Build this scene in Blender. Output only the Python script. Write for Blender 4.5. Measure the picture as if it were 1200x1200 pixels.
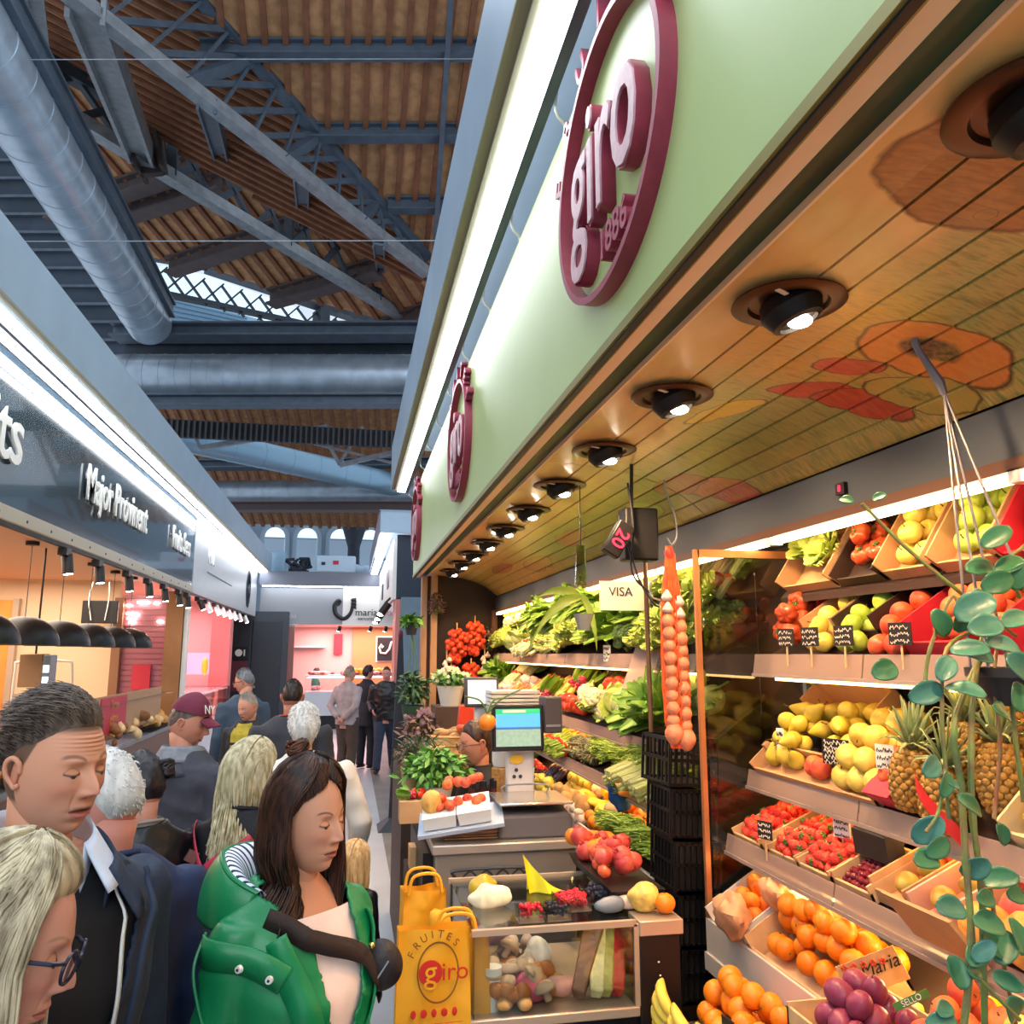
import bpy, bmesh, math, random
from mathutils import Vector, Matrix, Euler, noise
random.seed(7)
for o in list(bpy.data.objects): bpy.data.objects.remove(o)
SC = bpy.context.scene; COL = SC.collection
pi = math.pi; cos = math.cos; sin = math.sin; R = math.radians
# ---------------------------------------------------------------- camera
CAMH = 1.95; FOC = 953.0; TH = math.atan(165/953); PS = math.atan(191/953*math.cos(TH))
cd = bpy.data.cameras.new('camera'); cam = bpy.data.objects.new('camera', cd); COL.objects.link(cam)
cam.location = (0, 0, CAMH); cam.rotation_euler = (pi/2+TH, 0, -PS)
cd.sensor_width = 36; cd.lens = FOC/1200*36; cd.clip_start = .05; cd.clip_end = 300
SC.camera = cam
# ---------------------------------------------------------------- world, exposure
SC.view_settings.view_transform = 'Standard'; SC.view_settings.look = 'None'
SC.view_settings.exposure = 0.0; SC.view_settings.gamma = 1; SC.view_settings.use_curve_mapping = False
W = bpy.data.worlds.new('world'); SC.world = W; W.use_nodes = True
wb = W.node_tree.nodes['Background']; wb.inputs[0].default_value = (.72, .84, 1, 1); wb.inputs[1].default_value = 1.0
def lamp(kind, name, loc, energy, color=(1,1,1), size=.1, rot=(0,0,0), **k):
    d = bpy.data.lights.new(name, kind); d.energy = energy; d.color = color
    if kind == 'AREA': d.shape = 'RECTANGLE'; d.size = size; d.size_y = k.get('sy', size)
    else: d.shadow_soft_size = size
    if kind == 'SPOT': d.spot_size = k.get('spot', 1.6); d.spot_blend = .6
    o = bpy.data.objects.new(name, d); COL.objects.link(o); o.location = loc; o.rotation_euler = rot; return o
# daylight falling through the hall's glazed roof strips over the aisle (large, high up, above and behind)
lamp('AREA', 'skylight', (-1.2, 4.5, 9.3), 480, (.74, .86, 1), 7, (0, 0, 0), sy=7)
lamp('AREA', 'skylight', (-1.2, -6, 7), 420, (.86, .92, 1), 6, (R(50), 0, 0), sy=4)
# ---------------------------------------------------------------- helpers
RV = (cos(PS), -sin(PS), 0); FV = (sin(PS)*cos(TH), cos(PS)*cos(TH), sin(TH)); UV = (-sin(PS)*sin(TH), -cos(PS)*sin(TH), cos(TH))
def ray(x, y):
    a = (x-600)/FOC; b = (600-y)/FOC
    return Vector([FV[i]+a*RV[i]+b*UV[i] for i in range(3)])
def at(x, y, **k):
    d = ray(x, y)
    if 'Y' in k: t = k['Y']/d.y
    elif 'X' in k: t = k['X']/d.x
    elif 'Z' in k: t = (k['Z']-CAMH)/d.z
    else:                                            # plane a*X+b*Y+c*(Z-h)=e
        a, b, c, e = k['P']; t = e/(a*d.x+b*d.y+c*d.z)
    return Vector((t*d.x, t*d.y, CAMH+t*d.z))
def lin(h):
    if isinstance(h, str):
        h = h.lstrip('#'); h = h if len(h) == 6 else ''.join(c*2 for c in h); v = [int(h[i:i+2], 16)/255 for i in (0, 2, 4)]
        return tuple((c/12.92 if c <= .04045 else ((c+.055)/1.055)**2.4) for c in v)
    return tuple(h)
MATS = {}
def mat(name, col='#808080', rough=.6, metal=0, var=0, vs=8, bump=0, bs=40, emit=None, es=1, trans=0, ior=1.45, alpha=1, col2=None, sss=0, vcol=False, coat=0, stretch=None, spec=None):
    if name in MATS: return MATS[name]
    m = bpy.data.materials.new(name); m.use_nodes = True; nt = m.node_tree; N = nt.nodes; L = nt.links
    b = N['Principled BSDF']; c = lin(col)+(1,)
    b.inputs['Base Color'].default_value = c; b.inputs['Roughness'].default_value = rough; b.inputs['Metallic'].default_value = metal
    b.inputs['IOR'].default_value = ior; b.inputs['Alpha'].default_value = alpha; b.inputs['Transmission Weight'].default_value = trans
    if coat: b.inputs['Coat Weight'].default_value = coat
    if spec is not None: b.inputs['Specular IOR Level'].default_value = spec
    if sss: b.inputs['Subsurface Weight'].default_value = sss; b.inputs['Subsurface Radius'].default_value = (.01, .004, .002); b.inputs['Subsurface Scale'].default_value = 1
    tc = None
    if var or bump or col2:
        tc = N.new('ShaderNodeTexCoord'); mp = N.new('ShaderNodeMapping'); L.new(tc.outputs['Object'], mp.inputs[0])
        if stretch: mp.inputs['Scale'].default_value = stretch
    src = None
    if var or col2:
        n = N.new('ShaderNodeTexNoise'); n.inputs['Scale'].default_value = vs; n.inputs['Detail'].default_value = 4; L.new(mp.outputs[0], n.inputs['Vector'])
        r = N.new('ShaderNodeValToRGB'); L.new(n.outputs[0], r.inputs[0])
        e0, e1 = r.color_ramp.elements; e0.position = .35; e1.position = .65
        if col2: e0.color = c; e1.color = lin(col2)+(1,)
        else:
            e0.color = tuple(max(0, v*(1-var)) for v in c[:3])+(1,); e1.color = tuple(min(1, v*(1+var)) for v in c[:3])+(1,)
        L.new(r.outputs[0], b.inputs['Base Color']); src = r.outputs[0]
    if vcol:
        a = N.new('ShaderNodeVertexColor'); a.layer_name = 'Col'
        if src:
            x = N.new('ShaderNodeMix'); x.data_type = 'RGBA'; x.blend_type = 'MULTIPLY'; x.inputs[0].default_value = 1
            L.new(src, x.inputs[6]); L.new(a.outputs[0], x.inputs[7]); L.new(x.outputs[2], b.inputs['Base Color'])
        else: L.new(a.outputs[0], b.inputs['Base Color'])
    if bump:
        n2 = N.new('ShaderNodeTexNoise'); n2.inputs['Scale'].default_value = bs; n2.inputs['Detail'].default_value = 3; L.new(mp.outputs[0], n2.inputs['Vector'])
        bp = N.new('ShaderNodeBump'); bp.inputs['Strength'].default_value = bump; bp.inputs['Distance'].default_value = .01
        L.new(n2.outputs[0], bp.inputs['Height']); L.new(bp.outputs[0], b.inputs['Normal'])
    if emit: b.inputs['Emission Color'].default_value = lin(emit)+(1,); b.inputs['Emission Strength'].default_value = es
    MATS[name] = m; return m
class MB:
    def __init__(s): s.v = []; s.f = []; s.m = []; s.c = []; s.mi = 0; s.col = (1, 1, 1, 1)
    def add(s, vs, fs, col=None, cols=None):
        n = len(s.v); s.v += [tuple(p) for p in vs]; s.f += [tuple(i+n for i in f) for f in fs]; s.m += [s.mi]*len(fs)
        s.c += cols if cols else [col or s.col]*len(vs); return s
    def box(s, c, d, rot=None, mi=None):
        if mi is not None: s.mi = mi
        M = Euler(rot).to_matrix() if rot else None
        vs = []
        for x in (-1, 1):
            for y in (-1, 1):
                for z in (-1, 1):
                    p = Vector((x*d[0]/2, y*d[1]/2, z*d[2]/2)); vs.append((M @ p if M else p)+Vector(c))
        return s.add(vs, [(0, 1, 3, 2), (4, 6, 7, 5), (0, 4, 5, 1), (2, 3, 7, 6), (0, 2, 6, 4), (1, 5, 7, 3)])
    def span(s, x0, x1, y0, y1, z0, z1, mi=None): return s.box(((x0+x1)/2, (y0+y1)/2, (z0+z1)/2), (abs(x1-x0), abs(y1-y0), abs(z1-z0)), None, mi)
    def hexa(s, p): return s.add(p, [(0, 3, 2, 1), (4, 5, 6, 7), (0, 1, 5, 4), (1, 2, 6, 5), (2, 3, 7, 6), (3, 0, 4, 7)])
    def tube(s, pts, r, n=8, cap=True, mi=None, up=None, flat=1, cols=None):
        if mi is not None: s.mi = mi
        pts = [Vector(p) for p in pts]; k = len(pts); rs = r if isinstance(r, (list, tuple)) else [r]*k
        vs = []; N = None
        for i, p in enumerate(pts):
            t = (pts[min(i+1, k-1)]-pts[max(i-1, 0)]); t = t.normalized() if t.length > 1e-9 else Vector((0, 0, 1))
            if N is None:
                a = Vector(up) if up else (Vector((0, 0, 1)) if abs(t.z) < .9 else Vector((1, 0, 0))); N = (a-t*a.dot(t)).normalized()
            else:
                N = N-t*N.dot(t); N = N.normalized() if N.length > 1e-6 else t.orthogonal().normalized()
            B = t.cross(N)
            for j in range(n):
                a = 2*pi*j/n; vs.append(p+(N*cos(a)*flat+B*sin(a))*rs[i])
        fs = [(i*n+j, i*n+(j+1) % n, (i+1)*n+(j+1) % n, (i+1)*n+j) for i in range(k-1) for j in range(n)]
        if cap: fs += [tuple(range(n-1, -1, -1)), tuple((k-1)*n+j for j in range(n))]
        cc = None
        if cols: cc = [c for c in cols for j in range(n)]
        return s.add(vs, fs, cols=cc)
    def bar(s, a, b, w, t=None, up=(0, 0, 1), mi=None):
        if mi is not None: s.mi = mi
        a = Vector(a); b = Vector(b); d = (b-a).normalized(); u = Vector(up); u = u-d*u.dot(d)
        u = u.normalized() if u.length > 1e-6 else d.orthogonal().normalized(); x = d.cross(u); t = t or w
        return s.hexa([a-x*w/2-u*t/2, a+x*w/2-u*t/2, b+x*w/2-u*t/2, b-x*w/2-u*t/2, a-x*w/2+u*t/2, a+x*w/2+u*t/2, b+x*w/2+u*t/2, b-x*w/2+u*t/2])
    def grid(s, fn, nu, nv, wu=False, wv=False, mi=None, col=None):
        if mi is not None: s.mi = mi
        a = nu if wu else nu+1; b = nv if wv else nv+1
        vs = []; cs = []
        for i in range(a):
            for j in range(b):
                p = fn(i/nu, j/nv); vs.append(p)
                if col: cs.append(col(i/nu, j/nv, p))
        fs = [(i*b+j, ((i+1) % a)*b+j, ((i+1) % a)*b+(j+1) % b, i*b+(j+1) % b) for i in range(nu) for j in range(nv)]
        return s.add(vs, fs, cols=cs if col else None)
    def lathe(s, prof, n=24, c=(0, 0, 0), mi=None, mod=None, M=None):
        if mi is not None: s.mi = mi
        vs = []
        for (r, z) in prof:
            for j in range(n):
                a = 2*pi*j/n; k = mod(a, z) if mod else 1
                p = Vector((r*k*cos(a), r*k*sin(a), z)); p = (M @ p) if M else p; vs.append(p+Vector(c))
        fs = [(i*n+j, i*n+(j+1) % n, (i+1)*n+(j+1) % n, (i+1)*n+j) for i in range(len(prof)-1) for j in range(n)]
        if prof[0][0] > 1e-4: fs.append(tuple(range(n-1, -1, -1)))
        if prof[-1][0] > 1e-4: fs.append(tuple((len(prof)-1)*n+j for j in range(n)))
        return s.add(vs, fs)
    def ell(s, c, r, nu=16, nv=10, rot=None, mi=None, fn=None):
        if mi is not None: s.mi = mi
        M = Euler(rot).to_matrix() if rot else None; vs = []
        for i in range(nv+1):
            ph = pi*i/nv
            for j in range(nu):
                t = 2*pi*j/nu; p = Vector((sin(ph)*cos(t)*r[0], sin(ph)*sin(t)*r[1], cos(ph)*r[2]))
                if fn: p = fn(p)
                if M: p = M @ p
                vs.append(p+Vector(c))
        fs = [(i*nu+j, (i+1)*nu+j, (i+1)*nu+(j+1) % nu, i*nu+(j+1) % nu) for i in range(nv) for j in range(nu)]
        return s.add(vs, fs)
    def prism(s, poly, d, M=None, mi=None):
        """poly in xy, extruded 0..d in z, then M"""
        if mi is not None: s.mi = mi
        n = len(poly); vs = [Vector((x, y, 0)) for x, y in poly]+[Vector((x, y, d)) for x, y in poly]
        if M: vs = [M @ v for v in vs]
        return s.add(vs, [tuple(range(n-1, -1, -1)), tuple(range(n, 2*n))]+[(i, (i+1) % n, n+(i+1) % n, n+i) for i in range(n)])
    def mesh(s, name, mats, smooth=True):
        me = bpy.data.meshes.new(name); me.from_pydata(s.v, [], s.f)
        for m in (mats if isinstance(mats, (list, tuple)) else [mats]): me.materials.append(m)
        me.polygons.foreach_set('material_index', s.m)
        if any(c != (1, 1, 1, 1) for c in s.c):
            ca = me.color_attributes.new('Col', 'FLOAT_COLOR', 'POINT'); fl = []
            for c in s.c: fl += list(c[:3])+[1]
            ca.data.foreach_set('color', fl)
        bm = bmesh.new(); bm.from_mesh(me); bmesh.ops.remove_doubles(bm, verts=bm.verts, dist=1e-6); bmesh.ops.recalc_face_normals(bm, faces=bm.faces); bm.to_mesh(me); bm.free()
        if smooth:
            me.polygons.foreach_set('use_smooth', [True]*len(me.polygons))
            if smooth != 'full': me.set_sharp_from_angle(angle=R(38))
        me.update(); return me
    def build(s, name, mats, parent=None, smooth=True, bevel=0, seg=2, sub=0, **tags):
        o = bpy.data.objects.new(name, s.mesh(name, mats, smooth)); COL.objects.link(o)
        if parent: o.parent = parent
        if bevel:
            b = o.modifiers.new('b', 'BEVEL'); b.width = bevel; b.segments = seg; b.limit_method = 'ANGLE'; b.angle_limit = R(40)
        if sub: q = o.modifiers.new('s', 'SUBSURF'); q.levels = sub; q.render_levels = sub
        if tags: tag(o, **tags)
        return o
def tag(o, label=None, cat=None, group=None, kind=None):
    if label: o['label'] = label
    if cat: o['category'] = cat
    if group: o['group'] = group
    if kind: o['kind'] = kind
    return o
def empty(name, loc=(0, 0, 0), label=None, cat=None, group=None, rz=0, rot=None):
    o = bpy.data.objects.new(name, None); COL.objects.link(o); o.location = loc; o.rotation_euler = rot or (0, 0, rz); o.empty_display_size = .05
    return tag(o, label, cat, group)
def dup(o, loc=None, rot=None, sc=None, label=None, group=None, parent=None):
    c = o.copy(); COL.objects.link(c)
    if parent: c.parent = parent
    if loc is not None: c.location = loc
    if rot is not None: c.rotation_euler = rot
    if sc is not None: c.scale = (sc,)*3 if isinstance(sc, (int, float)) else sc
    if label: c['label'] = label
    if group: c['group'] = group
    for ch in list(o.children): dup(ch, parent=c)
    return c
def struct(o): o['kind'] = 'structure'; return o
def text_obj(body, size, depth, M, material, name='lettering', parent=None, shear=0, align='CENTER', off=0, sx=1):
    cu = bpy.data.curves.new(name, 'FONT'); cu.body = body; cu.size = size; cu.extrude = depth/2; cu.align_x = align; cu.align_y = 'CENTER'; cu.shear = shear; cu.offset = off; cu.resolution_u = 3
    t = bpy.data.objects.new('tmp', cu); COL.objects.link(t); dg = bpy.context.evaluated_depsgraph_get(); me = bpy.data.meshes.new_from_object(t.evaluated_get(dg))
    bpy.data.objects.remove(t); me.transform(M @ Matrix.Diagonal((sx, 1, 1, 1))); me.materials.clear(); me.materials.append(material)
    o = bpy.data.objects.new(name, me); COL.objects.link(o)
    if parent: o.parent = parent
    return o
def frameM(o, x, y, z): return Matrix(((x[0], y[0], z[0], o[0]), (x[1], y[1], z[1], o[1]), (x[2], y[2], z[2], o[2]), (0, 0, 0, 1)))
def lerp(a, b, t): return a+(b-a)*t
def cr(pts, n):
    """catmull-rom through pts, n samples per span"""
    P = [Vector(p) for p in pts]; P = [P[0]*2-P[1]]+P+[P[-1]*2-P[-2]]; out = []
    for i in range(1, len(P)-2):
        for k in range(n):
            t = k/n; a, b, c, d = P[i-1:i+3]
            out.append(.5*((2*b)+(c-a)*t+(2*a-5*b+4*c-d)*t*t+(3*b-a-3*c+d)*t**3))
    return out+[P[-2]]
# ================================================================ structure
steel = mat('painted_steel', '#56616d', .5, .3, var=.12, vs=5)
steel_d = mat('dark_steel', '#363d46', .55, .3, var=.15, vs=4)
steel_l = mat('pale_steel', '#8b8f92', .5, .3, var=.15, vs=6)
galv = mat('galvanised_duct', '#a8b4be', .34, .55, var=.14, vs=3)
wood_r = mat('roof_board', '#ad7f56', .8, var=.22, vs=6, bump=.3, bs=30)
wood_s = mat('roof_batten', '#7a4c32', .8, var=.2, vs=5)
canopy_m = mat('canopy_grey', '#a4b8c8', .4, .15, var=.05, vs=2)
white_m = mat('white_paint', '#e9e6de', .5)
black_m = mat('black_paint', '#16171a', .5, var=.2, vs=6)
dgrey = mat('dark_grey', '#2c2f34', .5, var=.1, vs=4)
ledm = mat('led_white', '#ffffff', .5, emit='#f2f6ff', es=14)
ledw = mat('led_warm', '#ffffff', .5, emit='#ffcf94', es=20)
glass = mat('clear_glass', '#ffffff', .02, trans=1, ior=1.45)
def glassy(name, col, rough, mixf):
    m = bpy.data.materials.new(name); m.use_nodes = True; nt = m.node_tree; N = nt.nodes; L = nt.links; N.clear()
    o = N.new('ShaderNodeOutputMaterial'); a = N.new('ShaderNodeBsdfTransparent'); g = N.new('ShaderNodeBsdfGlossy'); x = N.new('ShaderNodeMixShader'); fr = N.new('ShaderNodeLayerWeight'); mm = N.new('ShaderNodeMath')
    a.inputs[0].default_value = lin(col)+(1,); g.inputs['Roughness'].default_value = rough; fr.inputs[0].default_value = .25
    mm.operation = 'MULTIPLY_ADD'; mm.inputs[1].default_value = .8; mm.inputs[2].default_value = mixf; mm.use_clamp = True
    L.new(fr.outputs['Fresnel'], mm.inputs[0]); L.new(mm.outputs[0], x.inputs[0]); L.new(a.outputs[0], x.inputs[1]); L.new(g.outputs[0], x.inputs[2]); L.new(x.outputs[0], o.inputs[0]); return m
pane = glassy('pane_glass', '#f4f8f6', .02, .05); plast = glassy('clear_plastic', '#f6f2f0', .2, .06); 
_n = plast.node_tree; _d = _n.nodes.new('ShaderNodeBsdfDiffuse'); _d.inputs[0].default_value = lin('#cdae9c')+(1,); _x = _n.nodes.new('ShaderNodeMixShader'); _x.inputs[0].default_value = .42
_o = [q for q in _n.nodes if q.type == 'OUTPUT_MATERIAL'][0]; _src = _o.inputs[0].links[0].from_socket; _n.links.new(_src, _x.inputs[1]); _n.links.new(_d.outputs[0], _x.inputs[2]); _n.links.new(_x.outputs[0], _o.inputs[0])
dimglass = glassy('smoked_pane', '#c9c4bc', .02, .16)
# floor
fl = mat('floor_polished', '#a3a5a8', .38, var=.1, vs=1.2, bump=.04, bs=6)
MB().span(-9, .42, -4, 40, -.06, 0).build('floor', fl, kind='structure')
MB().span(.42, 6, -4, 40, -.06, -.001).build('floor', mat('floor_concrete', '#6f6a64', .55, var=.15, vs=2), kind='structure')
# roof planes: boards with battens as real geometry (two meeting in a valley, one beyond)
def roof_plane(name, P, e1, e2, poly_px, nb, spacing):
    """P plane (a,b,c,e); e1 batten direction; boards fill the polygon given by its corners"""
    pts = [at(x, y, P=P) for x, y in poly_px]; n = Vector(P[:3]).normalized()
    if n.z < 0: n = -n
    e1 = Vector(e1); e1 = (e1-n*e1.dot(n)).normalized(); e2 = n.cross(e1)
    o = pts[0]; uv = [((p-o).dot(e1), (p-o).dot(e2)) for p in pts]
    u0 = min(u for u, v in uv); u1 = max(u for u, v in uv); v0 = min(v for u, v in uv); v1 = max(v for u, v in uv)
    m = MB(); top = [p+n*.12 for p in pts]; k = len(pts)
    m.add(pts+top, [tuple(range(k)), tuple(range(2*k-1, k-1, -1))]+[(i, (i+1) % k, k+(i+1) % k, k+i) for i in range(k)])
    m.mi = 1; v = v0
    while v < v1:                                     # clip each batten to the polygon
        xs = []
        for i in range(k):
            (ua, va), (ub, vb) = uv[i], uv[(i+1) % k]
            if (va-v)*(vb-v) < 0: xs.append(ua+(ub-ua)*(v-va)/(vb-va))
        xs.sort()
        for q in range(0, len(xs)-1, 2):
            m.bar(o+e1*xs[q]+e2*v-n*.03, o+e1*xs[q+1]+e2*v-n*.03, spacing*.3, .1, n)
        v += spacing
    return struct(m.build(name, [wood_r, wood_s], smooth=False))
P1 = (0, .45, 1, 14.0); P2 = (.45, 0, 1, 8.06)
roof_plane('ceiling_roof', P1, (0, 1, -.45), None, [(60, -200), (540, 350), (700, 350), (760, -200)], 0, .3)
roof_plane('ceiling_roof', P2, (1, 0, -.45), None, [(60, -200), (520, 327), (490, 330), (330, 248), (170, 152), (0, 45), (-300, -150)], 0, .26)
A3 = R(34); P3 = (sin(A3)*.42, cos(A3)*.42, 1, 16.2)
roof_plane('ceiling_roof', P3, (sin(A3), cos(A3), -.42), None, [(-60, 50), (30, 50), (170, 138), (330, 235), (520, 315), (520, 394), (445, 374), (330, 343), (240, 312), (170, 301), (95, 285), (60, 150), (-60, 120)], 0, .42)
def beam(name, a, b, w, t, m, label, cat='beam', group=None, up=(0, 0, 1)):
    mb = MB(); a = Vector(a); b = Vector(b); d = (b-a).normalized(); u = Vector(up)-d*Vector(up).dot(d); u.normalize()
    mb.bar(a+u*t*.45, b+u*t*.45, w, t*.14, u); mb.bar(a-u*t*.45, b-u*t*.45, w, t*.14, u); mb.bar(a, b, w*.25, t*.9, u)
    return mb.build(name, m, smooth=False, label=label, cat=cat, group=group)
def off(p, dz): return Vector((p.x, p.y, p.z+dz))
for i, ((xa, xb, y), lb) in enumerate([((236, 640, 50), 'uppermost horizontal steel purlin under the bright ribbed roof boards'), ((352, 620, 148), 'second horizontal steel purlin below the top one under the roof boards'), ((455, 600, 233), 'short lowest steel purlin beside the green stall canopy')]):
    a = at(xa, y, P=P1); b = at(xb, y, P=P1)
    beam('roof_purlin', off(a, -.12), off(b, -.12), .22, .24, steel, lb, group='purlins')
a = at(531, -60, P=P1); b = at(506, 330, P=P1); beam('roof_tie_bar', off(a, -.3), off(b, -.3), .08, .1, steel, 'thin vertical-looking blue steel bar crossing the roof purlins by the canopy', 'steel bar')
# valley truss: chords, posts, diagonals
V1 = (-1, 1, 0, 13.2)
def truss(name, top, bot, V, nseg, m1, m2, label, ch=.2, lat=.07, xx=True):
    T = [at(x, y, P=V) for x, y in top]; B = [at(x, y, P=V) for x, y in bot]
    e = empty(name, (0, 0, 0), label, 'roof truss')
    MB().bar(T[0], T[1], ch, ch*.9).build('top_chord', m1, e, smooth=False); MB().bar(B[0], B[1], ch, ch*.9).build('bottom_chord', m2, e, smooth=False)
    d = MB()
    for i in range(nseg):
        a0 = T[0].lerp(T[1], i/nseg); a1 = T[0].lerp(T[1], (i+1)/nseg); b0 = B[0].lerp(B[1], i/nseg); b1 = B[0].lerp(B[1], (i+1)/nseg)
        if i % 3 == 0: MB().bar(a0, b0, ch*.9, ch*.7, (1, 0, 0)).build('post', m1, e, smooth=False)
        d.bar(a0, b1, lat, lat*.6, (1, 1, 0)); d.bar(b0, a1, lat*1.15, lat*.6, (-1, 1, 0))
    d.build('lattice', m1, e, smooth=False); return T, B
T1, B1 = truss('valley_truss', [(205, -38), (500, 303)], [(66, -20), (500, 320)], V1, 12, steel, steel_l, 'large diagonal grey lattice truss below the meeting of the roof slopes', .2, .08)
V2 = (-1, 1, 0, 19.5)
T2, B2 = truss('roof_truss', [(20, 52), (500, 322)], [(20, 98), (500, 388)], V2, 11, steel_d, steel_l, 'dark lower diagonal lattice truss behind the large grey one', .26, .12)
for i, ((x0, y0), (x1, y1), w, lb) in enumerate([((100, 8), (166, 184), .34, 'broad pale steel strut hanging from the truss at upper left'), ((242, 122), (264, 200), .2, 'middle steel strut between the two diagonal trusses'), ((353, 208), (356, 262), .18, 'short steel strut right of the middle one between the trusses'), ((444, 286), (447, 318), .16, 'smallest steel strut near the grey canopy between the trusses')]):
    a = at(x0, y0, P=V1); b = at(x1, y1, P=V2)
    beam('roof_strut', a, b, w, w*1.3, steel_l if i == 0 else steel, lb, 'strut', up=(1, .2, 0))
beam('roof_strut', at(38, -20, P=V1), at(52, 70, P=V2), .16, .2, steel_l, 'thin pale strut at the far upper left of the roof', 'strut', up=(1, 0, 0))
beam('roof_strut', at(150, 40, P=V2), at(180, 205, P=V2), .9, .5, mat('rust_steel', '#3a2f2c', .8, var=.2, vs=4), 'very dark broad steel column behind the pale strut', 'strut', up=(1, 0, 0))
for (x0, y0), (x1, y1), lb in [((60, 242), (228, 185), 'first dark purlin under the far reddish roof boards'), ((112, 252), (262, 205), 'second dark purlin under the far reddish roof boards'), ((200, 305), (352, 255), 'third dark purlin under the far reddish roof boards'), ((318, 342), (446, 305), 'fourth dark purlin just above the lattice window'), ((432, 385), (520, 350), 'fifth short dark purlin beside the stall canopy')]:
    a = off(at(x0, y0, P=P3), -.2); b = off(at(x1, y1, P=P3), -.2); beam('far_purlin', a, b, .4, .42, mat('purlin_brown', '#4e4240', .7, var=.15, vs=4), lb, 'beam')
# lattice window (bright sky behind the truss openings)
VW = (-.45, .9, 0, 30)
e = empty('lattice_window', (0, 0, 0), 'long bright lattice opening under the far roof slope', 'window'); e['kind'] = 'structure'
def wq(m, px, d=.08, mi=0):
    p = [at(x, y, P=VW) for x, y in px]; n = Vector((-.45, .9, 0)).normalized()*d; k = len(p)
    m.mi = mi; m.add(p+[q+n for q in p], [tuple(range(k)), tuple(range(2*k-1, k-1, -1))]+[(i, (i+1) % k, k+(i+1) % k, k+i) for i in range(k)])
skyglow = mat('sky_glass', '#cfe6f5', .3, emit='#d4ecff', es=1.1)
m = MB(); wq(m, [(168, 328), (190, 311), (240, 322), (352, 362), (362, 388), (300, 372), (168, 334)]); wq(m, [(384, 374), (430, 384), (440, 392), (384, 392)]); m.build('pane', skyglow, e, smooth=False)
m = MB()
def wl(m, a, b, w):
    m.bar(at(*a, P=VW)-Vector((-.09, .18, 0)), at(*b, P=VW)-Vector((-.09, .18, 0)), w, w*.5, (0, 0, 1))
wl(m, (150, 318), (180, 304), .5); wl(m, (176, 304), (245, 316), .35); wl(m, (240, 316), (445, 384), .55); wl(m, (160, 340), (440, 400), .32); wl(m, (374, 366), (374, 392), .8)
for i in range(11):
    x = 170+i*22; y = 318+i*6.4
    wl(m, (x, y-6), (x+26, y+30), .12); wl(m, (x+24, y-2), (x-2, y+20), .12)
m.build('lattice', steel_d, e, smooth=False)
# pale louvred gable beyond
VL = (-.35, .95, 0, 36)
m = MB()
def lq(px, mi): 
    p = [at(x, y, P=VL) for x, y in px]; n = Vector((0, .1, 0)); k = len(p); m.mi = mi
    m.add(p+[q+n for q in p], [tuple(range(k)), tuple(range(2*k-1, k-1, -1))]+[(i, (i+1) % k, k+(i+1) % k, k+i) for i in range(k)])
lq([(120, 330), (190, 338), (420, 398), (110, 398)], 0)
for i in range(6): 
    a = at(180, 348+i*6, P=VL)-Vector((0, .1, 0)); b = at(290, 374+i*4, P=VL)-Vector((0, .1, 0)); m.bar(a, b, .07, .07, mi=1)
m.build('wall_gable', [mat('gable_pale', '#a9cfe6', .6), mat('louvre_blue', '#7f9fb4', .6)], smooth=False, kind='structure')
# dark upper roof zone, left (slatted screens beyond the long duct)
m = MB(); VD = (.3, 1, 0, 24)
p = [at(x, y, P=VD) for x, y in [(-250, 0), (60, 120), (180, 330), (180, 420), (-250, 420)]]
m.add(p+[q+Vector((0, .2, 0)) for q in p], [(0, 1, 2, 3, 4), (9, 8, 7, 6, 5)]+[(i, (i+1) % 5, 5+(i+1) % 5, 5+i) for i in range(5)]); m.mi = 1
for i in range(12): m.bar(at(-200, 190+i*21, P=VD)-Vector((0, .1, 0)), at(165, 190+i*21, P=VD)-Vector((0, .1, 0)), .09, .09)
m.build('wall_screen', [mat('screen_dark', '#36414d', .7, var=.2, vs=1), steel], smooth=False, kind='structure')
# ducts
def duct(name, a, b, r, label, rib=.32, m=galv, n=40, group=None):
    a = Vector(a); b = Vector(b); L = (b-a).length; e = empty(name, (0, 0, 0), label, 'air duct', group)
    MB().tube([a, b], r, n).build('pipe', m, e); q = MB(); k = int(L/rib); d = (b-a).normalized()
    for i in range(1, k): 
        c = a+d*(i*rib); q.tube([c-d*.012, c+d*.012], r*1.018, n)
    q.build('seams', m, e); return e
duct('air_duct', (-4.15, 1, 8.45), (-4.15, 16.6, 8.45), .42, 'long blue-grey spiral duct running along the aisle at upper left', .55)
beam('duct_rail', (-3.72, 1, 8.75), (-3.72, 16.5, 8.75), .12, .3, steel, 'steel rail along the edge of the long left duct', 'beam')
duct('air_duct', (-4.9, 17.6, 7.62), (3, 16.06, 7.62), .5, 'shiny ribbed duct crossing the aisle under the upper steel beam', .33)
beam('cross_beam', (-5, 17.3, 8.5), (3, 15.66, 8.5), .5, .28, steel, 'upper steel beam crossing the aisle above the shiny ribbed duct', 'beam')
beam('cross_beam', (-5, 18.2, 8.38), (3, 16.56, 8.38), .3, .5, steel_d, 'dark inner beam behind the upper crossing beam', 'beam')
beam('cross_beam', (-4.6, 17.1, 6.98), (3, 15.56, 6.98), .35, .22, steel, 'lower steel beam directly under the shiny ribbed duct', 'beam')
m = MB(); m.span(-5, 4, 20, 20.1, 7.02, 7.45, 0); m.mi = 1
for i in range(70): m.span(-5+i*.13, -4.95+i*.13, 19.93, 20, 7.02, 7.45, 1)
m.build('grille_panel', [steel_d, mat('grille_rust', '#5a5450', .6, .3)], smooth=False, label='long slatted grille below the lower crossing beam', cat='grille')
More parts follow.
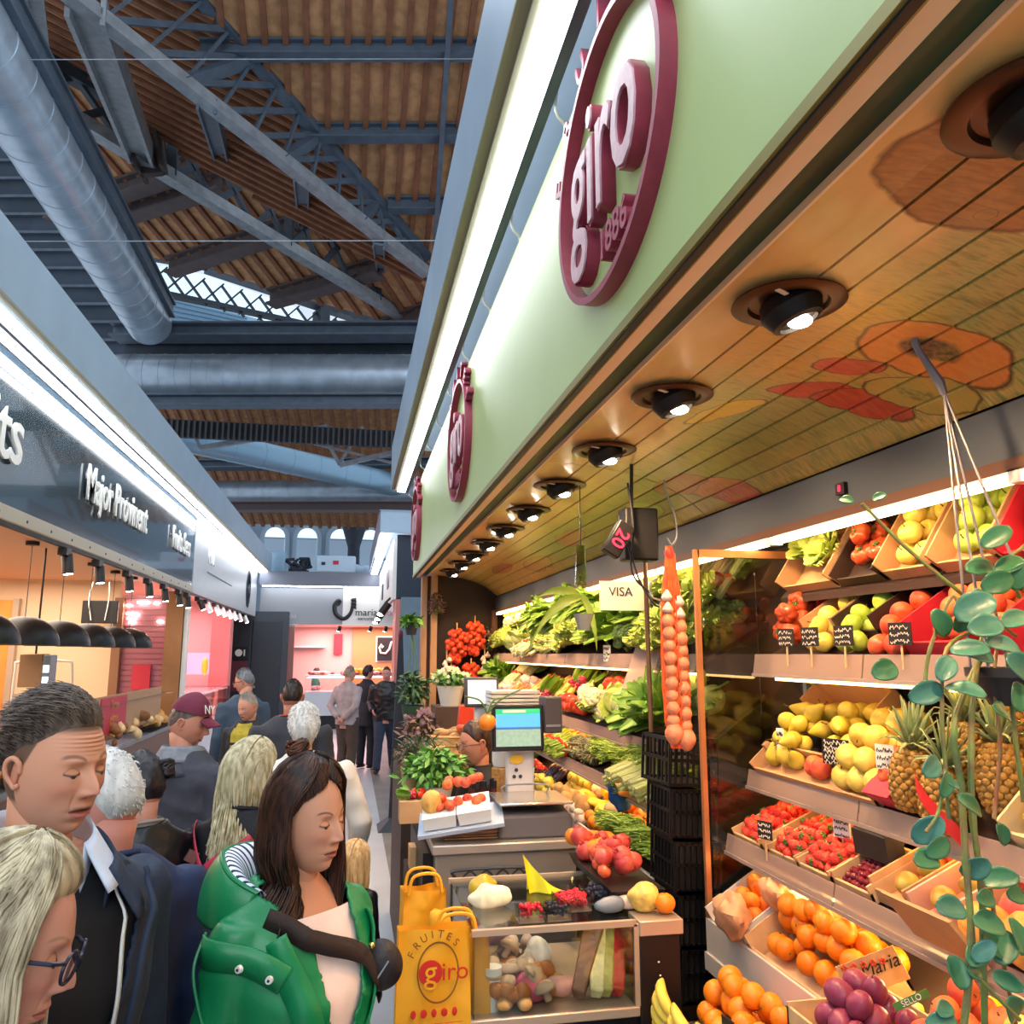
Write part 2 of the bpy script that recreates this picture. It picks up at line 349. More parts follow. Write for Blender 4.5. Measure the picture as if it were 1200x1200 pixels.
# far low roof behind the ducts
pf = [Vector((-9, 26.5, 10.72)), Vector((6, 26.5, 10.72)), Vector((6, 36, 7.4)), Vector((-9, 36, 7.4))]
m = MB(); n = Vector((0, .33, .94)); m.add(pf+[q+n*.1 for q in pf], [(0, 1, 2, 3), (7, 6, 5, 4), (0, 1, 5, 4), (1, 2, 6, 5), (2, 3, 7, 6), (3, 0, 4, 7)]); m.mi = 1
for i in range(38): m.bar((-9+i*.4, 26.5, 10.67), (-8.2+i*.4, 36, 7.35), .14, .12)
m.build('ceiling_roof', [wood_r, wood_s], smooth=False, kind='structure')
duct('air_duct', (-5.6, 21.5, 7.62), (2.2, 27, 7.35), .38, 'smooth pale blue duct slanting across behind the grille', .9, mat('pale_duct', '#8fb0c4', .35, .5))
m = MB(); 
for a, b, w in [((235, 525), (385, 500), .14), ((235, 525), (225, 503), .1), ((375, 500), (398, 545), .1), ((398, 545), (470, 528), .14), ((300, 503), (470, 545), .07), ((398, 543), (425, 500), .08), ((380, 500), (470, 520), .07)]:
    m.bar(at(*a, Y=20.6), at(*b, Y=20.6), w, w*.8)
m.build('tie_truss', steel_l, smooth=False, label='open steel tie truss above the slanting pale duct', cat='roof truss')
beam('cross_beam', (-6, 27.5, 7.95), (4, 25.46, 8.05), .6, .26, steel, 'beam above the second shiny duct farther along the aisle', 'beam')
duct('air_duct', (-6, 28.3, 7.12), (4, 26.26, 7.12), .5, 'second shiny duct crossing the aisle farther away', .8)
beam('cross_beam', (-5, 27.1, 6.55), (4, 25.26, 6.55), .4, .3, mat('beam_rust', '#5f5250', .6, .2), 'rusty brown beam under the farther shiny duct', 'beam')
for y, lb in ((70, 'upper thin cable spanning the hall below the roof'), (283, 'lower thin cable spanning the hall in front of the trusses')):
    MB().tube([at(-40, y, Y=9), at(560, y-1, Y=9)], .006, 6).build('support_cable', steel_l, label=lb, cat='cable')
# far hall wall with arched windows
m = MB(); m.span(-14, 12, 40, 40.3, 3, 9.5, 0)
for cx in (-5.3, -3.65, -2.15, -.6, .85, 2.4): 
    for (w, h0, h1, mi, y) in ((.68, 5.2, 7.42, 1, 39.94), (.46, 5.2, 7.4, 2, 39.9)):
        poly = [(cx-w, h0), (cx+w, h0)]+[(cx+w*cos(a*pi/12), h1+w*sin(a*pi/12)) for a in range(13)]
        m.prism(poly, .08, frameM((0, y+.08, 0), (1, 0, 0), (0, 0, 1), (0, -1, 0)), mi)
    m.span(cx-.46, cx+.46, 39.84, 39.88, 7.3, 7.38, 1); m.span(cx-.46, cx+.46, 39.82, 39.86, 5.2, 7.3, 3)
m.build('wall_far', [mat('far_stone', '#8496a5', .8, var=.08, vs=.6), mat('far_trim', '#9aa9b5', .8), skyglow, mat('far_blind', '#b9cddc', .7)], smooth=False, kind='structure')
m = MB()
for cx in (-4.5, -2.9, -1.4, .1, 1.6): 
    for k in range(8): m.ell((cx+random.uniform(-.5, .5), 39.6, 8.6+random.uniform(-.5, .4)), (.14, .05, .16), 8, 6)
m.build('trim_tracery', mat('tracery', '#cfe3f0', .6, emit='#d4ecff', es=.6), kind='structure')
MB().lathe([(.35, 4), (.28, 4.6), (.4, 5.2), (.26, 5.4), (.26, 6.6), (.5, 7.4), (.7, 8.4), (1.0, 9)], 12, (.05, 37, 0)).build('pillar_iron', steel_d, label='dark iron column with a flared capital before the arched windows', cat='column')
# ================================================================ green stall (right)
gr = mat('green_fascia', '#b2c784', .35, var=.03, vs=2)
wine = mat('wine_red', '#8e2f45', .4, var=.12, vs=20); winef = mat('wine_face', '#c9a3a8', .35, var=.1, vs=30)
XF = .69
e = empty('stall_fascia', (XF, 5, 2.8), 'long pale green stall fascia with dark red lettering', 'fascia')
def ch(mb, *a, **k):
    par = a[2] if len(a) > 2 else k.get('parent'); o = mb.build(*a, **k)
    if par: o.matrix_parent_inverse = par.matrix_basis.inverted()
    return o
ch(MB().span(XF, XF+.06, -1, 9.35, 2.82, 3.78), 'panel', gr, e, bevel=.004)
ch(MB().span(XF-.006, XF+.03, -1, 9.35, 2.795, 2.822), 'edge_strip', mat('brass_edge', '#8f8648', .4, .4), e)
ch(MB().span(XF+.003, XF+.02, -1, 9.35, 2.788, 2.797), 'dark_joint', black_m, e)
ch(MB().span(XF+.008, .765, -1, 9.35, 2.80, 2.82), 'wooden_strip', mat('wood_strip', '#ffcf9e', .5, var=.04, vs=3), e)
MB().span(XF+.06, XF+.1, -1, 9.35, 2.86, 3.9).build('wall_fascia_back', dgrey, kind='structure')
c = empty('stall_canopy', (0, 0, 0), 'grey overhanging canopy above the green fascia with a white light strip', 'canopy')
MB().span(.43, .45, -1, 9.7, 3.9, 4.42).build('face', canopy_m, c); MB().span(.43, .475, -1, 9.7, 3.885, 3.9).build('lip', mat('olive_lip', '#8a8870', .5), c)
MB().span(.45, 1.9, -1, 9.6, 4.36, 4.42).build('roof_sheet', canopy_m, c)
MB().span(.475, .505, -1, 9.68, 3.87, 3.92).build('rail', mat('olive_rail', '#a5a48c', .4, .3), c); MB().span(.508, .6, -1, 9.68, 3.855, 3.875).build('light_strip', ledm, c)
MB().span(.6, .64, -1, 9.68, 3.85, 3.89).build('inner_rail', steel, c)
m = MB()
for i in range(12): m.tube(cr([(.66, .9+i*.8, 3.95), (.65, .9+i*.8, 3.83), (.69, .93+i*.8, 3.8), (.7, .95+i*.8, 3.77)], 3), .006, 6)
m.build('hooks', white_m, c)
# logos: ring + lettering, three times
def logo(yc):
    g = empty('stall_logo', (XF, yc, 3.33), {2.0: 'largest dark red oval sign with raised letters on the green fascia, nearest one', 5.2: 'middle dark red oval sign of the three on the green fascia', 8.75: 'farthest small dark red oval sign at the end of the green fascia'}[yc], 'sign', 'oval signs on the green fascia')
    def P(u, v, w): return Vector((-w, -u, v))          # u rightwards as read from the aisle (towards -Y)
    m = MB(); n = 72; vs = []
    for i in range(n):
        a = 2*pi*i/n
        for (k, w) in ((1, 0), (1, .045), (.945, .045), (.945, 0)): vs.append(P(.46*k*cos(a), .40*k*sin(a)*1.0+.0, w))
    m.add(vs, [(i*4+j, ((i+1) % n)*4+j, ((i+1) % n)*4+(j+1) % 4, i*4+(j+1) % 4) for i in range(n) for j in range(4)])
    m.build('ring', wine, g)
    F = frameM((0, 0, 0), (0, -1, 0), (0, 0, 1), (-1, 0, 0))
    def two(body, size, u, v, sx=1, rot=0):
        B = F @ Matrix.Translation((u, v, .02)) @ Matrix.Rotation(rot, 4, 'Z')
        text_obj(body, size, .04, B, wine, 'lettering', g, off=.006*size/.3, sx=sx)
        if size > .2: text_obj(body, size, .006, F @ Matrix.Translation((u, v, .0435)), winef, 'letter_faces', g, off=.004, sx=sx)
    two('giro', .56, .0, .03, .68); two('1886', .12, .08, -.27)
    s = 'FRUITES'
    for i, chh in enumerate(s):
        a = R(158-i*22.5); two(chh, .13, .50*cos(a), .46*sin(a), 1, a-pi/2)
    return g
for y in (2.0, 5.2, 8.75): logo(y)
# stall ceiling: painted curved planks with dark grooves
prof = [(.85, 2.815), (1.0, 2.812), (1.12, 2.80), (1.22, 2.787), (1.32, 2.765), (1.42, 2.733), (1.5, 2.695), (1.57, 2.65), (1.64, 2.59)]
mural = bpy.data.materials.new('painted_mural'); mural.use_nodes = True; nt = mural.node_tree; N = nt.nodes; L = nt.links; B = N['Principled BSDF']; B.inputs['Roughness'].default_value = .3; B.inputs['Coat Weight'].default_value = .2
tc = N.new('ShaderNodeTexCoord')
def nz(scale, st=(1, 1, 1), det=4):
    mp = N.new('ShaderNodeMapping'); mp.inputs['Scale'].default_value = st; L.new(tc.outputs['Object'], mp.inputs[0]); n = N.new('ShaderNodeTexNoise'); n.inputs['Scale'].default_value = scale; n.inputs['Detail'].default_value = det; L.new(mp.outputs[0], n.inputs['Vector']); return n
def ramp(src, stops):
    r = N.new('ShaderNodeValToRGB'); L.new(src, r.inputs[0]); el = r.color_ramp.elements
    while len(el) < len(stops): el.new(.5)
    for q, (p, cc) in zip(el, stops): q.position = p; q.color = lin(cc)+(1,)
    return r.outputs[0]
def mth(op, a, b=None, c=None):
    q = N.new('ShaderNodeMath'); q.operation = op
    for i, v in enumerate((a, b, c)):
        if v is None: continue
        if isinstance(v, (int, float)): q.inputs[i].default_value = v
        else: L.new(v, q.inputs[i])
    return q.outputs[0]
def mix(f, a, b):
    x = N.new('ShaderNodeMix'); x.data_type = 'RGBA'; L.new(f, x.inputs[0]); L.new(a, x.inputs[6]); L.new(b, x.inputs[7]); return x.outputs[2]
sx = N.new('ShaderNodeSeparateXYZ'); L.new(tc.outputs['Object'], sx.inputs[0]); X_, Y_ = sx.outputs[0], sx.outputs[1]
w1 = nz(7).outputs[0]; wx = mth('MULTIPLY_ADD', w1, .07, mth('SUBTRACT', X_, .035)); wy = mth('MULTIPLY_ADD', nz(6, (1, 1, 2)).outputs[0], .09, mth('SUBTRACT', Y_, .045))
base = ramp(nz(2.2, (2.4, .8, 1)).outputs[0], [(.3, '#f0c47c'), (.5, '#e2ae66'), (.7, '#f2cc8c')])
streak = ramp(nz(9, (1.2, 5, 1)).outputs[0], [(.35, '#a89c50'), (.48, '#e4b460'), (.6, '#8c8e4a'), (.75, '#f0cc80')])
fx = mth('SMOOTH_MIN', mth('MULTIPLY', mth('SUBTRACT', wx, 1.1), 4.5), 1.0, .1); fx = mth('MAXIMUM', fx, 0)
col = mix(mth('MULTIPLY', fx, .85), base, streak)
def ellm(cx, cy, rx, ry, ang, cout, cin=None, kin=.4, edge=.06):
    """a painted shape: outline darker, inner field"""
    global col
    ca, sa = cos(ang), sin(ang); dx = mth('SUBTRACT', wx, cx); dy = mth('SUBTRACT', wy, cy)
    u = mth('DIVIDE', mth('ADD', mth('MULTIPLY', dx, ca), mth('MULTIPLY', dy, sa)), rx); v = mth('DIVIDE', mth('SUBTRACT', mth('MULTIPLY', dy, ca), mth('MULTIPLY', dx, sa)), ry)
    d = mth('SQRT', mth('ADD', mth('MULTIPLY', u, u), mth('MULTIPLY', v, v)))
    def edgef(r, s=.03):
        q = N.new('ShaderNodeMapRange'); q.inputs[1].default_value = r-s; q.inputs[2].default_value = r+s; q.inputs[3].default_value = 1; q.inputs[4].default_value = 0; L.new(d, q.inputs[0]); return q.outputs[0]
    dk = ramp(w1, [(0, '#4e3420'), (1, '#6a4a2a')]); col = mix(edgef(1.0+edge), col, dk); col = mix(edgef(1.0), col, ramp(nz(26, (1, 3, 1)).outputs[0], [(.35, cout[0]), (.65, cout[1])]))
    if cin: col = mix(edgef(kin, .06), col, ramp(nz(60).outputs[0], [(.4, cin[0]), (.6, cin[1])]))
def blob(cx, cy, rx, ry, cc, a=.85):
    """soft painted wash"""
    global col
    dx = mth('DIVIDE', mth('SUBTRACT', wx, cx), rx); dy = mth('DIVIDE', mth('SUBTRACT', wy, cy), ry); d = mth('ADD', mth('MULTIPLY', dx, dx), mth('MULTIPLY', dy, dy))
    q = N.new('ShaderNodeMapRange'); q.inputs[1].default_value = .3; q.inputs[2].default_value = 1.3; q.inputs[3].default_value = a; q.inputs[4].default_value = 0; L.new(d, q.inputs[0]); col = mix(q.outputs[0], col, ramp(nz(14, (1, 4, 1)).outputs[0], [(.3, cc[0]), (.5, cc[1]), (.7, cc[2])]))
greens = ('#66743a', '#a8a45c', '#788644')
blob(1.42, 1.35, .25, .5, greens); blob(1.35, 2.35, .3, .5, greens, .7); blob(1.45, 3.2, .22, .9, ('#5f5a34', '#7a7440', '#9a8450'), .7); blob(1.5, 5, .2, 2, ('#6a6238', '#947a48', '#57603a'), .8)
blob(1.25, 1.9, .25, .35, ('#c98a30', '#dba545', '#b88838'), .8)
ellm(1.13, 1.13, .23, .17, .2, ('#8a6034', '#a5763e'), None)
ellm(1.45, 1.75, .12, .175, .95, ('#e2823a', '#ea9048'), ('#4a3226', '#8a5c44'), .42)
ellm(1.38, 2.18, .05, .13, .8, ('#c04a30', '#d4583a')); ellm(1.5, 2.12, .06, .14, .7, ('#b8432e', '#cf5a3c')); ellm(1.36, 1.98, .045, .10, .6, ('#c04a30', '#d2603e'))
ellm(1.54, 1.93, .06, .15, .5, ('#c9a048', '#b3a050'), ('#8a7a3c', '#b0a050'), .3)
ellm(1.55, 3.25, .07, .25, .3, ('#a84a38', '#c8685a')); ellm(1.46, 3.45, .06, .22, .1, ('#9a5038', '#b8604a')); ellm(1.5, 4.0, .06, .16, .2, ('#8c8a48', '#a8a060'))
ellm(1.45, 5.3, .06, .3, 0, ('#b05a44', '#c87058')); ellm(1.52, 6.6, .07, .4, 0, ('#a89048', '#b87048')); ellm(1.4, 7.6, .06, .4, 0, ('#b05a44', '#a88048')); ellm(1.2, 1.25, .02, .02, 0, ('#8a6034', '#a5763e'))
ellm(1.05, .88, .07, .1, 0, ('#cc4a2c', '#d8603a')); ellm(1.6, 1.42, .05, .08, 0, ('#cc4a2c', '#c8502c')); ellm(1.25, 2.55, .04, .2, .3, ('#d6a83c', '#e0b848'))
L.new(col, B.inputs['Base Color'])
def prz(x):
    for (a, za), (b, zb) in zip(prof, prof[1:]):
        if a <= x <= b: return za+(zb-za)*(x-a)/(b-a)
    return prof[-1][1]
gro = [1.04, 1.136, 1.23, 1.33, 1.42, 1.5, 1.575]
cl = empty('ceiling_painted', (0, 0, 0)); struct(cl)
m = MB(); xs = [.85]+gro+[1.64]
for a, b in zip(xs, xs[1:]):
    a1 = a+(.004 if a > .9 else 0); b1 = b-(.004 if b < 1.6 else 0); k = 4
    for i in range(k):
        x0 = lerp(a1, b1, i/k); x1 = lerp(a1, b1, (i+1)/k); z0 = prz(x0); z1 = prz(x1)
        for ya, yb in ((-1, 3.55), (3.556, 9.25)): m.hexa([(x0, ya, z0), (x1, ya, z1), (x1, yb, z1), (x0, yb, z0), (x0, ya, z0+.012), (x1, ya, z1+.012), (x1, yb, z1+.012), (x0, yb, z0+.012)])
m.build('planks', mural, cl, smooth=False)
bk = MB()
for (a, za), (b, zb) in zip(prof, prof[1:]): bk.hexa([(a, -1, za+.02), (b, -1, zb+.02), (b, 9.3, zb+.02), (a, 9.3, za+.02), (a, -1, za+.04), (b, -1, zb+.04), (b, 9.3, zb+.04), (a, 9.3, za+.04)])
bk.build('backing', mat('groove_dark', '#3a140e', .8), cl, smooth=False)
MB().span(.765, .85, -1, 9.3, 2.825, 2.85).build('ceiling_green_band', mat('dark_green', '#123a26', .5, var=.25, vs=4), kind='structure')
MB().span(.846, .853, -1, 9.3, 2.806, 2.85).build('trim_ceiling_edge', mat('wood_strip'), kind='structure')
MB().span(.8, 2.1, -1, 9.3, 2.9, 2.95).build('ceiling_stall', dgrey, kind='structure')
# downlights
dl_m = mat('downlight_metal', '#4a2c1c', .35, .6); dl_k = mat('downlight_inner', '#17110d', .5, .3)
bulb = mat('bulb_warm', '#fff', .4, emit='#fff0d8', es=45)
names = ['partly cut off by the right edge of the frame', 'second from the right, beside the painted papaya', 'third from the right', 'fourth from the right, half as wide as the nearest', 'in the middle of the row', 'just past the middle of the row', 'sixth smallest of the row', 'fifth smallest of the row', 'fourth smallest of the row', 'next to last of the row', 'at the far end of the row above the dark wall']
for i in range(11):
    y = .965+i*.748
    g = empty('downlight', (1.03, y, 2.798), 'round brown recessed ceiling lamp, '+names[i], 'ceiling lamp', 'downlights of the fruit stall')
    MB().lathe([(.135, 0), (.137, -.006), (.125, -.012), (.098, -.010), (.092, .0), (.092, .02)], 40).build('rim', dl_m, g)
    rt = Euler((R(-8), R(-20), 0)).to_matrix()
    MB().lathe([(.07, .012), (.078, -.02), (.062, -.055), (.048, -.06), (.046, -.05)], 28, M=rt).build('swivel_head', dl_k, g)
    MB().ell(rt @ Vector((0.004, 0.0, -.056)), (.03, .03, .014), 16, 8).build('bulb', bulb, g)
    MB().box((-.06, -.075, -.012), (.04, .012, .003), (0, 0, .5)).build('sticker', mat('sticker', '#e8c9a8'), g)
    lamp('SPOT', 'downlight_lamp', (1.05, y, 2.72), 62, (1, .62, .32), .04, (R(4), R(-16), 0), spot=2.3)
# rack header with warm tubes
e = empty('rack_header', (0, 0, 0), 'long grey header beam over the produce racks with light tubes', 'header')
hb = mat('header_blue', '#4c545e', .45, .2, var=.06, vs=2)
MB().span(1.62, 1.95, .3, 9.2, 2.43, 2.575).build('beam', hb, e); MB().span(1.60, 1.66, .3, 9.2, 2.395, 2.428).build('lower_rail', mat('copper_rail', '#6a4a38', .4, .5), e)
m = MB()
for i in range(7): m.span(1.612, 1.645, .5+i*1.22, 1.68+i*1.22, 2.372, 2.392)
m.build('light_tube', ledw, e); m = MB()
for i in range(8): m.span(1.6, 1.65, .45+i*1.22, .49+i*1.22, 2.365, 2.4)
m.build('tube_clips', white_m, e)
e2 = MB().span(1.605, 1.62, 2.40, 2.45, 2.475, 2.515).build('digital_display', black_m, label='tiny black box with red digits on the header beam', cat='display')
text_obj('8', .03, .002, frameM((1.603, 2.425, 2.495), (0, -1, 0), (0, 0, 1), (-1, 0, 0)), mat('red_digit', '#ff2030', .4, emit='#ff2040', es=4), 'digit', e2)
# rack body: back wall, shelves
rk = mat('rack_brown', '#3a261d', .6, var=.2, vs=4); rkw = mat('rack_white', '#d9cdbb', .45)
e = empty('produce_rack', (0, 0, 0), 'long stepped produce rack with brown back and clear shelf fronts', 'rack')
SH = {'A': ((1.72, 2.19), (1.89, 2.44)), 1: ((1.60, 1.93), (1.92, 2.13)), 2: ((1.55, 1.51), (1.86, 1.78)), 3: ((1.45, 1.27), (1.76, 1.40)), 4: ((1.37, .945), (1.66, 1.12))}
MB().span(1.96, 2.02, .3, 9.2, .4, 2.45).build('back_panel', rk, e)
for (ya, yb) in ((.2, 3.05), (3.6, 9.15)):
    for k, ((x0, z0), (x1, z1)) in SH.items():
        if k == 'A' and ya > 3: continue
        m = MB(); m.hexa([(x0, ya, z0-.045), (x1+.06, ya, z1-.045), (x1+.06, yb, z1-.045), (x0, yb, z0-.045), (x0, ya, z0-.02), (x1+.06, ya, z1-.02), (x1+.06, yb, z1-.02), (x0, yb, z0-.02)])
        m.build('shelf', rk, e)
    for (x, z, hh) in ((1.59, 1.87, .075), (1.54, 1.445, .06), (1.44, 1.21, .062)):
        k = int((yb-ya)/.85)+1
        for i in range(k):
            a = ya+(yb-ya)*i/k+.004; b = ya+(yb-ya)*(i+1)/k-.004
            MB().hexa([(x-.012, a, z), (x-.008, a, z), (x-.008, b, z), (x-.012, b, z), (x+.0, a, z+hh), (x+.004, a, z+hh), (x+.004, b, z+hh), (x+.0, b, z+hh)]).build('shelf_front', plast, e)
        MB().span(x-.016, x+.02, ya, yb, z-.012, z).build('front_rail', mat('rail_pink', '#b9a89c', .35, .4), e)
    MB().span(1.33, 1.37, ya, yb, .80, .86).build('ledge', rkw, e); MB().span(1.36, 1.95, ya, yb, 0, .84).build('plinth', mat('plinth_dark', '#1c1512', .6), e)
    MB().span(1.34, 1.355, ya, yb, .86, .975).build('tray_front', rkw, e)
# shelf light tubes under ledges (warm)
m = MB()
for (ya, yb) in ((.3, 2.95), (3.7, 9.1)):
    for x, z in ((1.62, 1.845), (1.57, 1.42), (1.47, 1.185)): m.span(x, x+.02, ya, yb, z, z+.012)
m.build('shelf_tubes', mat('tube_soft', '#fff', .4, emit='#ffc074', es=13), e)
# end glass of the near rack
e = empty('end_screen', (0, 0, 0), 'upright glass end screen with a copper post between the two rack sections', 'glass screen')
MB().span(1.38, 1.9, 3.05, 3.056, .95, 2.33).build('pane', pane, e); MB().span(1.345, 1.365, 3.04, 3.06, .8, 2.36).build('post', mat('copper', '#c98a5a', .35, .6), e); MB().span(1.36, 1.9, 3.04, 3.06, 2.33, 2.36).build('top_rail', mat('copper'), e)
MB().span(1.80, 1.86, 3.035, 3.06, 1.3, 2.33).build('rear_strip', mat('galv_strip', '#a8b0b2', .4, .4), e)
e = empty('end_screen', (0, 0, 0), 'slim metal pole with a glass pane standing before the far vegetables', 'glass screen')
MB().tube([(1.36, 3.6, .9), (1.345, 3.6, 2.4)], .011, 10).build('post', mat('pole_metal', '#8a6a50', .35, .6), e); MB().span(1.37, 1.9, 3.6, 3.606, 1.3, 2.33).build('pane', pane, e)
# rack end far
MB().span(.95, 2.0, 9.2, 9.3, 0, 2.89).build('wall_end', mat('wall_dark_brown', '#2c211b', .7, var=.15, vs=3), kind='structure')
m = MB(); m.span(.78, .84, 9.15, 9.3, 0, 2.8, 0); m.span(.88, .95, 9.1, 9.3, 0, 2.8, 0); m.mi = 1; m.span(.84, .88, 9.2, 9.3, 0, 2.8)
m.build('trim_door_boards', [mat('board_tan', '#b58a62', .5, var=.1, vs=3), mat('board_brown', '#5a3826', .6)], kind='structure')
MB().span(2.02, 2.1, -1, 9.3, 0, 4.3).build('wall_right', rk, kind='structure')
MB().span(1.57, 1.63, 9.1, 9.2, .8, 2.42).build('trim_rack_end', mat('board_brown'), kind='structure')
# ================================================================ left row of stalls
XL = -2.38
dk = mat('dark_glass_fascia', '#33424a', .12, var=.1, vs=1, coat=.6); cream = mat('cream_metal', '#b5ab97', .45)
e = empty('stall_fascia', (0, 0, 0), 'glossy dark fascia with white lettering over the left stalls', 'fascia')
MB().span(XL-.06, XL, .5, 13.1, 2.96, 4.0).build('panel', dk, e); MB().span(XL-.05, XL+.02, .5, 13.1, 2.86, 2.96).build('lower_rail', cream, e)
m = MB()
for i in range(24): m.ell((XL+.022, 1+i*.5, 2.9), (.006, .012, .012), 8, 6)
m.build('screws', steel_d, e)
lw = mat('letter_white', '#eae8e0', .5)
def ltext(s, y, z, size, sx=1.0):
    F = frameM((XL+.03, y, z), (0, 1, 0), (0, 0, 1), (1, 0, 0)); text_obj(s, size, .016, F, lw, 'lettering', e, off=.006, sx=sx)
ltext('Fruits', 5.55, 3.45, .62); ltext('Major Provinent', 8.85, 3.45, .46, .74); ltext('Fruits Secs', 12.0, 3.47, .42, .68)
e2 = empty('stall_fascia', (0, 0, 0), 'pale grey-white fascia of the farther left stalls', 'fascia')
MB().span(XL-.06, XL+.01, 13.1, 21.7, 2.86, 4.0).build('panel', mat('pale_fascia', '#aeb4b6', .35, var=.04), e2)
text_obj('P.U.', .4, .02, frameM((XL+.02, 14.6, 3.55), (0, 1, 0), (0, 0, 1), (1, 0, 0)), mat('letter_pale', '#dfe2e2'), 'lettering', e2)
m = MB(); m.span(XL+.01, XL+.02, 14.3, 17.2, 3.27, 3.29); m.build('underline', steel, e2)
m = MB(); m.lathe([(.32, 0), (.34, .02), (.30, .03), (.28, .0)], 30, M=frameM((0, 0, 0), (0, 1, 0), (0, 0, 1.3), (1, 0, 0)).to_3x3(), c=(XL+.01, 19.9, 3.42)); m.build('emblem', steel_d, e2)
text_obj('ck', .35, .02, frameM((XL+.03, 19.9, 3.42), (0, 1, 0), (0, 0, 1), (1, 0, 0)), steel_d, 'lettering', e2)
e = empty('stall_canopy', (0, 0, 0), 'long grey canopy over the left stalls with a double white light strip', 'canopy')
MB().span(-2.07, -2.05, .5, 21.9, 4.03, 4.46).build('face', canopy_m, e); MB().span(-2.1, -2.05, .5, 21.9, 4.01, 4.03).build('lip', mat('olive_lip2', '#9c9a86', .5), e); MB().span(-5.5, -2.07, .5, 21.9, 4.4, 4.46).build('roof_sheet', canopy_m, e)
MB().span(-2.21, -2.12, .5, 21.7, 3.995, 4.01).build('light_strip', ledm, e); MB().span(-2.33, -2.24, .5, 21.7, 3.98, 3.995).build('light_strip', ledm, e); MB().span(-2.24, -2.21, .5, 21.7, 3.985, 4.02).build('rail', steel_d, e)
MB().span(-5.5, XL-.06, .5, 21.8, 3.0, 3.06).build('ceiling_left', mat('ceil_peach', '#d8a684', .6), kind='structure')
# track with spotlights
e = empty('light_track', (0, 0, 0), 'black light track running under the left fascia', 'light track')
MB().span(XL+.03, XL+.07, 5.6, 19.5, 2.80, 2.83).build('rail', black_m, e)
sp = mat('spot_black', '#2c2522', .4, .3); sb = mat('spot_glow', '#fff', .4, emit='#fff2e4', es=30)
ys = [7.3, 8.2, 9.25, 10.15, 11, 11.9, 12.5, 13.4, 14.1, 15, 15.7, 16.5, 17.2, 18, 19]
for i, y in enumerate(ys):
    g = empty('track_spotlight', (XL+.05, y, 2.8), 'black cylindrical spotlight, number %d counted from the near end of the left track' % (i+1), 'spotlight', 'spotlights on the left track')
    tilt = Euler((0, R(-8 if i < 7 else -25), 0)).to_matrix(); gl = mat('spot_white', '#e9e3dd', .4) if i > 7 else sp
    MB().span(-.035, .035, -.1, .02, -.06, .0).build('adapter', sp, g); MB().tube([(0, -.03, -.05), (0, 0, -.1)], .012, 8).build('stem', sp, g)
    MB().lathe([(.04, -.05), (.044, -.06), (.044, -.205), (.036, -.21), (.032, -.19)], 20, M=tilt).build('barrel', gl, g); MB().lathe([(.001, -.203), (.034, -.206), (.034, -.213), (.001, -.218)], 18, M=tilt).build('lens', sb, g)
# dome pendants
dome = mat('dome_grey', '#17181a', .4, .2); wl = ['cut off by the left frame edge', 'second from the near end', 'third from the near end', 'fourth from the near end', 'fifth, near the far end', 'farthest and smallest of the row']
for i, y in enumerate((7.5, 8.45, 9.4, 10.35, 11.3, 12.2)):
    g = empty('dome_pendant', (-3.0, y, 2.02), 'dark grey dome pendant lamp, '+wl[i], 'pendant lamp', 'dome pendants of the left stall')
    pr = [(.31*cos(a), .27*sin(a)) for a in [pi/2*k/12 for k in range(13)]]
    MB().lathe([(.30, .004)]+pr[:-1]+[(.004, .27)], 36).build('shade', dome, g)
    MB().lathe([(.29, .01), (.24, .15), (.02, .24)], 30).build('inner', mat('dome_inner', '#2a2826', .6), g)
    MB().tube([(0, 0, .26), (0, 0, .98)], .004, 6).build('cord', steel_d, g); MB().lathe([(.06, .94), (.06, .975)], 16).build('ceiling_cap', sp, g)
    MB().ell((0, 0, .06), (.04, .04, .04), 12, 8).build('bulb', mat('bulb_amber', '#fff', emit='#ffc080', es=10), g)
# interior of the dark-fascia stall
MB().span(-5.6, -3.35, 13, 13.1, 0, 3).build('wall_stall_end', mat('wall_cream', '#e2c6a2', .6, var=.04, vs=1), kind='structure')
MB().span(-5.7, -5.6, .5, 22, 0, 4.4).build('wall_left', mat('wall_ochre', '#d9b088', .6, var=.06, vs=1), kind='structure')
MB().span(-4.76, -4.68, 12.9, 13, 0, 2.72).build('trim_post', mat('post_grey', '#b5a08c', .5), kind='structure')
MB().span(-5.6, -4.76, 12.95, 13, 0, 2.7).build('wall_ochre_panel', mat('ochre_panel', '#e09a48', .6, var=.12, vs=3), kind='structure')
MB().span(-3.4, -3.28, 12.9, 13.1, 0, 2.75).build('trim_post', mat('post_brown', '#8c6246', .5), kind='structure')
# tiled partition seen through glass
m = MB(); m.span(-3.3, -2.68, 13.02, 13.1, 0, 2.8, 0); m.mi = 1
for k in range(34): m.span(-3.3, -2.68, 13.01, 13.02, .1+k*.08, .105+k*.08, 1)
m.build('wall_tiled', [mat('tile_mauve', '#b5707a', .25, var=.08, vs=2), mat('tile_joint', '#8c4c58', .6)], smooth=False, kind='structure')
m = MB()
for k in range(11): m.ell((-3.25+random.random()*.5, 12.98, 2.35+random.random()*.38), (.045, .01, .02), 10, 6)
m.build('small_wall_lamps', sb, label='cluster of small bright lamps on the mauve tiled wall', cat='lights', kind='stuff')
MB().span(-2.69, -2.45, 12.95, 13.15, 0, 2.86).build('pillar_brown', mat('pillar_brown', '#9c6f45', .5, var=.05), kind='structure', label='brown pillar at the end of the dark fascia', cat='pillar')
MB().span(-2.44, -2.38, 13.0, 13.12, 0, 2.86).build('trim_post', white_m, kind='structure')
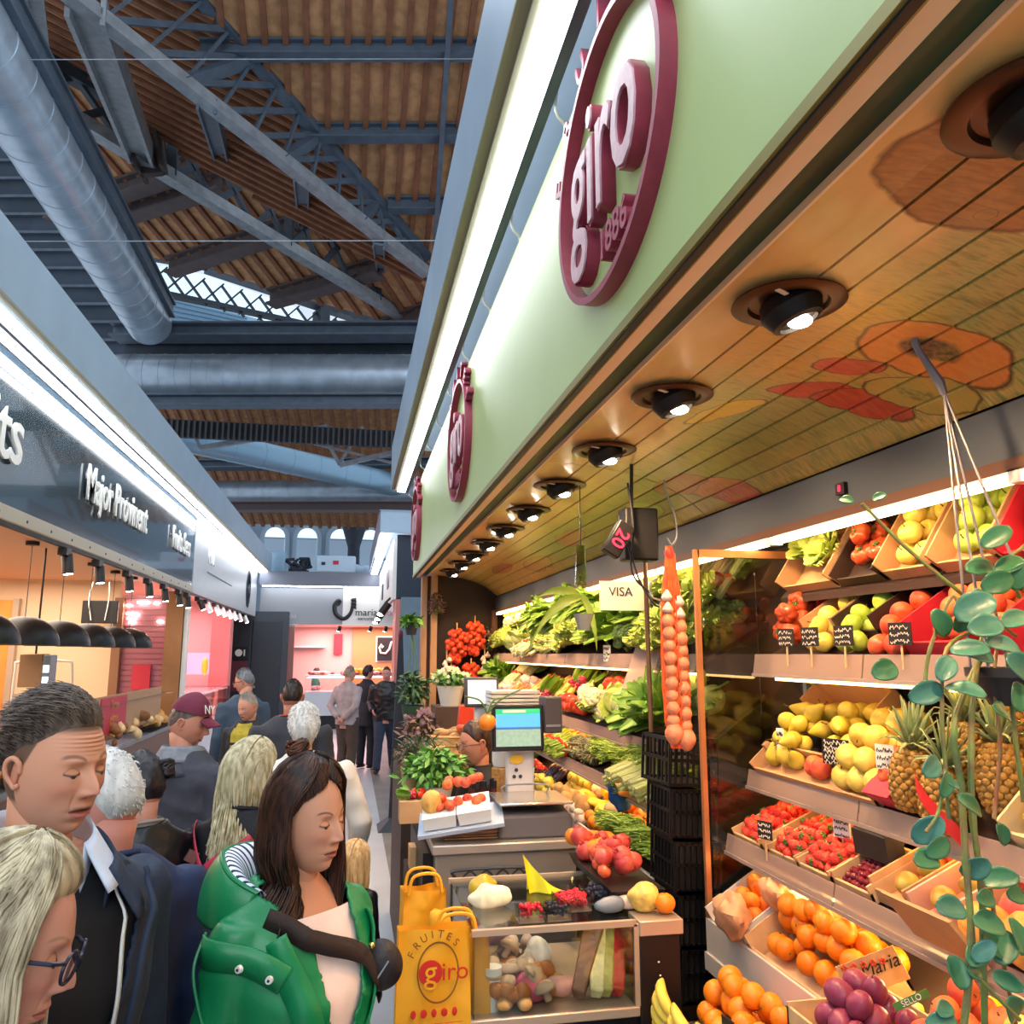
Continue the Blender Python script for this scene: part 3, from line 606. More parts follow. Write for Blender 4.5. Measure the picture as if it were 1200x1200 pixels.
tv = MB().span(-3.72, -3.25, 12.5, 12.56, 2.36, 2.68).build('television', black_m, label='black television hanging from the ceiling of the left stall', cat='television', bevel=.01)
m = MB(); m.tube(cr([(-3.6, 12.53, 3), (-3.63, 12.47, 2.7), (-3.58, 12.47, 2.4)], 4), .008, 6); m.tube(cr([(-3.4, 12.53, 3), (-3.37, 12.47, 2.7), (-3.4, 12.47, 2.4)], 4), .008, 6); m.build('cable', white_m, tv)
g = empty('ticket_machine', (-2.95, 8.9, 0), 'grey wall terminal with two small lit screens hanging by the pendants', 'machine')
MB().span(-.19, .02, -.1, .1, 1.62, 1.94).build('housing', mat('housing_tan', '#a5805c', .5), g, bevel=.01); MB().span(.02, .09, -.1, .1, 1.63, 1.93).build('front', mat('front_grey', '#8b929a', .4), g, bevel=.012)
MB().span(.03, .085, -.105, -.1, 1.76, 1.83).build('screen', mat('screen_on', '#e8f4ff', .3, emit='#e8f4ff', es=1.5), g); MB().span(.03, .085, -.105, -.1, 1.66, 1.72).build('screen', mat('screen_on'), g); MB().tube([(-.08, 0, 1.9), (-.08, 0, 2.99)], .01, 8).build('pole', sp, g)
m = MB(); m.tube(cr([(-.05, 0, 1.62), (.0, 0, 1.52), (.1, 0, 1.5), (.12, 0, 1.3)], 5), .006, 6); m.build('cable', steel_d, g)
# counter of the dark-fascia stall: glass case with pastries and a card sign
g = empty('display_counter', (0, 0, 0), 'glass fronted counter of the left stall heaped with golden pastries', 'counter')
MB().span(-3.1, -2.4, 3.5, 12.6, 0, .9).build('base', mat('base_brown', '#6a4c38', .5), g); MB().span(-3.0, -2.42, 3.5, 12.6, .9, .95).build('worktop', steel_l, g)
MB().span(-2.43, -2.42, 3.5, 12.6, .95, 1.06).build('front_glass', pane, g); MB().span(-2.95, -2.44, 3.5, 12.6, 1.4, 1.41).build('top_glass', pane, g)
pm = [mat('pastry_gold', '#d99a4c', .6, var=.25, vs=30), mat('pastry_brown', '#8a5528', .6, var=.3, vs=30), mat('pastry_pale', '#e8c08a', .6, var=.2, vs=30)]
pb = []
for k in range(3):
    o = MB().tube(cr([(-.08, -.02, 0), (-.03, .015, .02), (.03, .015, .02), (.08, -.02, 0)], 4), [.012]+[.03, .034, .038, .04, .042, .042, .042, .04, .038, .034, .03]+[.012], 10).build('pastry', pm[k], None); tag(o, ['golden curved pastry in the heap on the left counter', 'dark brown curved pastry in the heap on the left counter', 'pale curved pastry in the heap on the left counter'][k], 'pastry', 'pastries on the left counter')
    pb.append(o); o.location = (-2.7+.05*k, 7.4, 1.04)
for k in range(150): dup(pb[k % 3], (random.uniform(-2.92, -2.47), random.uniform(5.2, 12.3), 1.0+random.choice((0, 0.04, .08, .13))), (random.uniform(-.4, .4), random.uniform(-.4, .4), random.uniform(0, 6)), random.uniform(1.2, 2.0))
g = empty('card_sign', (0, 0, 0), 'tan board with a red notice standing above the left counter', 'sign')
MB().span(-2.50, -2.48, 9.0, 12.0, 1.08, 1.5).build('board', mat('board_card', '#b98d62', .5), g)
rd = mat('notice_red', '#cc3344', .5); MB().span(-2.478, -2.47, 9.2, 10.2, 1.1, 1.48).build('notice', rd, g)
text_obj('Sense', .13, .004, frameM((-2.466, 9.7, 1.4), (0, 1, 0), (0, 0, 1), (1, 0, 0)), mat('notice_gold', '#d98a4a'), 'lettering', g); text_obj('gluten', .13, .004, frameM((-2.466, 9.7, 1.26), (0, 1, 0), (0, 0, 1), (1, 0, 0)), mat('notice_gold'), 'lettering', g)
MB().span(-3.1, -2.85, 12.95, 13.0, 1.42, 1.78).build('wall_notice', rd, label='plain crimson notice on the mauve tiled wall', cat='notice')
g = empty('step_frame', (0, 0, 0), 'pale tubular frame leaning behind the left counter', 'frame')
MB().tube(cr([(-3.6, 10, 1.0), (-3.6, 10, 1.75), (-3.55, 10, 1.85), (-3.1, 10, 1.86), (-3.02, 10, 1.75), (-2.98, 10, 1.0)], 4), .015, 8).build('tube', mat('pale_tube', '#d8cfc4', .4), g); MB().span(-3.45, -3.1, 9.95, 9.97, 1.2, 1.45).build('panel', black_m, g)
bag = MB().ell((0, 0, 0), (.22, .2, .2), 24, 16, fn=lambda p: p*(1+.25*noise.noise(p*9))).build('bread_bag', mat('bread_paper', '#e0b878', .6, var=.25, vs=10), label='crumpled golden heap of bread bags at the far left', cat='bread'); bag.location = (-3.0, 6.9, 1.65)
# butcher stall (pink light)
pinkw = mat('wall_pinkish', '#dcb4b4', .5); MB().span(-5.6, -2.4, 17.9, 18, 0, 3).build('wall_butcher_end', pinkw, kind='structure')
MB().span(-2.75, -2.38, 17.5, 17.9, 0, 2.86).build('pillar_pink', mat('pillar_pink', '#b86a68', .5), kind='structure', label='reddish pillar between the butcher stall and the dark doors', cat='pillar')
g = empty('butcher_case', (0, 0, 0), 'refrigerated glass case full of pink meat trays in the left butcher stall', 'display case')
MB().span(-3.2, -2.3, 13.3, 17.4, 0, .8).build('base', mat('case_white', '#cfd4da', .4), g); MB().span(-2.32, -2.3, 13.3, 17.4, .8, 1.3).build('front_glass', pane, g); MB().span(-3.2, -2.32, 13.3, 17.4, 1.3, 1.31).build('top_glass', pane, g)
MB().span(-3.1, -2.35, 13.35, 17.35, 1.26, 1.28).build('pink_tube', mat('tube_pink', '#fff', emit='#ff9aa8', es=6), g)
mm = [mat('meat_pink', '#e08080', .45, var=.2, vs=20), mat('meat_red', '#b84848', .45, var=.2, vs=20), mat('meat_pale', '#f0b8a8', .45, var=.15, vs=20)]
mb0 = []
for k in range(3):
    o = MB().ell((0, 0, 0), (.09, .06, .04), 14, 8, fn=lambda p: p*(1+.3*noise.noise(p*25+Vector((k, 0, 0))))).build('meat_cut', mm[k]); tag(o, ['pink cut of meat in the left butcher case', 'deep red cut of meat in the left butcher case', 'pale cut of meat in the left butcher case'][k], 'meat', 'meat cuts in the left butcher case'); o.location = (-2.6-.1*k, 14, .88); mb0.append(o)
for k in range(70): dup(mb0[k % 3], (random.uniform(-3.1, -2.4), random.uniform(13.4, 17.2), .86+random.choice((0, .07, .2))), (0, 0, random.random()*6), random.uniform(.8, 1.5))
for k in range(2):
    g = empty('steel_hanger', (-2.9, 14.2+1.3*k, 1.8), ['left white hanging rail with round fittings in the butcher stall', 'right white hanging rail with round fittings in the butcher stall'][k], 'hanger'); MB().tube([(0, 0, 0), (0, 0, 1.2)], .035, 10).build('pipe', white_m, g); MB().ell((0, 0, 0), (.08, .08, .05), 12, 8).build('knob', white_m, g)
MB().span(-3.3, -2.6, 16.5, 16.6, 1.55, 1.95).build('wall_shelf', mat('shelf_lilac', '#a9b8d8', .5), label='pale lilac shelf unit at the back of the butcher stall', cat='shelf')
MB().ell((-2.62, 16.2, 1.7), (.06, .06, .16), 10, 8).build('yellow_bag', mat('bag_yellow', '#e8b838', .5), label='small yellow bag hanging in the butcher stall', cat='bag')
# dark service doors
m = MB().span(-3.4, -1.55, 21.9, 22, 0, 3.0).build('wall_service', mat('service_dark', '#3a4048', .45), kind='structure')
d = MB().span(-2.42, -1.72, 21.82, 21.9, 0, 2.75).build('door_1', mat('door_dark', '#2b3037', .4), kind='structure', bevel=.01); MB().ell((-2.33, 21.78, 1.1), (.04, .03, .04), 10, 6).build('door_knob', steel_l, d)
d = MB().span(-3.2, -2.45, 21.82, 21.9, 0, 2.75).build('door_2', mat('door_dark'), kind='structure', bevel=.01); MB().ell((-2.55, 21.78, 1.1), (.04, .03, .04), 10, 6).build('door_knob', steel_l, d)
MB().span(-2.95, -2.5, 21.7, 21.76, 1.0, 1.75).build('notice_panel', mat('maroon', '#5e2230', .5), label='maroon notice panel on the dark service doors', cat='notice')
g = MB().span(-2.95, -2.5, 21.7, 21.76, 1.8, 2.1).build('safety_box', black_m, label='black box with white symbols above the maroon panel', cat='sign'); m = MB()
m.lathe([(.05, 0), (.09, 0), (.09, .01), (.05, .01)], 16, (-2.72, 21.69, 1.95), M=Euler((pi/2, 0, 0)).to_matrix()); m.span(-2.6, -2.57, 21.68, 21.7, 1.87, 2.03); m.build('symbol', white_m, g)
# ================================================================ far stall across the aisle
YF = 22
g = empty('far_fascia', (0, 0, 0), 'grey and white fascia with a scroll emblem facing down the aisle', 'fascia')
MB().span(-2.3, -.2, YF, YF+.08, 2.68, 3.62).build('grey_panel', mat('far_grey', '#8c9094', .4), g); MB().span(-.2, 1.6, YF-.02, YF+.06, 2.66, 3.64).build('white_panel', mat('far_white', '#dcd9d2', .4), g)
MB().span(-2.3, 1.6, YF-.4, YF+.2, 3.66, 4.02).build('canopy_band', mat('far_band', '#757a86', .5), g); MB().span(-2.25, 1.6, YF-.22, YF-.12, 3.64, 3.66).build('light_strip', ledm, g)
def fp(x, y): p = at(x, y, Y=YF-.03); return (p.x, YF-.035, p.z)
m = MB(); bk = cr([fp(396, 710), fp(399, 705), fp(396, 704), fp(392, 710), fp(394, 720), fp(403, 725), fp(411, 718), fp(414, 705), fp(417, 701)], 5)
m.tube(bk, [.02+.035*sin(pi*i/len(bk)) for i in range(len(bk))], 8)
for dy in (0, 4, 8): m.tube(cr([fp(411.5, 704+dy), fp(415, 703+dy), fp(417.5, 706+dy)], 4), [.035, .045, .045, .05, .045, .04, .035, .02, .01], 8)
m.build('scroll_emblem', black_m, g)
F = frameM((0, YF-.04, 0), (1, 0, 0), (0, 0, 1), (0, -1, 0))
p = at(431, 718, Y=YF); text_obj('maria', .26, .02, Matrix.Translation((p.x-.04, 0, p.z)) @ F, black_m, 'lettering', g); text_obj('rosa', .26, .02, Matrix.Translation((p.x+.62, 0, p.z)) @ F, mat('pink_letter', '#d890a0'), 'lettering', g)
p = at(431, 724, Y=YF); text_obj('xarcuteria', .13, .02, Matrix.Translation((p.x, 0, p.z-.02)) @ F, black_m, 'lettering', g)
p = at(330, 722, Y=YF); text_obj('Lavabos', .17, .02, Matrix.Translation((p.x+.1, 0, p.z)) @ F, mat('grey_letter', '#b9bcc0'), 'lettering', g); text_obj('Ascensor', .17, .02, Matrix.Translation((p.x+.1, 0, p.z-.22)) @ F, mat('grey_letter'), 'lettering', g)
MB().span(-1.9, -1.4, 21.95, 22.05, 0, 2.66).build('pillar_far', mat('pillar_far', '#8a5850', .5), kind='structure', label='brown pillar left of the pink far stall', cat='pillar')
MB().span(-1.6, 2.5, 25, 25.1, 0, 3).build('wall_far_stall', mat('far_pinkwall', '#e8b0a8', .5), kind='structure'); MB().span(-1.6, 2.5, 22.1, 25, 2.7, 2.76).build('ceiling_far_stall', mat('far_ceil', '#f0c8c0', .5), kind='structure')
MB().span(.1, 1.6, 24.9, 25, 0, 2.7).build('wall_far_orange', mat('far_orange', '#cf8a58', .5), kind='structure')
g = empty('far_counter', (0, 0, 0), 'pink lit meat counter of the stall at the end of the aisle', 'counter')
MB().span(-1.1, 1.5, 22.1, 23, .35, .95).build('front', mat('far_counter', '#c9cdd2', .3), g); MB().span(-1.1, 1.5, 22.2, 23, 0, .35).build('plinth', black_m, g); MB().span(-1.1, 1.5, 22.1, 22.12, .95, 1.35).build('front_glass', pane, g); MB().span(-1.1, 1.5, 22.1, 23, 1.35, 1.37).build('top_shelf', mat('far_counter'), g)
MB().span(-1.05, 1.45, 22.2, 22.9, 1.30, 1.32).build('pink_tube', mat('tube_pink'), g)
for k in range(46): dup(mb0[k % 3], (random.uniform(-1, 1.4), random.uniform(22.2, 22.9), random.choice((.98, 1.05, 1.42))), (0, 0, random.random()*6), random.uniform(.8, 1.6), ['pink cut of meat on the far counter', 'deep red cut of meat on the far counter', 'pale cut of meat on the far counter'][k % 3], 'meat cuts on the far counter')
ye = mat('cheese_yellow', '#ecb430', .5)
for k in range(7): MB().lathe([(.09, -.06), (.11, -.03), (.11, .03), (.09, .06)], 14, (.0+.16*k, 22.5, 1.44), M=Euler((0, 1.3, .3*k)).to_matrix()).build('cheese_roll', ye, label='yellow cheese roll on top of the far counter', cat='cheese', group='yellow rolls on the far counter')
g = MB().span(.82, 1.45, 24.8, 24.86, 1.72, 2.4).build('emblem_sign', black_m, label='black square sign with a white scroll in the far stall', cat='sign')
m = MB(); m.tube([(x*.9+.85, 24.77, z) for x, z in ((.1, 2.1), (.16, 2.14), (.1, 2.2), (.03, 2.1), (.08, 1.95), (.24, 1.93), (.36, 2.06), (.42, 2.26), (.5, 2.28))], .03, 8); m.build('scroll', white_m, g); g2 = MB().span(.78, 1.5, 24.87, 24.9, 1.68, 2.44).build('frame', white_m, g)
MB().span(-.45, -.2, 24.9, 24.95, 1.9, 2.5).build('wall_notice', rd, label='small red poster on the pink wall of the far stall', cat='poster')
MB().span(-1.6, -.7, 24.7, 25, 2.1, 2.15).build('wall_shelf', mat('far_counter'), label='white wall shelf in the pink far stall', cat='shelf')
for k, x in enumerate((-.25, .55, .95)):
    g = empty('ceiling_spotlight', (x, 21.9, 2.62), ['left small black spotlight under the far fascia', 'middle small black spotlight under the far fascia', 'right small black spotlight under the far fascia'][k], 'spotlight'); MB().lathe([(.05, 0), (.05, -.12)], 10, M=Euler((.5, .3, 0)).to_matrix()).build('barrel', sp, g); MB().ell(Euler((.5, .3, 0)).to_matrix() @ Vector((0, 0, -.13)), (.05, .05, .02), 10, 6).build('lens', sb, g)
# machines on the far stall roof
for k, (x0, x1, z0, z1, lb, c) in enumerate([(-2.35, -1.75, 4.02, 4.62, 'tall pale blue cabinet on the far stall roof', '#9cc0d8'), (-.95, .1, 4.05, 4.52, 'long white machine with a red mark on the far stall roof', '#c9dfee'), (.75, 1.3, 4.02, 4.42, 'small pale box unit on the far stall roof', '#b5d0e2')]):
    g = MB().span(x0, x1, 22.2, 23, z0, z1).build('cooling_unit', mat('unit%d' % k, c, .4), label=lb, cat='machine', bevel=.05)
    if k == 1: MB().span(-.5, -.35, 22.18, 22.2, 4.28, 4.38).build('red_mark', rd, g); MB().span(-.8, -.7, 22.18, 22.2, 4.26, 4.34).build('grey_mark', steel_d, g)
m = MB(); random.seed(3)
for k in range(26): m.tube([(random.uniform(-1.75, -1.05), 22.4, random.uniform(4.05, 4.45)), (random.uniform(-1.75, -1.05), 22.5, random.uniform(4.05, 4.45))], .04, 6)
m.build('compressor', steel_d, label='dark tangle of pipes and compressor on the far stall roof', cat='machine')
m = MB(); 
for k in range(8): m.ell((.1+.09*k, 22.6, 4.15+.1*random.random()), (.14, .1, .1), 8, 6)
m.build('wrapped_pipes', mat('unit1'), label='pale wrapped pipes beside the long white machine', cat='pipes')
# ================================================================ next stall on the right
g = empty('stall_fascia', (0, 0, 0), 'white fascia of the farther right stall with a bright light strip', 'fascia')
MB().span(.72, .78, 14.5, 21.5, 2.88, 3.95).build('panel', white_m, g); MB().span(.45, .47, 14.3, 21.5, 4.02, 4.42).build('canopy_face', mat('canopy_violet', '#8a8896', .5), g); MB().span(.45, 3, 14.3, 14.35, 4.03, 4.44).build('canopy_end', canopy_m, g); MB().span(.45, 3, 14.3, 21.5, 4.40, 4.44).build('canopy_top', canopy_m, g)
MB().span(.5, .66, 14.4, 21.5, 3.97, 3.99).build('light_strip', ledm, g); MB().span(.78, 3, 14.5, 14.6, 2.88, 4.03).build('end_panel', mat('navy_panel', '#232f3d', .45), g)
text_obj('ON', .5, .02, frameM((.71, 16.3, 3.35), (0, -1, 0), (0, 0, 1), (-1, 0, 0)), steel_l, 'lettering', g); text_obj('W', .5, .02, frameM((.71, 19, 3.3), (0, -1, 0), (0, 0, 1), (-1, 0, 0)), steel_d, 'lettering', g)
MB().span(.86, 1.3, 14.2, 14.5, 0, 2.9).build('pillar_grey', mat('pillar_grey', '#6b7f8c', .5, var=.05), kind='structure', label='blue-grey pillar under the navy end panel', cat='pillar'); MB().span(.78, .86, 14.5, 15.4, 0, 2.9).build('pillar_rose', mat('pillar_rose', '#d98a80', .5), kind='structure', label='rose pillar beside the grey one', cat='pillar')
for k, (y, z) in enumerate(((15.2, 2.75), (16.6, 2.72), (18.0, 2.7))):
    q = empty('track_spotlight', (.62, y, z), ['nearest tilted spotlight under the farther right stall', 'middle tilted spotlight under the farther right stall', 'farthest tilted spotlight under the farther right stall'][k], 'spotlight'); t = Euler((0, R(35), 0)).to_matrix(); MB().lathe([(.07, .12), (.07, -.12)], 12, M=t).build('barrel', sp, q); MB().ell(t @ Vector((0, 0, -.13)), (.065, .065, .03), 10, 6).build('lens', sb, q); MB().tube([(0, 0, .1), (.1, 0, .2)], .02, 6).build('bracket', sp, q)
# dark folded post with a foot
g = empty('folded_awning_post', (0, 0, 0), 'tall slim dark post on a triangular metal foot beside the aisle', 'post')
pt = at(465, 970, Z=0); X0 = pt.x; Y0 = pt.y
MB().hexa([(X0-.1, Y0-.05, .05), (X0+.12, Y0-.05, .05), (X0+.12, Y0+.05, .05), (X0-.1, Y0+.05, .05), (X0-.03, Y0-.02, 2.13), (X0+.02, Y0-.02, 2.13), (X0+.02, Y0+.02, 2.13), (X0-.03, Y0+.02, 2.13)]).build('post', mat('post_navy', '#1f2733', .5), g)
MB().hexa([(X0-.22, Y0-.25, 0), (X0+.25, Y0-.25, 0), (X0+.25, Y0+.25, 0), (X0-.22, Y0+.25, 0), (X0-.08, Y0-.08, .12), (X0+.12, Y0-.08, .12), (X0+.12, Y0+.08, .12), (X0-.08, Y0+.08, .12)]).build('foot', steel_d, g)
MB().ell((X0-.005, Y0, 2.16), (.03, .03, .06), 10, 8).build('finial', mat('maroon'), g)
# local lights of the other stalls
lamp('AREA', 'left_stall_light', (-4.2, 9, 2.95), 280, (1, .82, .66), 2.2, (0, 0, 0), sy=7)
lamp('AREA', 'butcher_light', (-3.2, 15.5, 2.9), 130, (1, .55, .58), 1.5, (0, 0, 0), sy=3.5)
lamp('AREA', 'far_stall_light', (.2, 23.6, 2.65), 230, (1, .6, .58), 3, (0, 0, 0), sy=2)
# ================================================================ produce
random.seed(21); U = random.uniform
def fm(name, c, c2, rough=.4, sc=9, bump=.15, bs=60, **k): return mat(name, c, rough, col2=c2, vs=sc, bump=bump, bs=bs, **k)
PM = dict(orange=fm('peel_orange', '#e87808', '#f0881a', .38, bs=260), mandarin=fm('peel_mandarin', '#ea6f12', '#f0861e', .35, bs=260), lemon=fm('peel_lemon', '#f2cf2a', '#f6dc4c', .38, bs=200), quince=fm('skin_quince', '#e2c04a', '#ecd468'), yapple=fm('skin_yellow_apple', '#e6cc50', '#efd86a', .3),
  gapple=fm('skin_green_apple', '#9fbf3a', '#b8cc50', .28), rapple=fm('skin_red_apple', '#c83a2c', '#e2663a', .28, 14), peach=fm('skin_peach', '#e8823c', '#d8503a', .6, 12), tomato=fm('skin_tomato', '#d8361c', '#e8502c', .2), btomato=fm('skin_beef_tomato', '#b5401f', '#cf5a30', .25, 14), pear=fm('skin_pear', '#cfb838', '#dec850', .4, 12),
  mango=fm('skin_mango', '#d8803a', '#a8a03c', .35, 10), pom=fm('skin_pomegranate', '#a82a32', '#d05a48', .4, 10), melon=fm('skin_melon', '#e6b45a', '#d89040', .6, 20), plum=fm('skin_plum', '#7a2c48', '#983c54', .35, 10), cherry=fm('skin_cherry', '#5e0f1c', '#8a1a28', .15), straw=fm('skin_strawberry', '#d42a22', '#e04a34', .3, 40, .5, 160),
  potato=fm('skin_potato', '#a5804c', '#c09a64', .8), aub=fm('skin_aubergine', '#2a1622', '#3c2030', .2), zuc=fm('skin_courgette', '#2f4a20', '#4a6a2c', .35, 20), carrot=fm('skin_carrot', '#e07a28', '#ec9040', .5), onion=fm('skin_onion', '#c8803c', '#b0602c', .35, 14), garlic=fm('skin_garlic', '#e8d8c4', '#d8bcae', .5, 14), lett=fm('leaf_lettuce', '#a8c050', '#c8d470', .5, 14, .4, 50), cab=fm('leaf_cabbage', '#b8c870', '#d0d890', .5, 9, .4, 30),
  dkg=fm('leaf_dark', '#3c5a24', '#587a34', .5, 14, .4, 50), cel=fm('stalk_pale', '#d8d490', '#c2cc6a', .5, 12), leek=fm('leek_white', '#e8e4c0', '#b8c878', .5, 6), beans=fm('bean_green', '#8aa83c', '#a8c04c', .5, 14), cauli=fm('cauli_white', '#efe6c8', '#e0d4a8', .7, 30, .8, 70), corn=fm('corn_yellow', '#e8c040', '#f0d060', .4, 30, .5, 120), bana=fm('banana_yellow', '#e8c848', '#dcb840', .45, 12), pine=fm('pineapple_skin', '#b88a3c', '#8c6a30', .6, 40, .6, 60), pinl=fm('pineapple_leaf', '#7f9460', '#a0a878', .5, 10),
  stem=mat('stem_green', '#5c7a34', .6), stemb=mat('stem_brown', '#5c4228', .8), ppl=fm('pepper_red', '#c82818', '#d83c20', .2, 6), ppy=fm('pepper_yellow', '#ecb820', '#f0c840', .2, 6), rad=fm('radish_pink', '#d84a6a', '#c83a58', .35), art=fm('artichoke_green', '#7f8f50', '#8a6a5c', .5, 20), garl=fm('garlic_purple', '#c89aa0', '#e0c8c0', .5, 14), wht=fm('turnip_white', '#f0e8da', '#e0c8c8', .4), chard=fm('leaf_chard', '#6f9a34', '#8fb844', .45, 12, .4, 50), squash=fm('squash_tan', '#d8a870', '#e0b880', .5, 9), mush=fm('mushroom_tan', '#b89878', '#d0b494', .7, 14), kiwi=fm('kiwi_skin', '#6f5a34', '#856c42', .9, 30))
def apple_f(r, dim=.16, sq=.92, low=.9):
    def f(p):
        q = Vector(p); d = math.hypot(q.x, q.y)/r; q.z *= sq
        if q.z > 0: q.z -= r*dim*math.exp(-(d/.35)**2)*2.2
        else: q.z += r*dim*math.exp(-(d/.3)**2)*1.4; q.x *= lerp(1, low, min(1, -q.z/r)); q.y *= lerp(1, low, min(1, -q.z/r))
        return q
    return f
def fruit(kind, name, cat, r, build):
    e = bpy.data.objects.new(name, None) if False else None
    return build
PROTO = {}
def single(key, name, cat, mk, matl, extra=None):
    """one prototype: the body mesh carries the thing, small pieces are its children"""
    m = MB(); mk(m); o = m.build(name, matl, smooth='full'); o['category'] = cat
    if extra:
        for (pn, pm, pf) in extra: q = MB(); pf(q); q.build(pn, pm, o, smooth='full')
    COL.objects.unlink(o)
    for c in o.children: COL.objects.unlink(c)
    PROTO[key] = o; return o
def put(key, loc, rot=(0, 0, 0), sc=1, label=None, group=None, parts=True):
    o = PROTO[key]; c = o.copy(); COL.objects.link(c); c.location = loc; c.rotation_euler = rot; c.scale = (sc,)*3 if isinstance(sc, (int, float)) else sc
    c['label'] = label; c['group'] = group
    if parts:
        for ch_ in o.children: d = ch_.copy(); COL.objects.link(d); d.parent = c
    return c
def stemf(z, h=.012, r=.002): return lambda q: q.tube([(0, 0, z), (.001, 0, z+h*.5), (.004, 0, z+h)], [r, r*.8, r*1.1], 6)
def calyx(z, r, n=5): return lambda q: [q.tube([(0, 0, z), (r*.6*cos(a), r*.6*sin(a), z+.003), (r*cos(a), r*sin(a), z-.002)], [.002, .004, .0008], 5, flat=.4) for a in [2*pi*i/n for i in range(n)]]
single('orange', 'orange', 'orange', lambda m: m.ell((0, 0, 0), (.036, .036, .035), 20, 14, fn=apple_f(.036, .03, .97, .97)), PM['orange'], [('stem_button', PM['stem'], lambda q: q.ell((0, 0, .0335), (.004, .004, .0015), 8, 4))])
single('mandarin', 'mandarin', 'mandarin', lambda m: m.ell((0, 0, 0), (.03, .03, .026), 18, 12, fn=apple_f(.03, .07, .95, .97)), PM['mandarin'], [('stem_button', PM['stem'], lambda q: q.ell((0, 0, .0225), (.004, .004, .002), 8, 4))])
def tip(r, a=.25):
    def f(p): q = Vector(p); t = abs(q.z)/r; q.z *= 1+a*max(0, t-.6)*2; return q
    return f
single('lemon', 'lemon', 'lemon', lambda m: m.ell((0, 0, 0), (.028, .028, .036), 18, 14, fn=tip(.036, .35)), PM['lemon'])
single('quince', 'quince', 'quince', lambda m: m.ell((0, 0, 0), (.04, .04, .043), 18, 14, fn=apple_f(.04, .1, 1, .85)), PM['quince'], [('stem', PM['stemb'], stemf(.035))])
for k, n_, r in (('yapple', 'yellow_apple', .037), ('gapple', 'green_apple', .037), ('rapple', 'red_apple', .036)): single(k, n_, 'apple', lambda m, r=r: m.ell((0, 0, 0), (r, r, r), 20, 14, fn=apple_f(r)), PM[k], [('stem', PM['stemb'], stemf(r*.6, .018))])
single('peach', 'peach', 'peach', lambda m: m.ell((0, 0, 0), (.036, .036, .035), 18, 12, fn=lambda p: apple_f(.036, .1)(p)*(1-.06*math.exp(-(math.atan2(p.y, p.x)/.25)**2))), PM['peach'], [('stem', PM['stemb'], stemf(.026, .005))])
single('tomato', 'tomato', 'tomato', lambda m: m.ell((0, 0, 0), (.033, .033, .029), 18, 12, fn=apple_f(.033, .08)), PM['tomato'], [('calyx', PM['stem'], calyx(.026, .014))])
single('btomato', 'beef_tomato', 'tomato', lambda m: m.ell((0, 0, 0), (.046, .046, .036), 26, 12, fn=lambda p: apple_f(.046, .16)(p)*(1+.07*cos(6*math.atan2(p.y, p.x)))), PM['btomato'], [('calyx', PM['stem'], calyx(.024, .016))])
single('cherrytom', 'vine_tomato', 'tomato', lambda m: m.ell((0, 0, 0), (.021, .021, .020), 12, 8), PM['tomato'])
def pearf(p):
    q = Vector(p); t = max(0, q.z/.045); q.x *= 1-.52*t**.8*(t > 0); q.y *= 1-.52*t**.8*(t > 0); q.z *= 1+.25*(t > 0)*t; return q
single('pear', 'pear', 'pear', lambda m: m.ell((0, 0, 0), (.033, .033, .042), 18, 14, fn=pearf), PM['pear'], [('stem', PM['stemb'], stemf(.05, .022, .0018))])
single('mango', 'mango', 'mango', lambda m: m.ell((0, 0, 0), (.04, .034, .056), 18, 14, fn=lambda p: Vector((p.x+.006*(p.z/.05)**2, p.y, p.z))), PM['mango'], [('stem', PM['stemb'], stemf(.055, .006))])
single('pom', 'pomegranate', 'pomegranate', lambda m: m.ell((0, 0, 0), (.048, .048, .046), 22, 14, fn=lambda p: p*(1+.03*cos(5*math.atan2(p.y, p.x)))), PM['pom'], [('crown', PM['pom'], lambda q: [q.tube([(.008*cos(a), .008*sin(a), .042), (.012*cos(a), .012*sin(a), .06)], [.006, .001], 6) for a in [2*pi*i/5 for i in range(5)]])])
single('melon', 'small_melon', 'melon', lambda m: m.ell((0, 0, 0), (.058, .058, .062), 30, 16, fn=lambda p: p*(1+.025*cos(10*math.atan2(p.y, p.x)))), PM['melon'], [('stem', PM['stem'], stemf(.06, .012, .004))])
single('plum', 'plum', 'plum', lambda m: m.ell((0, 0, 0), (.032, .032, .04), 18, 12), PM['plum'], [('stem', PM['stemb'], stemf(.038, .008))])
single('cherry', 'cherry', 'cherry', lambda m: m.ell((0, 0, 0), (.012, .012, .012), 12, 8), PM['cherry'])
def strf(p): q = Vector(p); t = (-q.z/.022+1)/2; k = 1.15-.75*t**1.5; return Vector((q.x*k, q.y*k, q.z))
single('straw', 'strawberry', 'strawberry', lambda m: m.ell((0, 0, 0), (.019, .019, .022), 14, 10, fn=strf), PM['straw'], [('leafy_cap', PM['stem'], calyx(.021, .014, 6))])
single('potato', 'potato', 'potato', lambda m: m.ell((0, 0, 0), (.05, .034, .03), 18, 12, fn=lambda p: p*(1+.2*noise.noise(p*22))), PM['potato'])
single('kiwi', 'kiwi', 'kiwi', lambda m: m.ell((0, 0, 0), (.035, .026, .026), 14, 10), PM['kiwi'])
def longv(L, r0, r1, bend=.1, prof=None): 
    k = 10; pts = [(L*(i/k-.5), bend*L*math.sin(pi*i/k), 0) for i in range(k+1)]; rs = [max(.003, lerp(r0, r1, i/k)*math.sin(pi*min(1, max(.04, (i+.35)/(k+.7))))**.35) for i in range(k+1)]
    return lambda m: m.tube(pts, rs, 12)
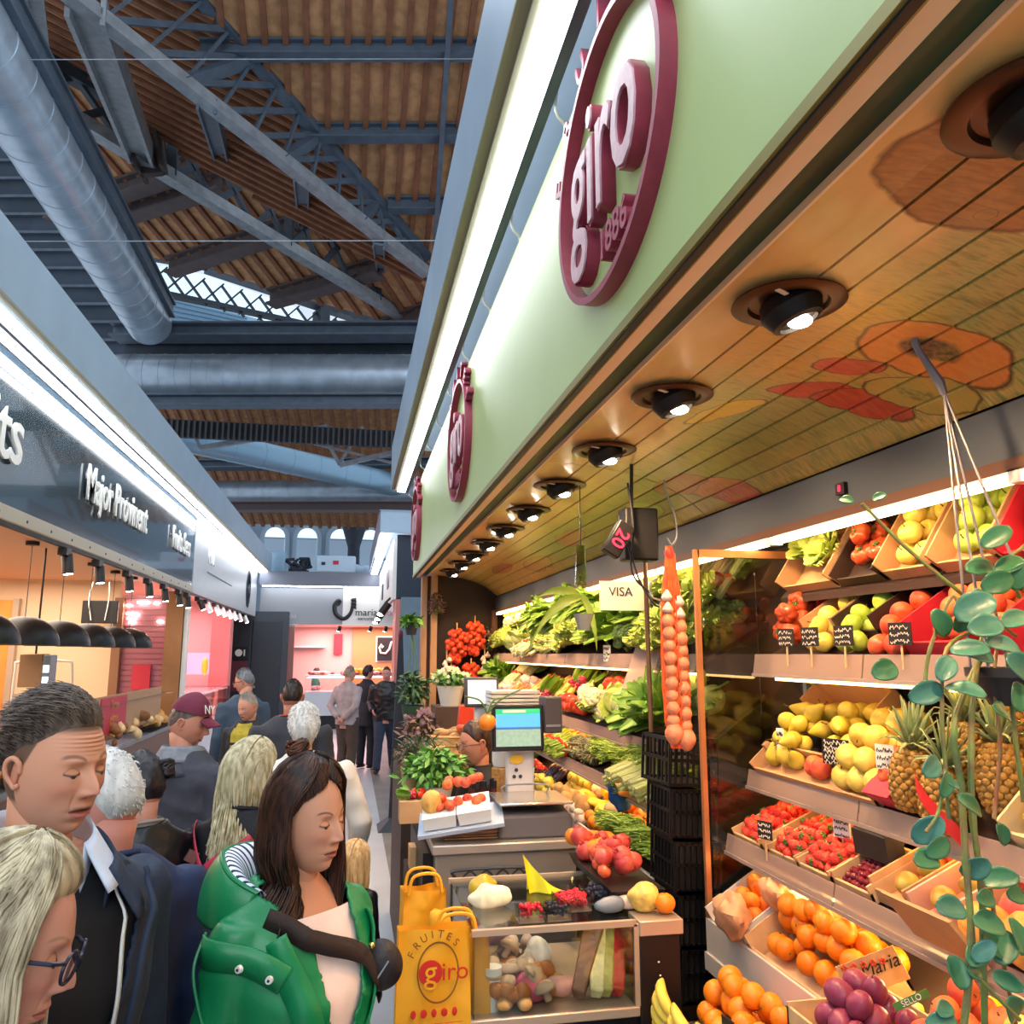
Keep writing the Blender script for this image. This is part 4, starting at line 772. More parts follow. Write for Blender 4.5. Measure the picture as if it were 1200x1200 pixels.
single('aub', 'aubergine', 'aubergine', longv(.24, .024, .036), PM['aub'], [('green_cap', PM['stem'], lambda q: q.tube([(-.14, 0, 0), (-.12, 0, 0), (-.1, .006, 0)], [.006, .008, .024], 8))])
single('zuc', 'courgette', 'courgette', longv(.22, .019, .023, .05), PM['zuc'], [('stem_end', PM['cel'], lambda q: q.tube([(-.125, 0, 0), (-.105, 0, 0)], [.009, .013], 8))])
single('carrot', 'carrot', 'carrot', longv(.2, .019, .005, .04), PM['carrot'], [('leaf_stub', PM['stem'], lambda q: [q.tube([(-.1, 0, 0), (-.14, .01*s, .01*(s+1))], [.004, .002], 5) for s in (-1, 0, 1)])])
single('onion', 'onion', 'onion', lambda m: m.ell((0, 0, 0), (.037, .037, .036), 18, 12, fn=tip(.036, .4)), PM['onion'], [('root_tuft', PM['garlic'], lambda q: q.tube([(0, 0, -.036), (0, 0, -.046)], [.004, .001], 6))])
def bulbf(p): q = Vector(p); a = math.atan2(q.y, q.x); k = 1+.07*abs(cos(4*a)); t = max(0, q.z/.03); return Vector((q.x*k*(1-.55*t), q.y*k*(1-.55*t), q.z*(1+.9*t)))
single('garlic', 'garlic_bulb', 'garlic', lambda m: m.ell((0, 0, 0), (.03, .03, .026), 24, 12, fn=bulbf), PM['garlic'])
def leafy(n, L, w, curl, m, seed, base=.0, tw=0):
    rr = random.Random(seed)
    for i in range(n):
        a = i*2.4; t = i/n; tilt = lerp(.15, 1.25, t); l = L*lerp(.75, 1, t); wd = w*lerp(.6, 1.1, t)
        def f(u, v, a=a, tilt=tilt, l=l, wd=wd, ph=rr.random()*6):
            s = (v-.5)*2; r_ = l*u; el = tilt+curl*u*u; x = r_*sin(el)*1.0; z = base+r_*cos(tilt*.7)*1.0-.25*l*u*u*sin(tilt); y = s*wd*math.sin(pi*min(1, .12+u*.8))**.7
            z += .012*sin(s*9+ph)*u+.35*abs(s)**2*wd*(1-u*.5)*.5; return Vector((x*cos(a)-y*sin(a), x*sin(a)+y*cos(a), z))
        m.grid(f, 6, 6)
single('lettuce', 'lettuce', 'lettuce', lambda m: (m.ell((0, 0, .05), (.045, .045, .05), 12, 8), leafy(16, .12, .055, .5, m, 1)), PM['lett'])
single('chard', 'chard_bunch', 'chard', lambda m: leafy(11, .24, .05, .2, m, 2), PM['chard'], [('stalks', PM['leek'], lambda q: [q.tube([(0, 0, -.06), (.015*cos(a), .015*sin(a), .08)], [.006, .005], 6) for a in [i*.9 for i in range(7)]])])
single('cabbage', 'cabbage', 'cabbage', lambda m: (m.ell((0, 0, 0), (.075, .075, .066), 26, 16, fn=lambda p: p*(1+.05*noise.noise(p*30)))), PM['cab'], [('outer_leaves', PM['lett'], lambda q: leafy(7, .13, .075, .3, q, 5, -.06))])
single('cauli', 'cauliflower', 'cauliflower', lambda m: [m.ell((.05*sin(b)*cos(a), .05*sin(b)*sin(a), .05*cos(b)), (.022, .022, .02), 9, 6) for b in (0, .5, .95, 1.3) for a in [2*pi*i/max(1, int(9*sin(b)+.99)) for i in range(max(1, int(9*sin(b)+.99)))]], PM['cauli'], [('outer_leaves', PM['lett'], lambda q: leafy(7, .12, .06, .3, q, 8, -.05))])
single('broc', 'broccoli', 'broccoli', lambda m: [m.ell((.045*sin(b)*cos(a), .045*sin(b)*sin(a), .045*cos(b)), (.02, .02, .018), 9, 6, fn=lambda p: p*(1+.3*noise.noise(p*120))) for b in (0, .55, 1.0, 1.35) for a in [2*pi*i/max(1, int(8*sin(b)+.99)) for i in range(max(1, int(8*sin(b)+.99)))]], PM['dkg'], [('stalk', PM['cel'], lambda q: q.tube([(0, 0, -.06), (0, 0, .02)], [.014, .022], 10))])
def bunch(n, L, r, spread, seed): 
    rr = random.Random(seed)
    def f(m):
        for i in range(n):
            a = rr.random()*6.3; d = rr.random()**.5*spread; p = Vector((0, cos(a)*d, sin(a)*d)); m.tube([p*.8+Vector((-L/2, 0, 0)), p*.55, p*1.2+Vector((L/2, rr.uniform(-.01, .01), rr.uniform(-.005, .01)))], [r, r*.9, r*.7], 6)
    return f
def tops(n, L0, L, w, seed):
    rr = random.Random(seed)
    def f(m):
        for i in range(n):
            a = rr.random()*6.3; y = rr.uniform(-.03, .03); z = rr.uniform(0, .03); 
            m.grid(lambda u, v: Vector((L0+L*u, y+y*1.5*u+(v-.5)*w*sin(pi*(.1+.85*u)), z+.02*u+.008*sin(6*v+a))), 5, 3)
    return f
single('leek', 'leek_bunch', 'leeks', bunch(6, .3, .012, .022, 3), PM['leek'], [('leaf_tops', PM['chard'], tops(8, .12, .14, .03, 3)), ('band', PM['ppl'], lambda q: q.tube([(-.02, 0, 0), (-.005, 0, 0)], .03, 14))])
single('aspar', 'asparagus_bunch', 'asparagus', bunch(16, .2, .0055, .025, 4), PM['beans'], [('band', PM['ppl'], lambda q: q.tube([(-.03, 0, 0), (-.015, 0, 0)], .028, 14))])
single('celery', 'celery', 'celery', bunch(9, .26, .011, .024, 5), PM['cel'], [('leaf_tops', PM['lett'], tops(10, .1, .1, .04, 6))])
single('radish', 'radish_bunch', 'radishes', lambda m: [m.ell((U(-.03, .02), U(-.03, .03), U(0, .03)), (.014, .012, .012), 10, 7) for i in range(9)], PM['rad'], [('leaf_tops', PM['chard'], tops(9, .01, .15, .045, 7))])
single('turnip', 'turnip', 'turnip', lambda m: m.ell((0, 0, 0), (.036, .036, .034), 16, 10, fn=tip(.036, .6)), PM['wht'], [('leaf_tops', PM['chard'], lambda q: leafy(5, .1, .03, .3, q, 9, .02))])
single('corn', 'corn_cob', 'corn', longv(.19, .022, .016, .02), PM['corn'], [('husk', PM['lett'], lambda q: q.tube([(-.13, 0, 0), (-.09, 0, 0), (-.02, 0, -.006)], [.01, .026, .023], 10))])
def peppf(p): q = Vector(p); a = math.atan2(q.y, q.x); k = 1+.1*cos(4*a); t = (1-q.z/.045)/2; k *= 1.1-.35*t; q.z -= .012*math.exp(-((q.x**2+q.y**2)/.0002)); return Vector((q.x*k, q.y*k, q.z))
for k, n_, pm_ in (('ppl', 'red_pepper', 'ppl'), ('ppy', 'yellow_pepper', 'ppy')): single(k, n_, 'pepper', lambda m: m.ell((0, 0, 0), (.036, .036, .045), 24, 14, fn=peppf), PM[pm_], [('stem', PM['stem'], stemf(.028, .025, .004))])
def artm(m):
    for lv in range(6):
        for i in range(8):
            a = 2*pi*(i+.5*(lv % 2))/8; b = lerp(1.75, .15, lv/5); c = Vector((.03*sin(b)*cos(a), .03*sin(b)*sin(a), .032*cos(b)))
            m.ell(c, (.017, .007, .024), 8, 6, rot=(0, b*.55, 0) if False else Euler((0, b*.55, a), 'XYZ'))
single('artichoke', 'artichoke', 'artichoke', artm, PM['art'], [('stalk', PM['art'], lambda q: q.tube([(0, 0, -.02), (0, 0, -.09)], .009, 8))])
single('beans', 'green_bean_heap', 'green beans', lambda m: [m.tube(cr([(U(-.05, .05)-.05, U(-.05, .05), z), (U(-.03, .03), U(-.05, .05), z+.01), (U(-.05, .05)+.05, U(-.05, .05), z)], 3), .0042, 5) for z in [i*.0009 for i in range(46)]], PM['beans'])
single('mush', 'mushroom', 'mushroom', lambda m: m.lathe([(.001, .02), (.02, .016), (.028, .004), (.026, -.002), (.009, -.004), (.009, -.025), (.001, -.027)], 16), PM['mush'])
single('squash', 'butternut_squash', 'squash', longv(.2, .03, .048, .05), PM['squash'], [('stem', PM['stemb'], lambda q: q.tube([(-.12, 0, 0), (-.095, 0, 0)], [.007, .01], 8))])
def bananas(m):
    for i in range(6):
        a = (i-2.5)*.28; pts = [Vector((sin(t)*.1*cos(a), .1*sin(t)*sin(a)*1.0+(i-2.5)*.012, -.1*cos(t)*1.0+.06)) for t in [.25+.19*k for k in range(9)]]; m.tube(pts, [.007, .013, .0165, .018, .018, .0175, .016, .012, .005], 7)
single('banana', 'banana_hand', 'bananas', bananas, PM['bana'], [('crown_end', PM['stemb'], lambda q: q.tube([(.02, -.03, -.04), (.02, .03, -.04)], .009, 8))])
def pinem(m):
    for lv in range(11):
        z = -.07+.14*lv/10; r = .05*math.sqrt(max(.1, 1-(z/.09)**2)); n = 13
        for i in range(n):
            a = 2*pi*(i+.5*(lv % 2))/n; m.ell((r*cos(a), r*sin(a), z), (.0085, .0125, .0105), 6, 5, rot=(0, 0, a))
    m.ell((0, 0, 0), (.05, .05, .08), 16, 10)
def pinetop(q, n=26, L=.16):
    for i in range(n):
        a = i*2.4; t = i/n; tilt = lerp(1.15, .08, t); l = L*lerp(.6, 1, t); d = Vector((sin(tilt)*cos(a), sin(tilt)*sin(a), cos(tilt))); b = Vector((0, 0, .078))
        q.tube([b, b+d*l*.5, b+d*l*.85+Vector((0, 0, -.02*tilt)), b+d*l+Vector((0, 0, -.04*tilt))], [.009, .008, .004, .0006], 5, flat=.3)
single('pineapple', 'pineapple', 'pineapple', pinem, PM['pine'], [('leaf_crown', PM['pinl'], pinetop)])
# crates, price cards
wood_c = mat('crate_wood', '#d0a878', .7, var=.15, vs=12); card = mat('carton_tan', '#c79a6a', .7, var=.08, vs=8); redc = mat('crate_red', '#c02838', .5); wcr = mat('crate_white', '#d8d0c6', .5)
slate = mat('card_slate', '#241f1e', .6); chalk = mat('chalk_white', '#efe9dd', .7)
class Row:
    """local frame of a tilted shelf: y along the aisle, u up the slope, n outward"""
    def __init__(s, k, ext=0):
        (x0, z0), (x1, z1) = SH[k]; s.o = Vector((x0, 0, z0)); s.u = Vector((x1-x0, 0, z1-z0)); s.L = s.u.length; s.u.normalize(); s.n = Vector((-s.u.z, 0, s.u.x)); s.a = math.atan2(s.u.z, s.u.x)
    dy = 0
    def p(s, u, y, h=0): return s.o+s.u*u+Vector((0, y+s.dy, 0))+s.n*h
def crate(row, y0, y1, u0, u1, h, m_, label, group=None, name='crate', t=.008, print_=None):
    g = MB()
    def bx(ua, ub, ya, yb, ha, hb): g.hexa([row.p(ua, ya, ha), row.p(ub, ya, ha), row.p(ub, yb, ha), row.p(ua, yb, ha), row.p(ua, ya, hb), row.p(ub, ya, hb), row.p(ub, yb, hb), row.p(ua, yb, hb)])
    bx(u0, u1, y0, y1, -.012, -.006); bx(u0, u0+t, y0, y1, -.006, h*.45); bx(u1-t, u1, y0, y1, -.006, h*1.1); bx(u0, u1, y0, y0+t, -.006, h); bx(u0, u1, y1-t, y1, -.006, h)
    for (ua, ya) in ((u1-.015, y0+.015), (u1-.015, y1-.015)): bx(ua-.012, ua+.012, ya-.012, ya+.012, 0, h+.012)
    return g.build(name, m_, smooth=False, label=label, cat='crate', group=group)
def fill(row, key, y0, y1, u0, u1, d, label, group, lay=1, h0=0, jit=.12, rot='any', sc=(.92, 1.08), hf=.42, maxn=400, du=None, heap=.0, parts=True):
    k = 0; du = du or d
    for l in range(lay):
        nu = max(1, int((u1-u0)/du)-l); ny = max(1, int((y1-y0)/d)-l)
        for i in range(nu):
            for j in range(ny):
                if k >= maxn: return
                uu = (u0+u1)/2+(i-(nu-1)/2)*(u1-u0)/max(nu, (u1-u0)/du)+U(-1, 1)*jit*du; yy = (y0+y1)/2+(j-(ny-1)/2+(.25 if i % 2 else -.25)*(nu > 1))*(y1-y0)/max(ny, (y1-y0)/d)*.97+U(-1, 1)*jit*d
                hp = heap*(1-((uu-(u0+u1)/2)/((u1-u0)/2+.001))**2*.8)*(1-((yy-(y0+y1)/2)/((y1-y0)/2+.001))**2*.8)
                p = row.p(uu, yy, h0+d*hf+l*d*.62+hp)
                if rot == 'any': r = (U(0, 6.3), U(0, 6.3), U(0, 6.3))
                elif rot == 'up': r = (U(-.25, .25), -row.a*.3+U(-.25, .25), U(0, 6.3))
                elif rot == 'out': r = Euler((0, -row.a+U(-.25, .25)-.1, U(-.4, .4)), 'XYZ')
                elif rot == 'lay': r = (U(0, 6.3), -row.a+U(-.06, .06), U(-.15, .15))
                elif rot == 'cross': r = (U(0, .5), U(-.15, .15), pi/2+U(-.3, .3))
                else: r = rot
                put(key, p, r, U(*sc), label, group, parts); k += 1
cardn = 0
def price(row, y, u, h, label, w=.06, hh=.05, rz=0, dark=True, tilt=.0, n=3):
    """small price card on a stick with chalk strokes"""
    global cardn; cardn += 1; rr = random.Random(cardn)
    e = empty('price_card', row.p(u, y, h), label, 'price card', rot=(0, tilt, rz))
    MB().span(-.003, .0, -w/2, w/2, 0, hh).build('card', slate if dark else chalk, e); MB().span(0, .003, -.003, .003, -.07, .004).build('stick', wood_c, e)
    m = MB()
    for l in range(n):
        z = hh*(1-(l+.7)/(n+.2)); y0 = -w*.42
        while y0 < w*.36:
            dw = w*rr.uniform(.06, .13); pts = [(-.004, -(y0), z), (-.004, -(y0+dw*.3), z+hh*.09*rr.choice((-1, 1))), (-.004, -(y0+dw*.7), z+hh*.08*rr.choice((-1, 1))), (-.004, -(y0+dw), z)]
            m.tube(pts, .0011 if w < .08 else .0016, 4); y0 += dw*1.35
    m.build('chalk_writing', chalk if dark else slate, e); return e
NR = {k: Row(k) for k in SH}; FR = {k: Row(k) for k in SH}
for q_ in NR.values(): q_.dy = -.25
# ---- near rack, top tilted boxes
r = NR['A']
crate(r, 2.90, 3.24, 0, .28, .07, card, 'carton holding the yellow-green lettuces at the left end of the top shelf'); fill(r, 'lettuce', 2.92, 3.22, .03, .27, .13, 'yellow-green lettuce in the left carton of the top shelf', 'lettuces on the near top shelf', rot='out', hf=.25, sc=(.8, 1))
crate(r, 2.63, 2.88, 0, .28, .06, rk, 'dark crate of ribbed tomatoes on the top shelf'); fill(r, 'btomato', 2.64, 2.87, .02, .27, .085, 'dark orange ribbed tomato in the dark crate on the top shelf', 'ribbed tomatoes on the near top shelf', 2, rot='out')
crate(r, 2.38, 2.61, 0, .28, .075, card, 'tan carton of yellow apples on the top shelf'); fill(r, 'yapple', 2.39, 2.6, .02, .27, .075, 'yellow apple in the tan carton on the top shelf', 'yellow apples on the near top shelf', 2, rot='out')
crate(r, 2.13, 2.36, 0, .28, .075, card, 'tan carton of green apples on the top shelf'); fill(r, 'gapple', 2.14, 2.35, .02, .27, .075, 'green apple in the tan carton on the top shelf', 'green apples on the near top shelf', 2, rot='out')
crate(r, 1.80, 2.11, 0, .28, .075, redc, 'red carton beside the green apples on the top shelf'); fill(r, 'peach', 1.82, 2.1, .02, .27, .075, 'orange-red peach in the red carton on the top shelf', 'peaches on the near top shelf', rot='out')
crate(r, 1.4, 1.78, 0, .28, .07, card, 'carton at the cut-off right end of the top shelf'); fill(r, 'yapple', 1.42, 1.76, .02, .27, .076, 'yellow apple in the carton at the right end of the top shelf', 'yellow apples at the end of the top shelf', rot='out')
# ---- shelf 1
r = NR[1]
fill(r, 'btomato', 3.06, 3.27, .02, .34, .085, 'orange-red ribbed tomato at the left end of the second shelf', 'ribbed tomatoes on the second shelf', 2, heap=.03)
fill(r, 'yapple', 2.84, 3.02, .0, .34, .072, 'pale yellow apple in the middle of the second shelf', 'yellow apples on the second shelf', 2); fill(r, 'gapple', 2.62, 2.83, .0, .34, .072, 'green apple on the second shelf next to the yellow ones', 'green apples on the second shelf', 2)
fill(r, 'rapple', 2.42, 2.60, .0, .3, .072, 'red-orange apple on the second shelf beside the green ones', 'red apples on the second shelf', 2); fill(r, 'peach', 2.02, 2.38, .02, .3, .072, 'rosy peach in the red carton of the second shelf', 'peaches on the second shelf', 2, h0=.02); fill(r, 'rapple', 1.5, 2.0, .02, .3, .075, 'red-orange apple at the right end of the second shelf', 'red apples at the end of the second shelf', 2)
crate(r, 2.01, 2.40, .02, .36, .1, redc, 'long red carton tilted on the second shelf'); crate(r, 2.83, 3.03, .12, .38, .1, card, 'tan carton with folded flaps behind the yellow apples', h=.1) if False else crate(r, 2.83, 3.03, .1, .38, .1, card, 'tan carton with folded flaps behind the yellow apples'); crate(r, 2.61, 2.82, .1, .38, .1, rk, 'dark carton with tan flaps behind the green apples')
for y, lb in ((3.02, 'black price card leaning between the ribbed tomatoes and yellow apples'), (2.66, 'black price card standing in the middle of the second shelf'), (2.38, 'black price card in front of the red carton'), (2.86, 'small black price card low on the second shelf')): price(r, y, .0, .05, lb, .075, .065, .3)
# ---- shelf 2
r = NR[2]
fill(r, 'pear', 2.96, 3.24, .0, .36, .075, 'green-yellow pear at the left of the third shelf', 'pears at the left of the third shelf', 2); fill(r, 'pear', 2.76, 2.95, .1, .38, .075, 'yellow pear behind the price card on the third shelf', 'yellow pears on the third shelf', 2, sc=(1, 1.15)); fill(r, 'quince', 2.5, 2.75, .0, .34, .082, 'yellow quince on the third shelf', 'quinces on the third shelf', 2)
fill(r, 'peach', 2.78, 2.95, .0, .1, .062, 'small rosy peach in a punnet on the third shelf', 'small peaches on the third shelf'); fill(r, 'rapple', 2.42, 2.50, .0, .2, .062, 'small red apple beside the striped paper tray', 'small red apples on the third shelf', 2)
MB().hexa([r.p(0, 2.40, 0), r.p(.1, 2.40, 0), r.p(.1, 2.48, 0), r.p(0, 2.48, 0), r.p(-.02, 2.38, .07), r.p(.12, 2.38, .07), r.p(.12, 2.50, .07), r.p(-.02, 2.50, .07)]).build('paper_tray', mat('striped_paper', '#c23048', .6), smooth=False, label='red striped paper tray left of the pineapples', cat='tray')
crate(r, 2.5, 3.24, -.01, .1, .045, card, 'long row of printed tan cartons along the front of the third shelf'); crate(r, 2.72, 3.2, .3, .4, .09, card, 'tan cartons with raised flaps at the back of the third shelf')
for k, (y, u, lb) in enumerate(((2.35, .06, 'leftmost upright pineapple on the third shelf'), (2.24, .18, 'pineapple behind the leftmost one on the third shelf'), (2.19, .02, 'pineapple wrapped by a red and white ribbon'), (2.07, .12, 'rightmost pineapple, half hidden by the hanging plant'), (2.12, .26, 'back pineapple with a tall pale crown on the third shelf'))): put('pineapple', r.p(u, y, .07), (U(-.15, .15), U(-.25, .05), U(0, 6)), 1.05, lb, None)
rb = MB(); rb.grid(lambda u, v: r.p(.02, 2.19, .07)+Vector((cos(2.6+u*2)*.062, sin(2.6+u*2)*.062, lerp(.05, -.08, u)+(v-.5)*.045)), 12, 2); rb.build('ribbon', mat('ribbon_red', '#d82a28', .5), label='red ribbon around the front pineapple', cat='ribbon')
crate(r, 1.5, 2.0, 0, .3, .07, mat('crate_pale', '#e6cf9c', .6), 'pale wooden crate of yellow oranges right of the pineapples'); fill(r, 'lemon', 1.75, 1.99, .02, .28, .06, 'yellow-orange fruit in the pale crate right of the pineapples', 'yellow fruit in the pale crate', 2); fill(r, 'orange', 1.5, 1.75, .02, .28, .07, 'orange in the pale crate right of the pineapples', 'oranges in the pale crate', 2)
price(r, 2.72, .06, .06, 'black price card with several written lines among the pears', .1, .08, .35, n=5); price(r, 3.08, .06, .05, 'thin white price card on edge among the pears', .03, .09, .5, dark=False); price(r, 2.44, .06, .09, 'white price card beside the left pineapple', .055, .07, .5, dark=False)
# ---- shelf 3: berries, cherries, boxes
r = NR[3]
for (ya, yb, lb, gp) in ((3.05, 3.27, 'dark shaded', 'strawberries at the far left'), (2.62, 3.0, 'bright red', 'strawberries in the middle')):
    n = 2 if yb-ya > .3 else 1
    for q in range(n):
        y0 = ya+(yb-ya)*q/n; y1 = ya+(yb-ya)*(q+1)/n-.01; crate(r, y0, y1, 0, .3, .03, wood_c, 'wooden punnet tray of strawberries, '+['farthest left', 'left middle', 'right middle'][q+(n > 1)]); fill(r, 'straw', y0, y1, .01, .3, .036, 'red strawberry, '+('far left tray' if n == 1 else ['left middle tray', 'right middle tray'][q])+' of the fourth shelf', 'strawberries '+str(q)+gp[-6:], 2, jit=.2)
crate(r, 2.42, 2.6, 0, .2, .04, wood_c, 'small wooden box of dark cherries'); fill(r, 'cherry', 2.43, 2.59, .01, .19, .022, 'dark red cherry in the small wooden box', 'cherries in the small box', 2, parts=False, maxn=110)
for k, (ya, yb, lb, n, ky) in enumerate(((2.28, 2.43, 'open tan box holding two yellow fruits right of the cherries', 2, 'mango'), (2.12, 2.27, 'pink lined box with a few fruits on the fourth shelf', 3, 'mango'))):
    crate(r, ya, yb, .02, .34, .06, card if k == 0 else mat('liner_pink', '#e8b8a0', .5), lb)
    for i in range(n): put(ky, r.p(.08+.09*i, (ya+yb)/2+U(-.03, .03), .035), (1.4, 0, U(0, 6)), .8, ['yellow mango in the open tan box', 'red and yellow mango in the pink lined box'][k], 'mangoes '+lb[:9])
fill(r, 'pom', 1.86, 2.1, .06, .3, .1, 'red pomegranate on the fourth shelf behind the plant', 'pomegranates on the fourth shelf', 2); fill(r, 'melon', 1.8, 2.08, .0, .08, .12, 'small netted melon in front of the pomegranates', 'small melons on the fourth shelf'); fill(r, 'mango', 1.4, 1.8, .0, .3, .09, 'mango at the right end of the fourth shelf', 'mangoes at the end of the fourth shelf', 1, rot='lay')
g = MB().hexa([r.p(-.04, 1.96, .0), r.p(-.03, 1.96, 0), r.p(-.03, 2.2, 0), r.p(-.04, 2.2, 0), r.p(-.08, 1.96, .13), r.p(-.07, 1.96, .13), r.p(-.07, 2.2, .13), r.p(-.08, 2.2, .13)]).build('carton_panel', card, smooth=False, label='leaning tan carton panel with a white rim below the pomegranates', cat='carton')
fill(r, 'rapple', 2.32, 2.42, .22, .3, .05, 'tiny red fruit behind the tan box', 'tiny red fruit'); MB().hexa([r.p(.1, 2.44, .05), r.p(.16, 2.44, .05), r.p(.16, 2.6, .05), r.p(.1, 2.6, .05), r.p(.12, 2.44, .12), r.p(.18, 2.44, .12), r.p(.18, 2.6, .12), r.p(.12, 2.6, .12)]).build('berry_carton', slate, smooth=False, label='dark carton printed with red berries above the cherries', cat='carton')
for y, u, lb in ((2.98, .0, 'black price card hanging on the left strawberry tray'), (2.72, .14, 'white price card lying in the strawberries'), (2.6, .2, 'white price card at the back of the strawberries')): price(r, y, u, .05, lb, .06, .06, .4, dark='black' in lb)
# ---- shelf 4: oranges and lemons over a warm light
r = NR[4]
crate(r, 2.99, 3.27, 0, .3, .09, wcr, 'white crate of mandarins at the glass end screen'); fill(r, 'mandarin', 3.0, 3.26, .02, .28, .06, 'mandarin in the white crate at the glass end', 'mandarins at the glass end', 3)
crate(r, 2.4, 2.97, 0, .2, .085, wood_c, 'long wooden crate of big oranges with a printed side'); fill(r, 'orange', 2.42, 2.96, .01, .3, .073, 'orange in the long crate over the warm light', 'oranges in the long crate', 3, heap=.03, jit=.3)
fill(r, 'lemon', 2.24, 2.38, .0, .16, .062, 'yellow-green lemon beside the long orange crate', 'lemons beside the orange crate', 2); fill(r, 'lemon', 1.98, 2.2, .12, .3, .066, 'bright yellow lemon at the back of the lowest shelf', 'lemons at the back of the lowest shelf', 2, sc=(1, 1.2)); fill(r, 'yapple', 1.75, 2.02, .02, .2, .075, 'golden yellow fruit in the small crate at lower right', 'golden fruit at lower right', 2)
crate(r, 1.95, 2.22, .1, .31, .06, wood_c, 'patterned wooden crate of lemons at the back'); crate(r, 1.7, 2.04, .0, .1, .06, wood_c, 'small wooden crate with a dark printed label')
MB().ell(r.p(.02, 3.04, .13), (.05, .09, .07), 20, 14, fn=lambda p: p*(1+.35*noise.noise(p*26))).build('paper_bag', mat('bag_paper_print', '#dca070', .6, var=.25, vs=18), label='crumpled printed paper bag on the mandarins', cat='paper bag'); MB().ell(r.p(.17, 2.96, .14), (.04, .07, .05), 20, 14, fn=lambda p: p*(1+.35*noise.noise(p*30))).build('paper_wrap', mat('bag_paper_print'), label='crumpled paper wrap behind the mandarins', cat='paper')
wl_ = mat('warm_panel', '#fff', emit='#ffd070', es=14)
for y0, y1, lb in ((2.86, 2.95, 'small glowing warm lamp behind the oranges'), (2.26, 2.42, 'larger glowing warm lamp under the shelf at the oranges')):
    MB().span(1.615, 1.63, y0-.25, y1-.25, 1.13, 1.2).build('shelf_lamp', wl_, label=lb, cat='lamp')
lamp('POINT', 'shelf_lamp_light', (1.58, 2.65, 1.17), 1.2, (1, .75, .38), .03); lamp('POINT', 'shelf_lamp_light', (1.57, 2.09, 1.17), 1.6, (1, .75, .38), .03)
# ---- lowest table in front
class Flat(Row):
    def __init__(s, x0, z0, x1, z1): s.o = Vector((x0, 0, z0)); s.u = Vector((x1-x0, 0, z1-z0)); s.L = s.u.length; s.u.normalize(); s.n = Vector((-s.u.z, 0, s.u.x)); s.a = math.atan2(s.u.z, s.u.x)
MB().span(.99, 1.34, .6, 2.7, .0, .78).build('front_table', mat('plinth_dark'), label='dark low table carrying oranges and bananas at the bottom right', cat='table', bevel=.005)
T5 = Flat(1.0, .79, 1.34, .84); T5.dy = -.2
fill(T5, 'orange', 2.28, 2.86, .06, .34, .075, 'orange in the big heap at the bottom of the frame', 'oranges in the front heap', 3, heap=.04, jit=.32)
fill(T5, 'orange', 1.9, 2.3, .06, .2, .075, 'orange in the front heap near the price sign', 'oranges near the price sign', 3, jit=.3)
crate(T5, 2.0, 2.22, .2, .34, .1, wood_c, 'small wooden crate of mandarins behind the printed box lid'); fill(T5, 'mandarin', 2.0, 2.26, .17, .34, .06, 'mandarin in the small crate behind the box lid', 'mandarins behind the box lid', 4)
for k, (u, y) in enumerate(((.02, 2.66), (.03, 2.52), (.05, 2.4), (.0, 2.28))): put('banana', T5.p(u, y, .07), (1.35+U(-.15, .15), U(-.2, .2), 2.6+.25*k), 1.0, ['banana hand at the far left of the front table', 'second banana hand from the left on the front table', 'third banana hand, partly under the oranges', 'banana hand at the bottom edge by the black price sign'][k], None)
sg = frameM(at(1020, 1140, Y=1.98), (.75, -.55, .38), (.1, .55, .83), (-.66, -.62, .42)); 
ld = empty('box_lid', at(1022, 1140, Y=2.13), 'tan box lid printed with red flowers and cursive lettering', 'box lid'); M3 = frameM((0, 0, 0), Vector((.78, -.42, .42)).normalized(), Vector((-.35, .25, .9)).normalized(), Vector((-.55, -.86, .0)).normalized())
MB().box((0, 0, 0), (.165, .085, .006)).build('lid', card, ld).data.transform(M3); text_obj('Maria', .048, .002, M3 @ Matrix.Translation((.025, .01, .005)), slate, 'lettering', ld, shear=.3); text_obj('Nona', .042, .002, M3 @ Matrix.Translation((-.04, -.024, .005)), slate, 'lettering', ld, shear=.3)
m = MB()
for k in range(5): 
    for j in range(5): a = j*1.256; m.ell(M3 @ Vector((-.06+.025*k+.006*cos(a), .035-.004*k+.006*sin(a), .006)), (.004, .004, .004), 6, 4)
m.build('flowers', mat('flower_red', '#d85030', .5), ld)
T7 = Flat(1.15, 1.02, 1.37, 1.06); T8 = Flat(1.2, 1.08, 1.46, 1.16)
def obox(x0, x1, y0, y1, z0, z1, m_, lb):
    g = MB(); t = .008; g.span(x0, x1, y0, y1, z0, z1-.06); g.span(x0, x0+t, y0, y1, z1-.07, z1); g.span(x1-t, x1, y0, y1, z1-.07, z1+.03); g.span(x0, x1, y0, y0+t, z1-.07, z1+.01); g.span(x0, x1, y1-t, y1, z1-.07, z1+.01); return g.build('fruit_box', m_, smooth=False, label=lb, cat='box')
obox(1.13, 1.4, 1.8, 2.09, .785, 1.06, wood_c, 'wooden box of dark purple plums under the printed lid'); fill(T7, 'plum', 1.82, 2.07, .0, .22, .066, 'dark purple plum in the wooden box under the printed lid', 'plums under the printed lid', 2, heap=.03)
obox(1.17, 1.48, 1.42, 1.78, .86, 1.12, card, 'tan carton of peaches in the lower right corner'); fill(T8, 'peach', 1.6, 1.77, .0, .27, .072, 'red and yellow peach in the carton at the lower right corner', 'peaches at the lower right', 2, heap=.02); fill(T8, 'yapple', 1.43, 1.6, .0, .27, .074, 'yellow apple in the lower right carton', 'yellow apples at the lower right', 2)
MB().span(1.17, 1.4, 1.42, 1.78, .785, .86).build('lower_box', rk, label='dark box under the carton of peaches', cat='box')
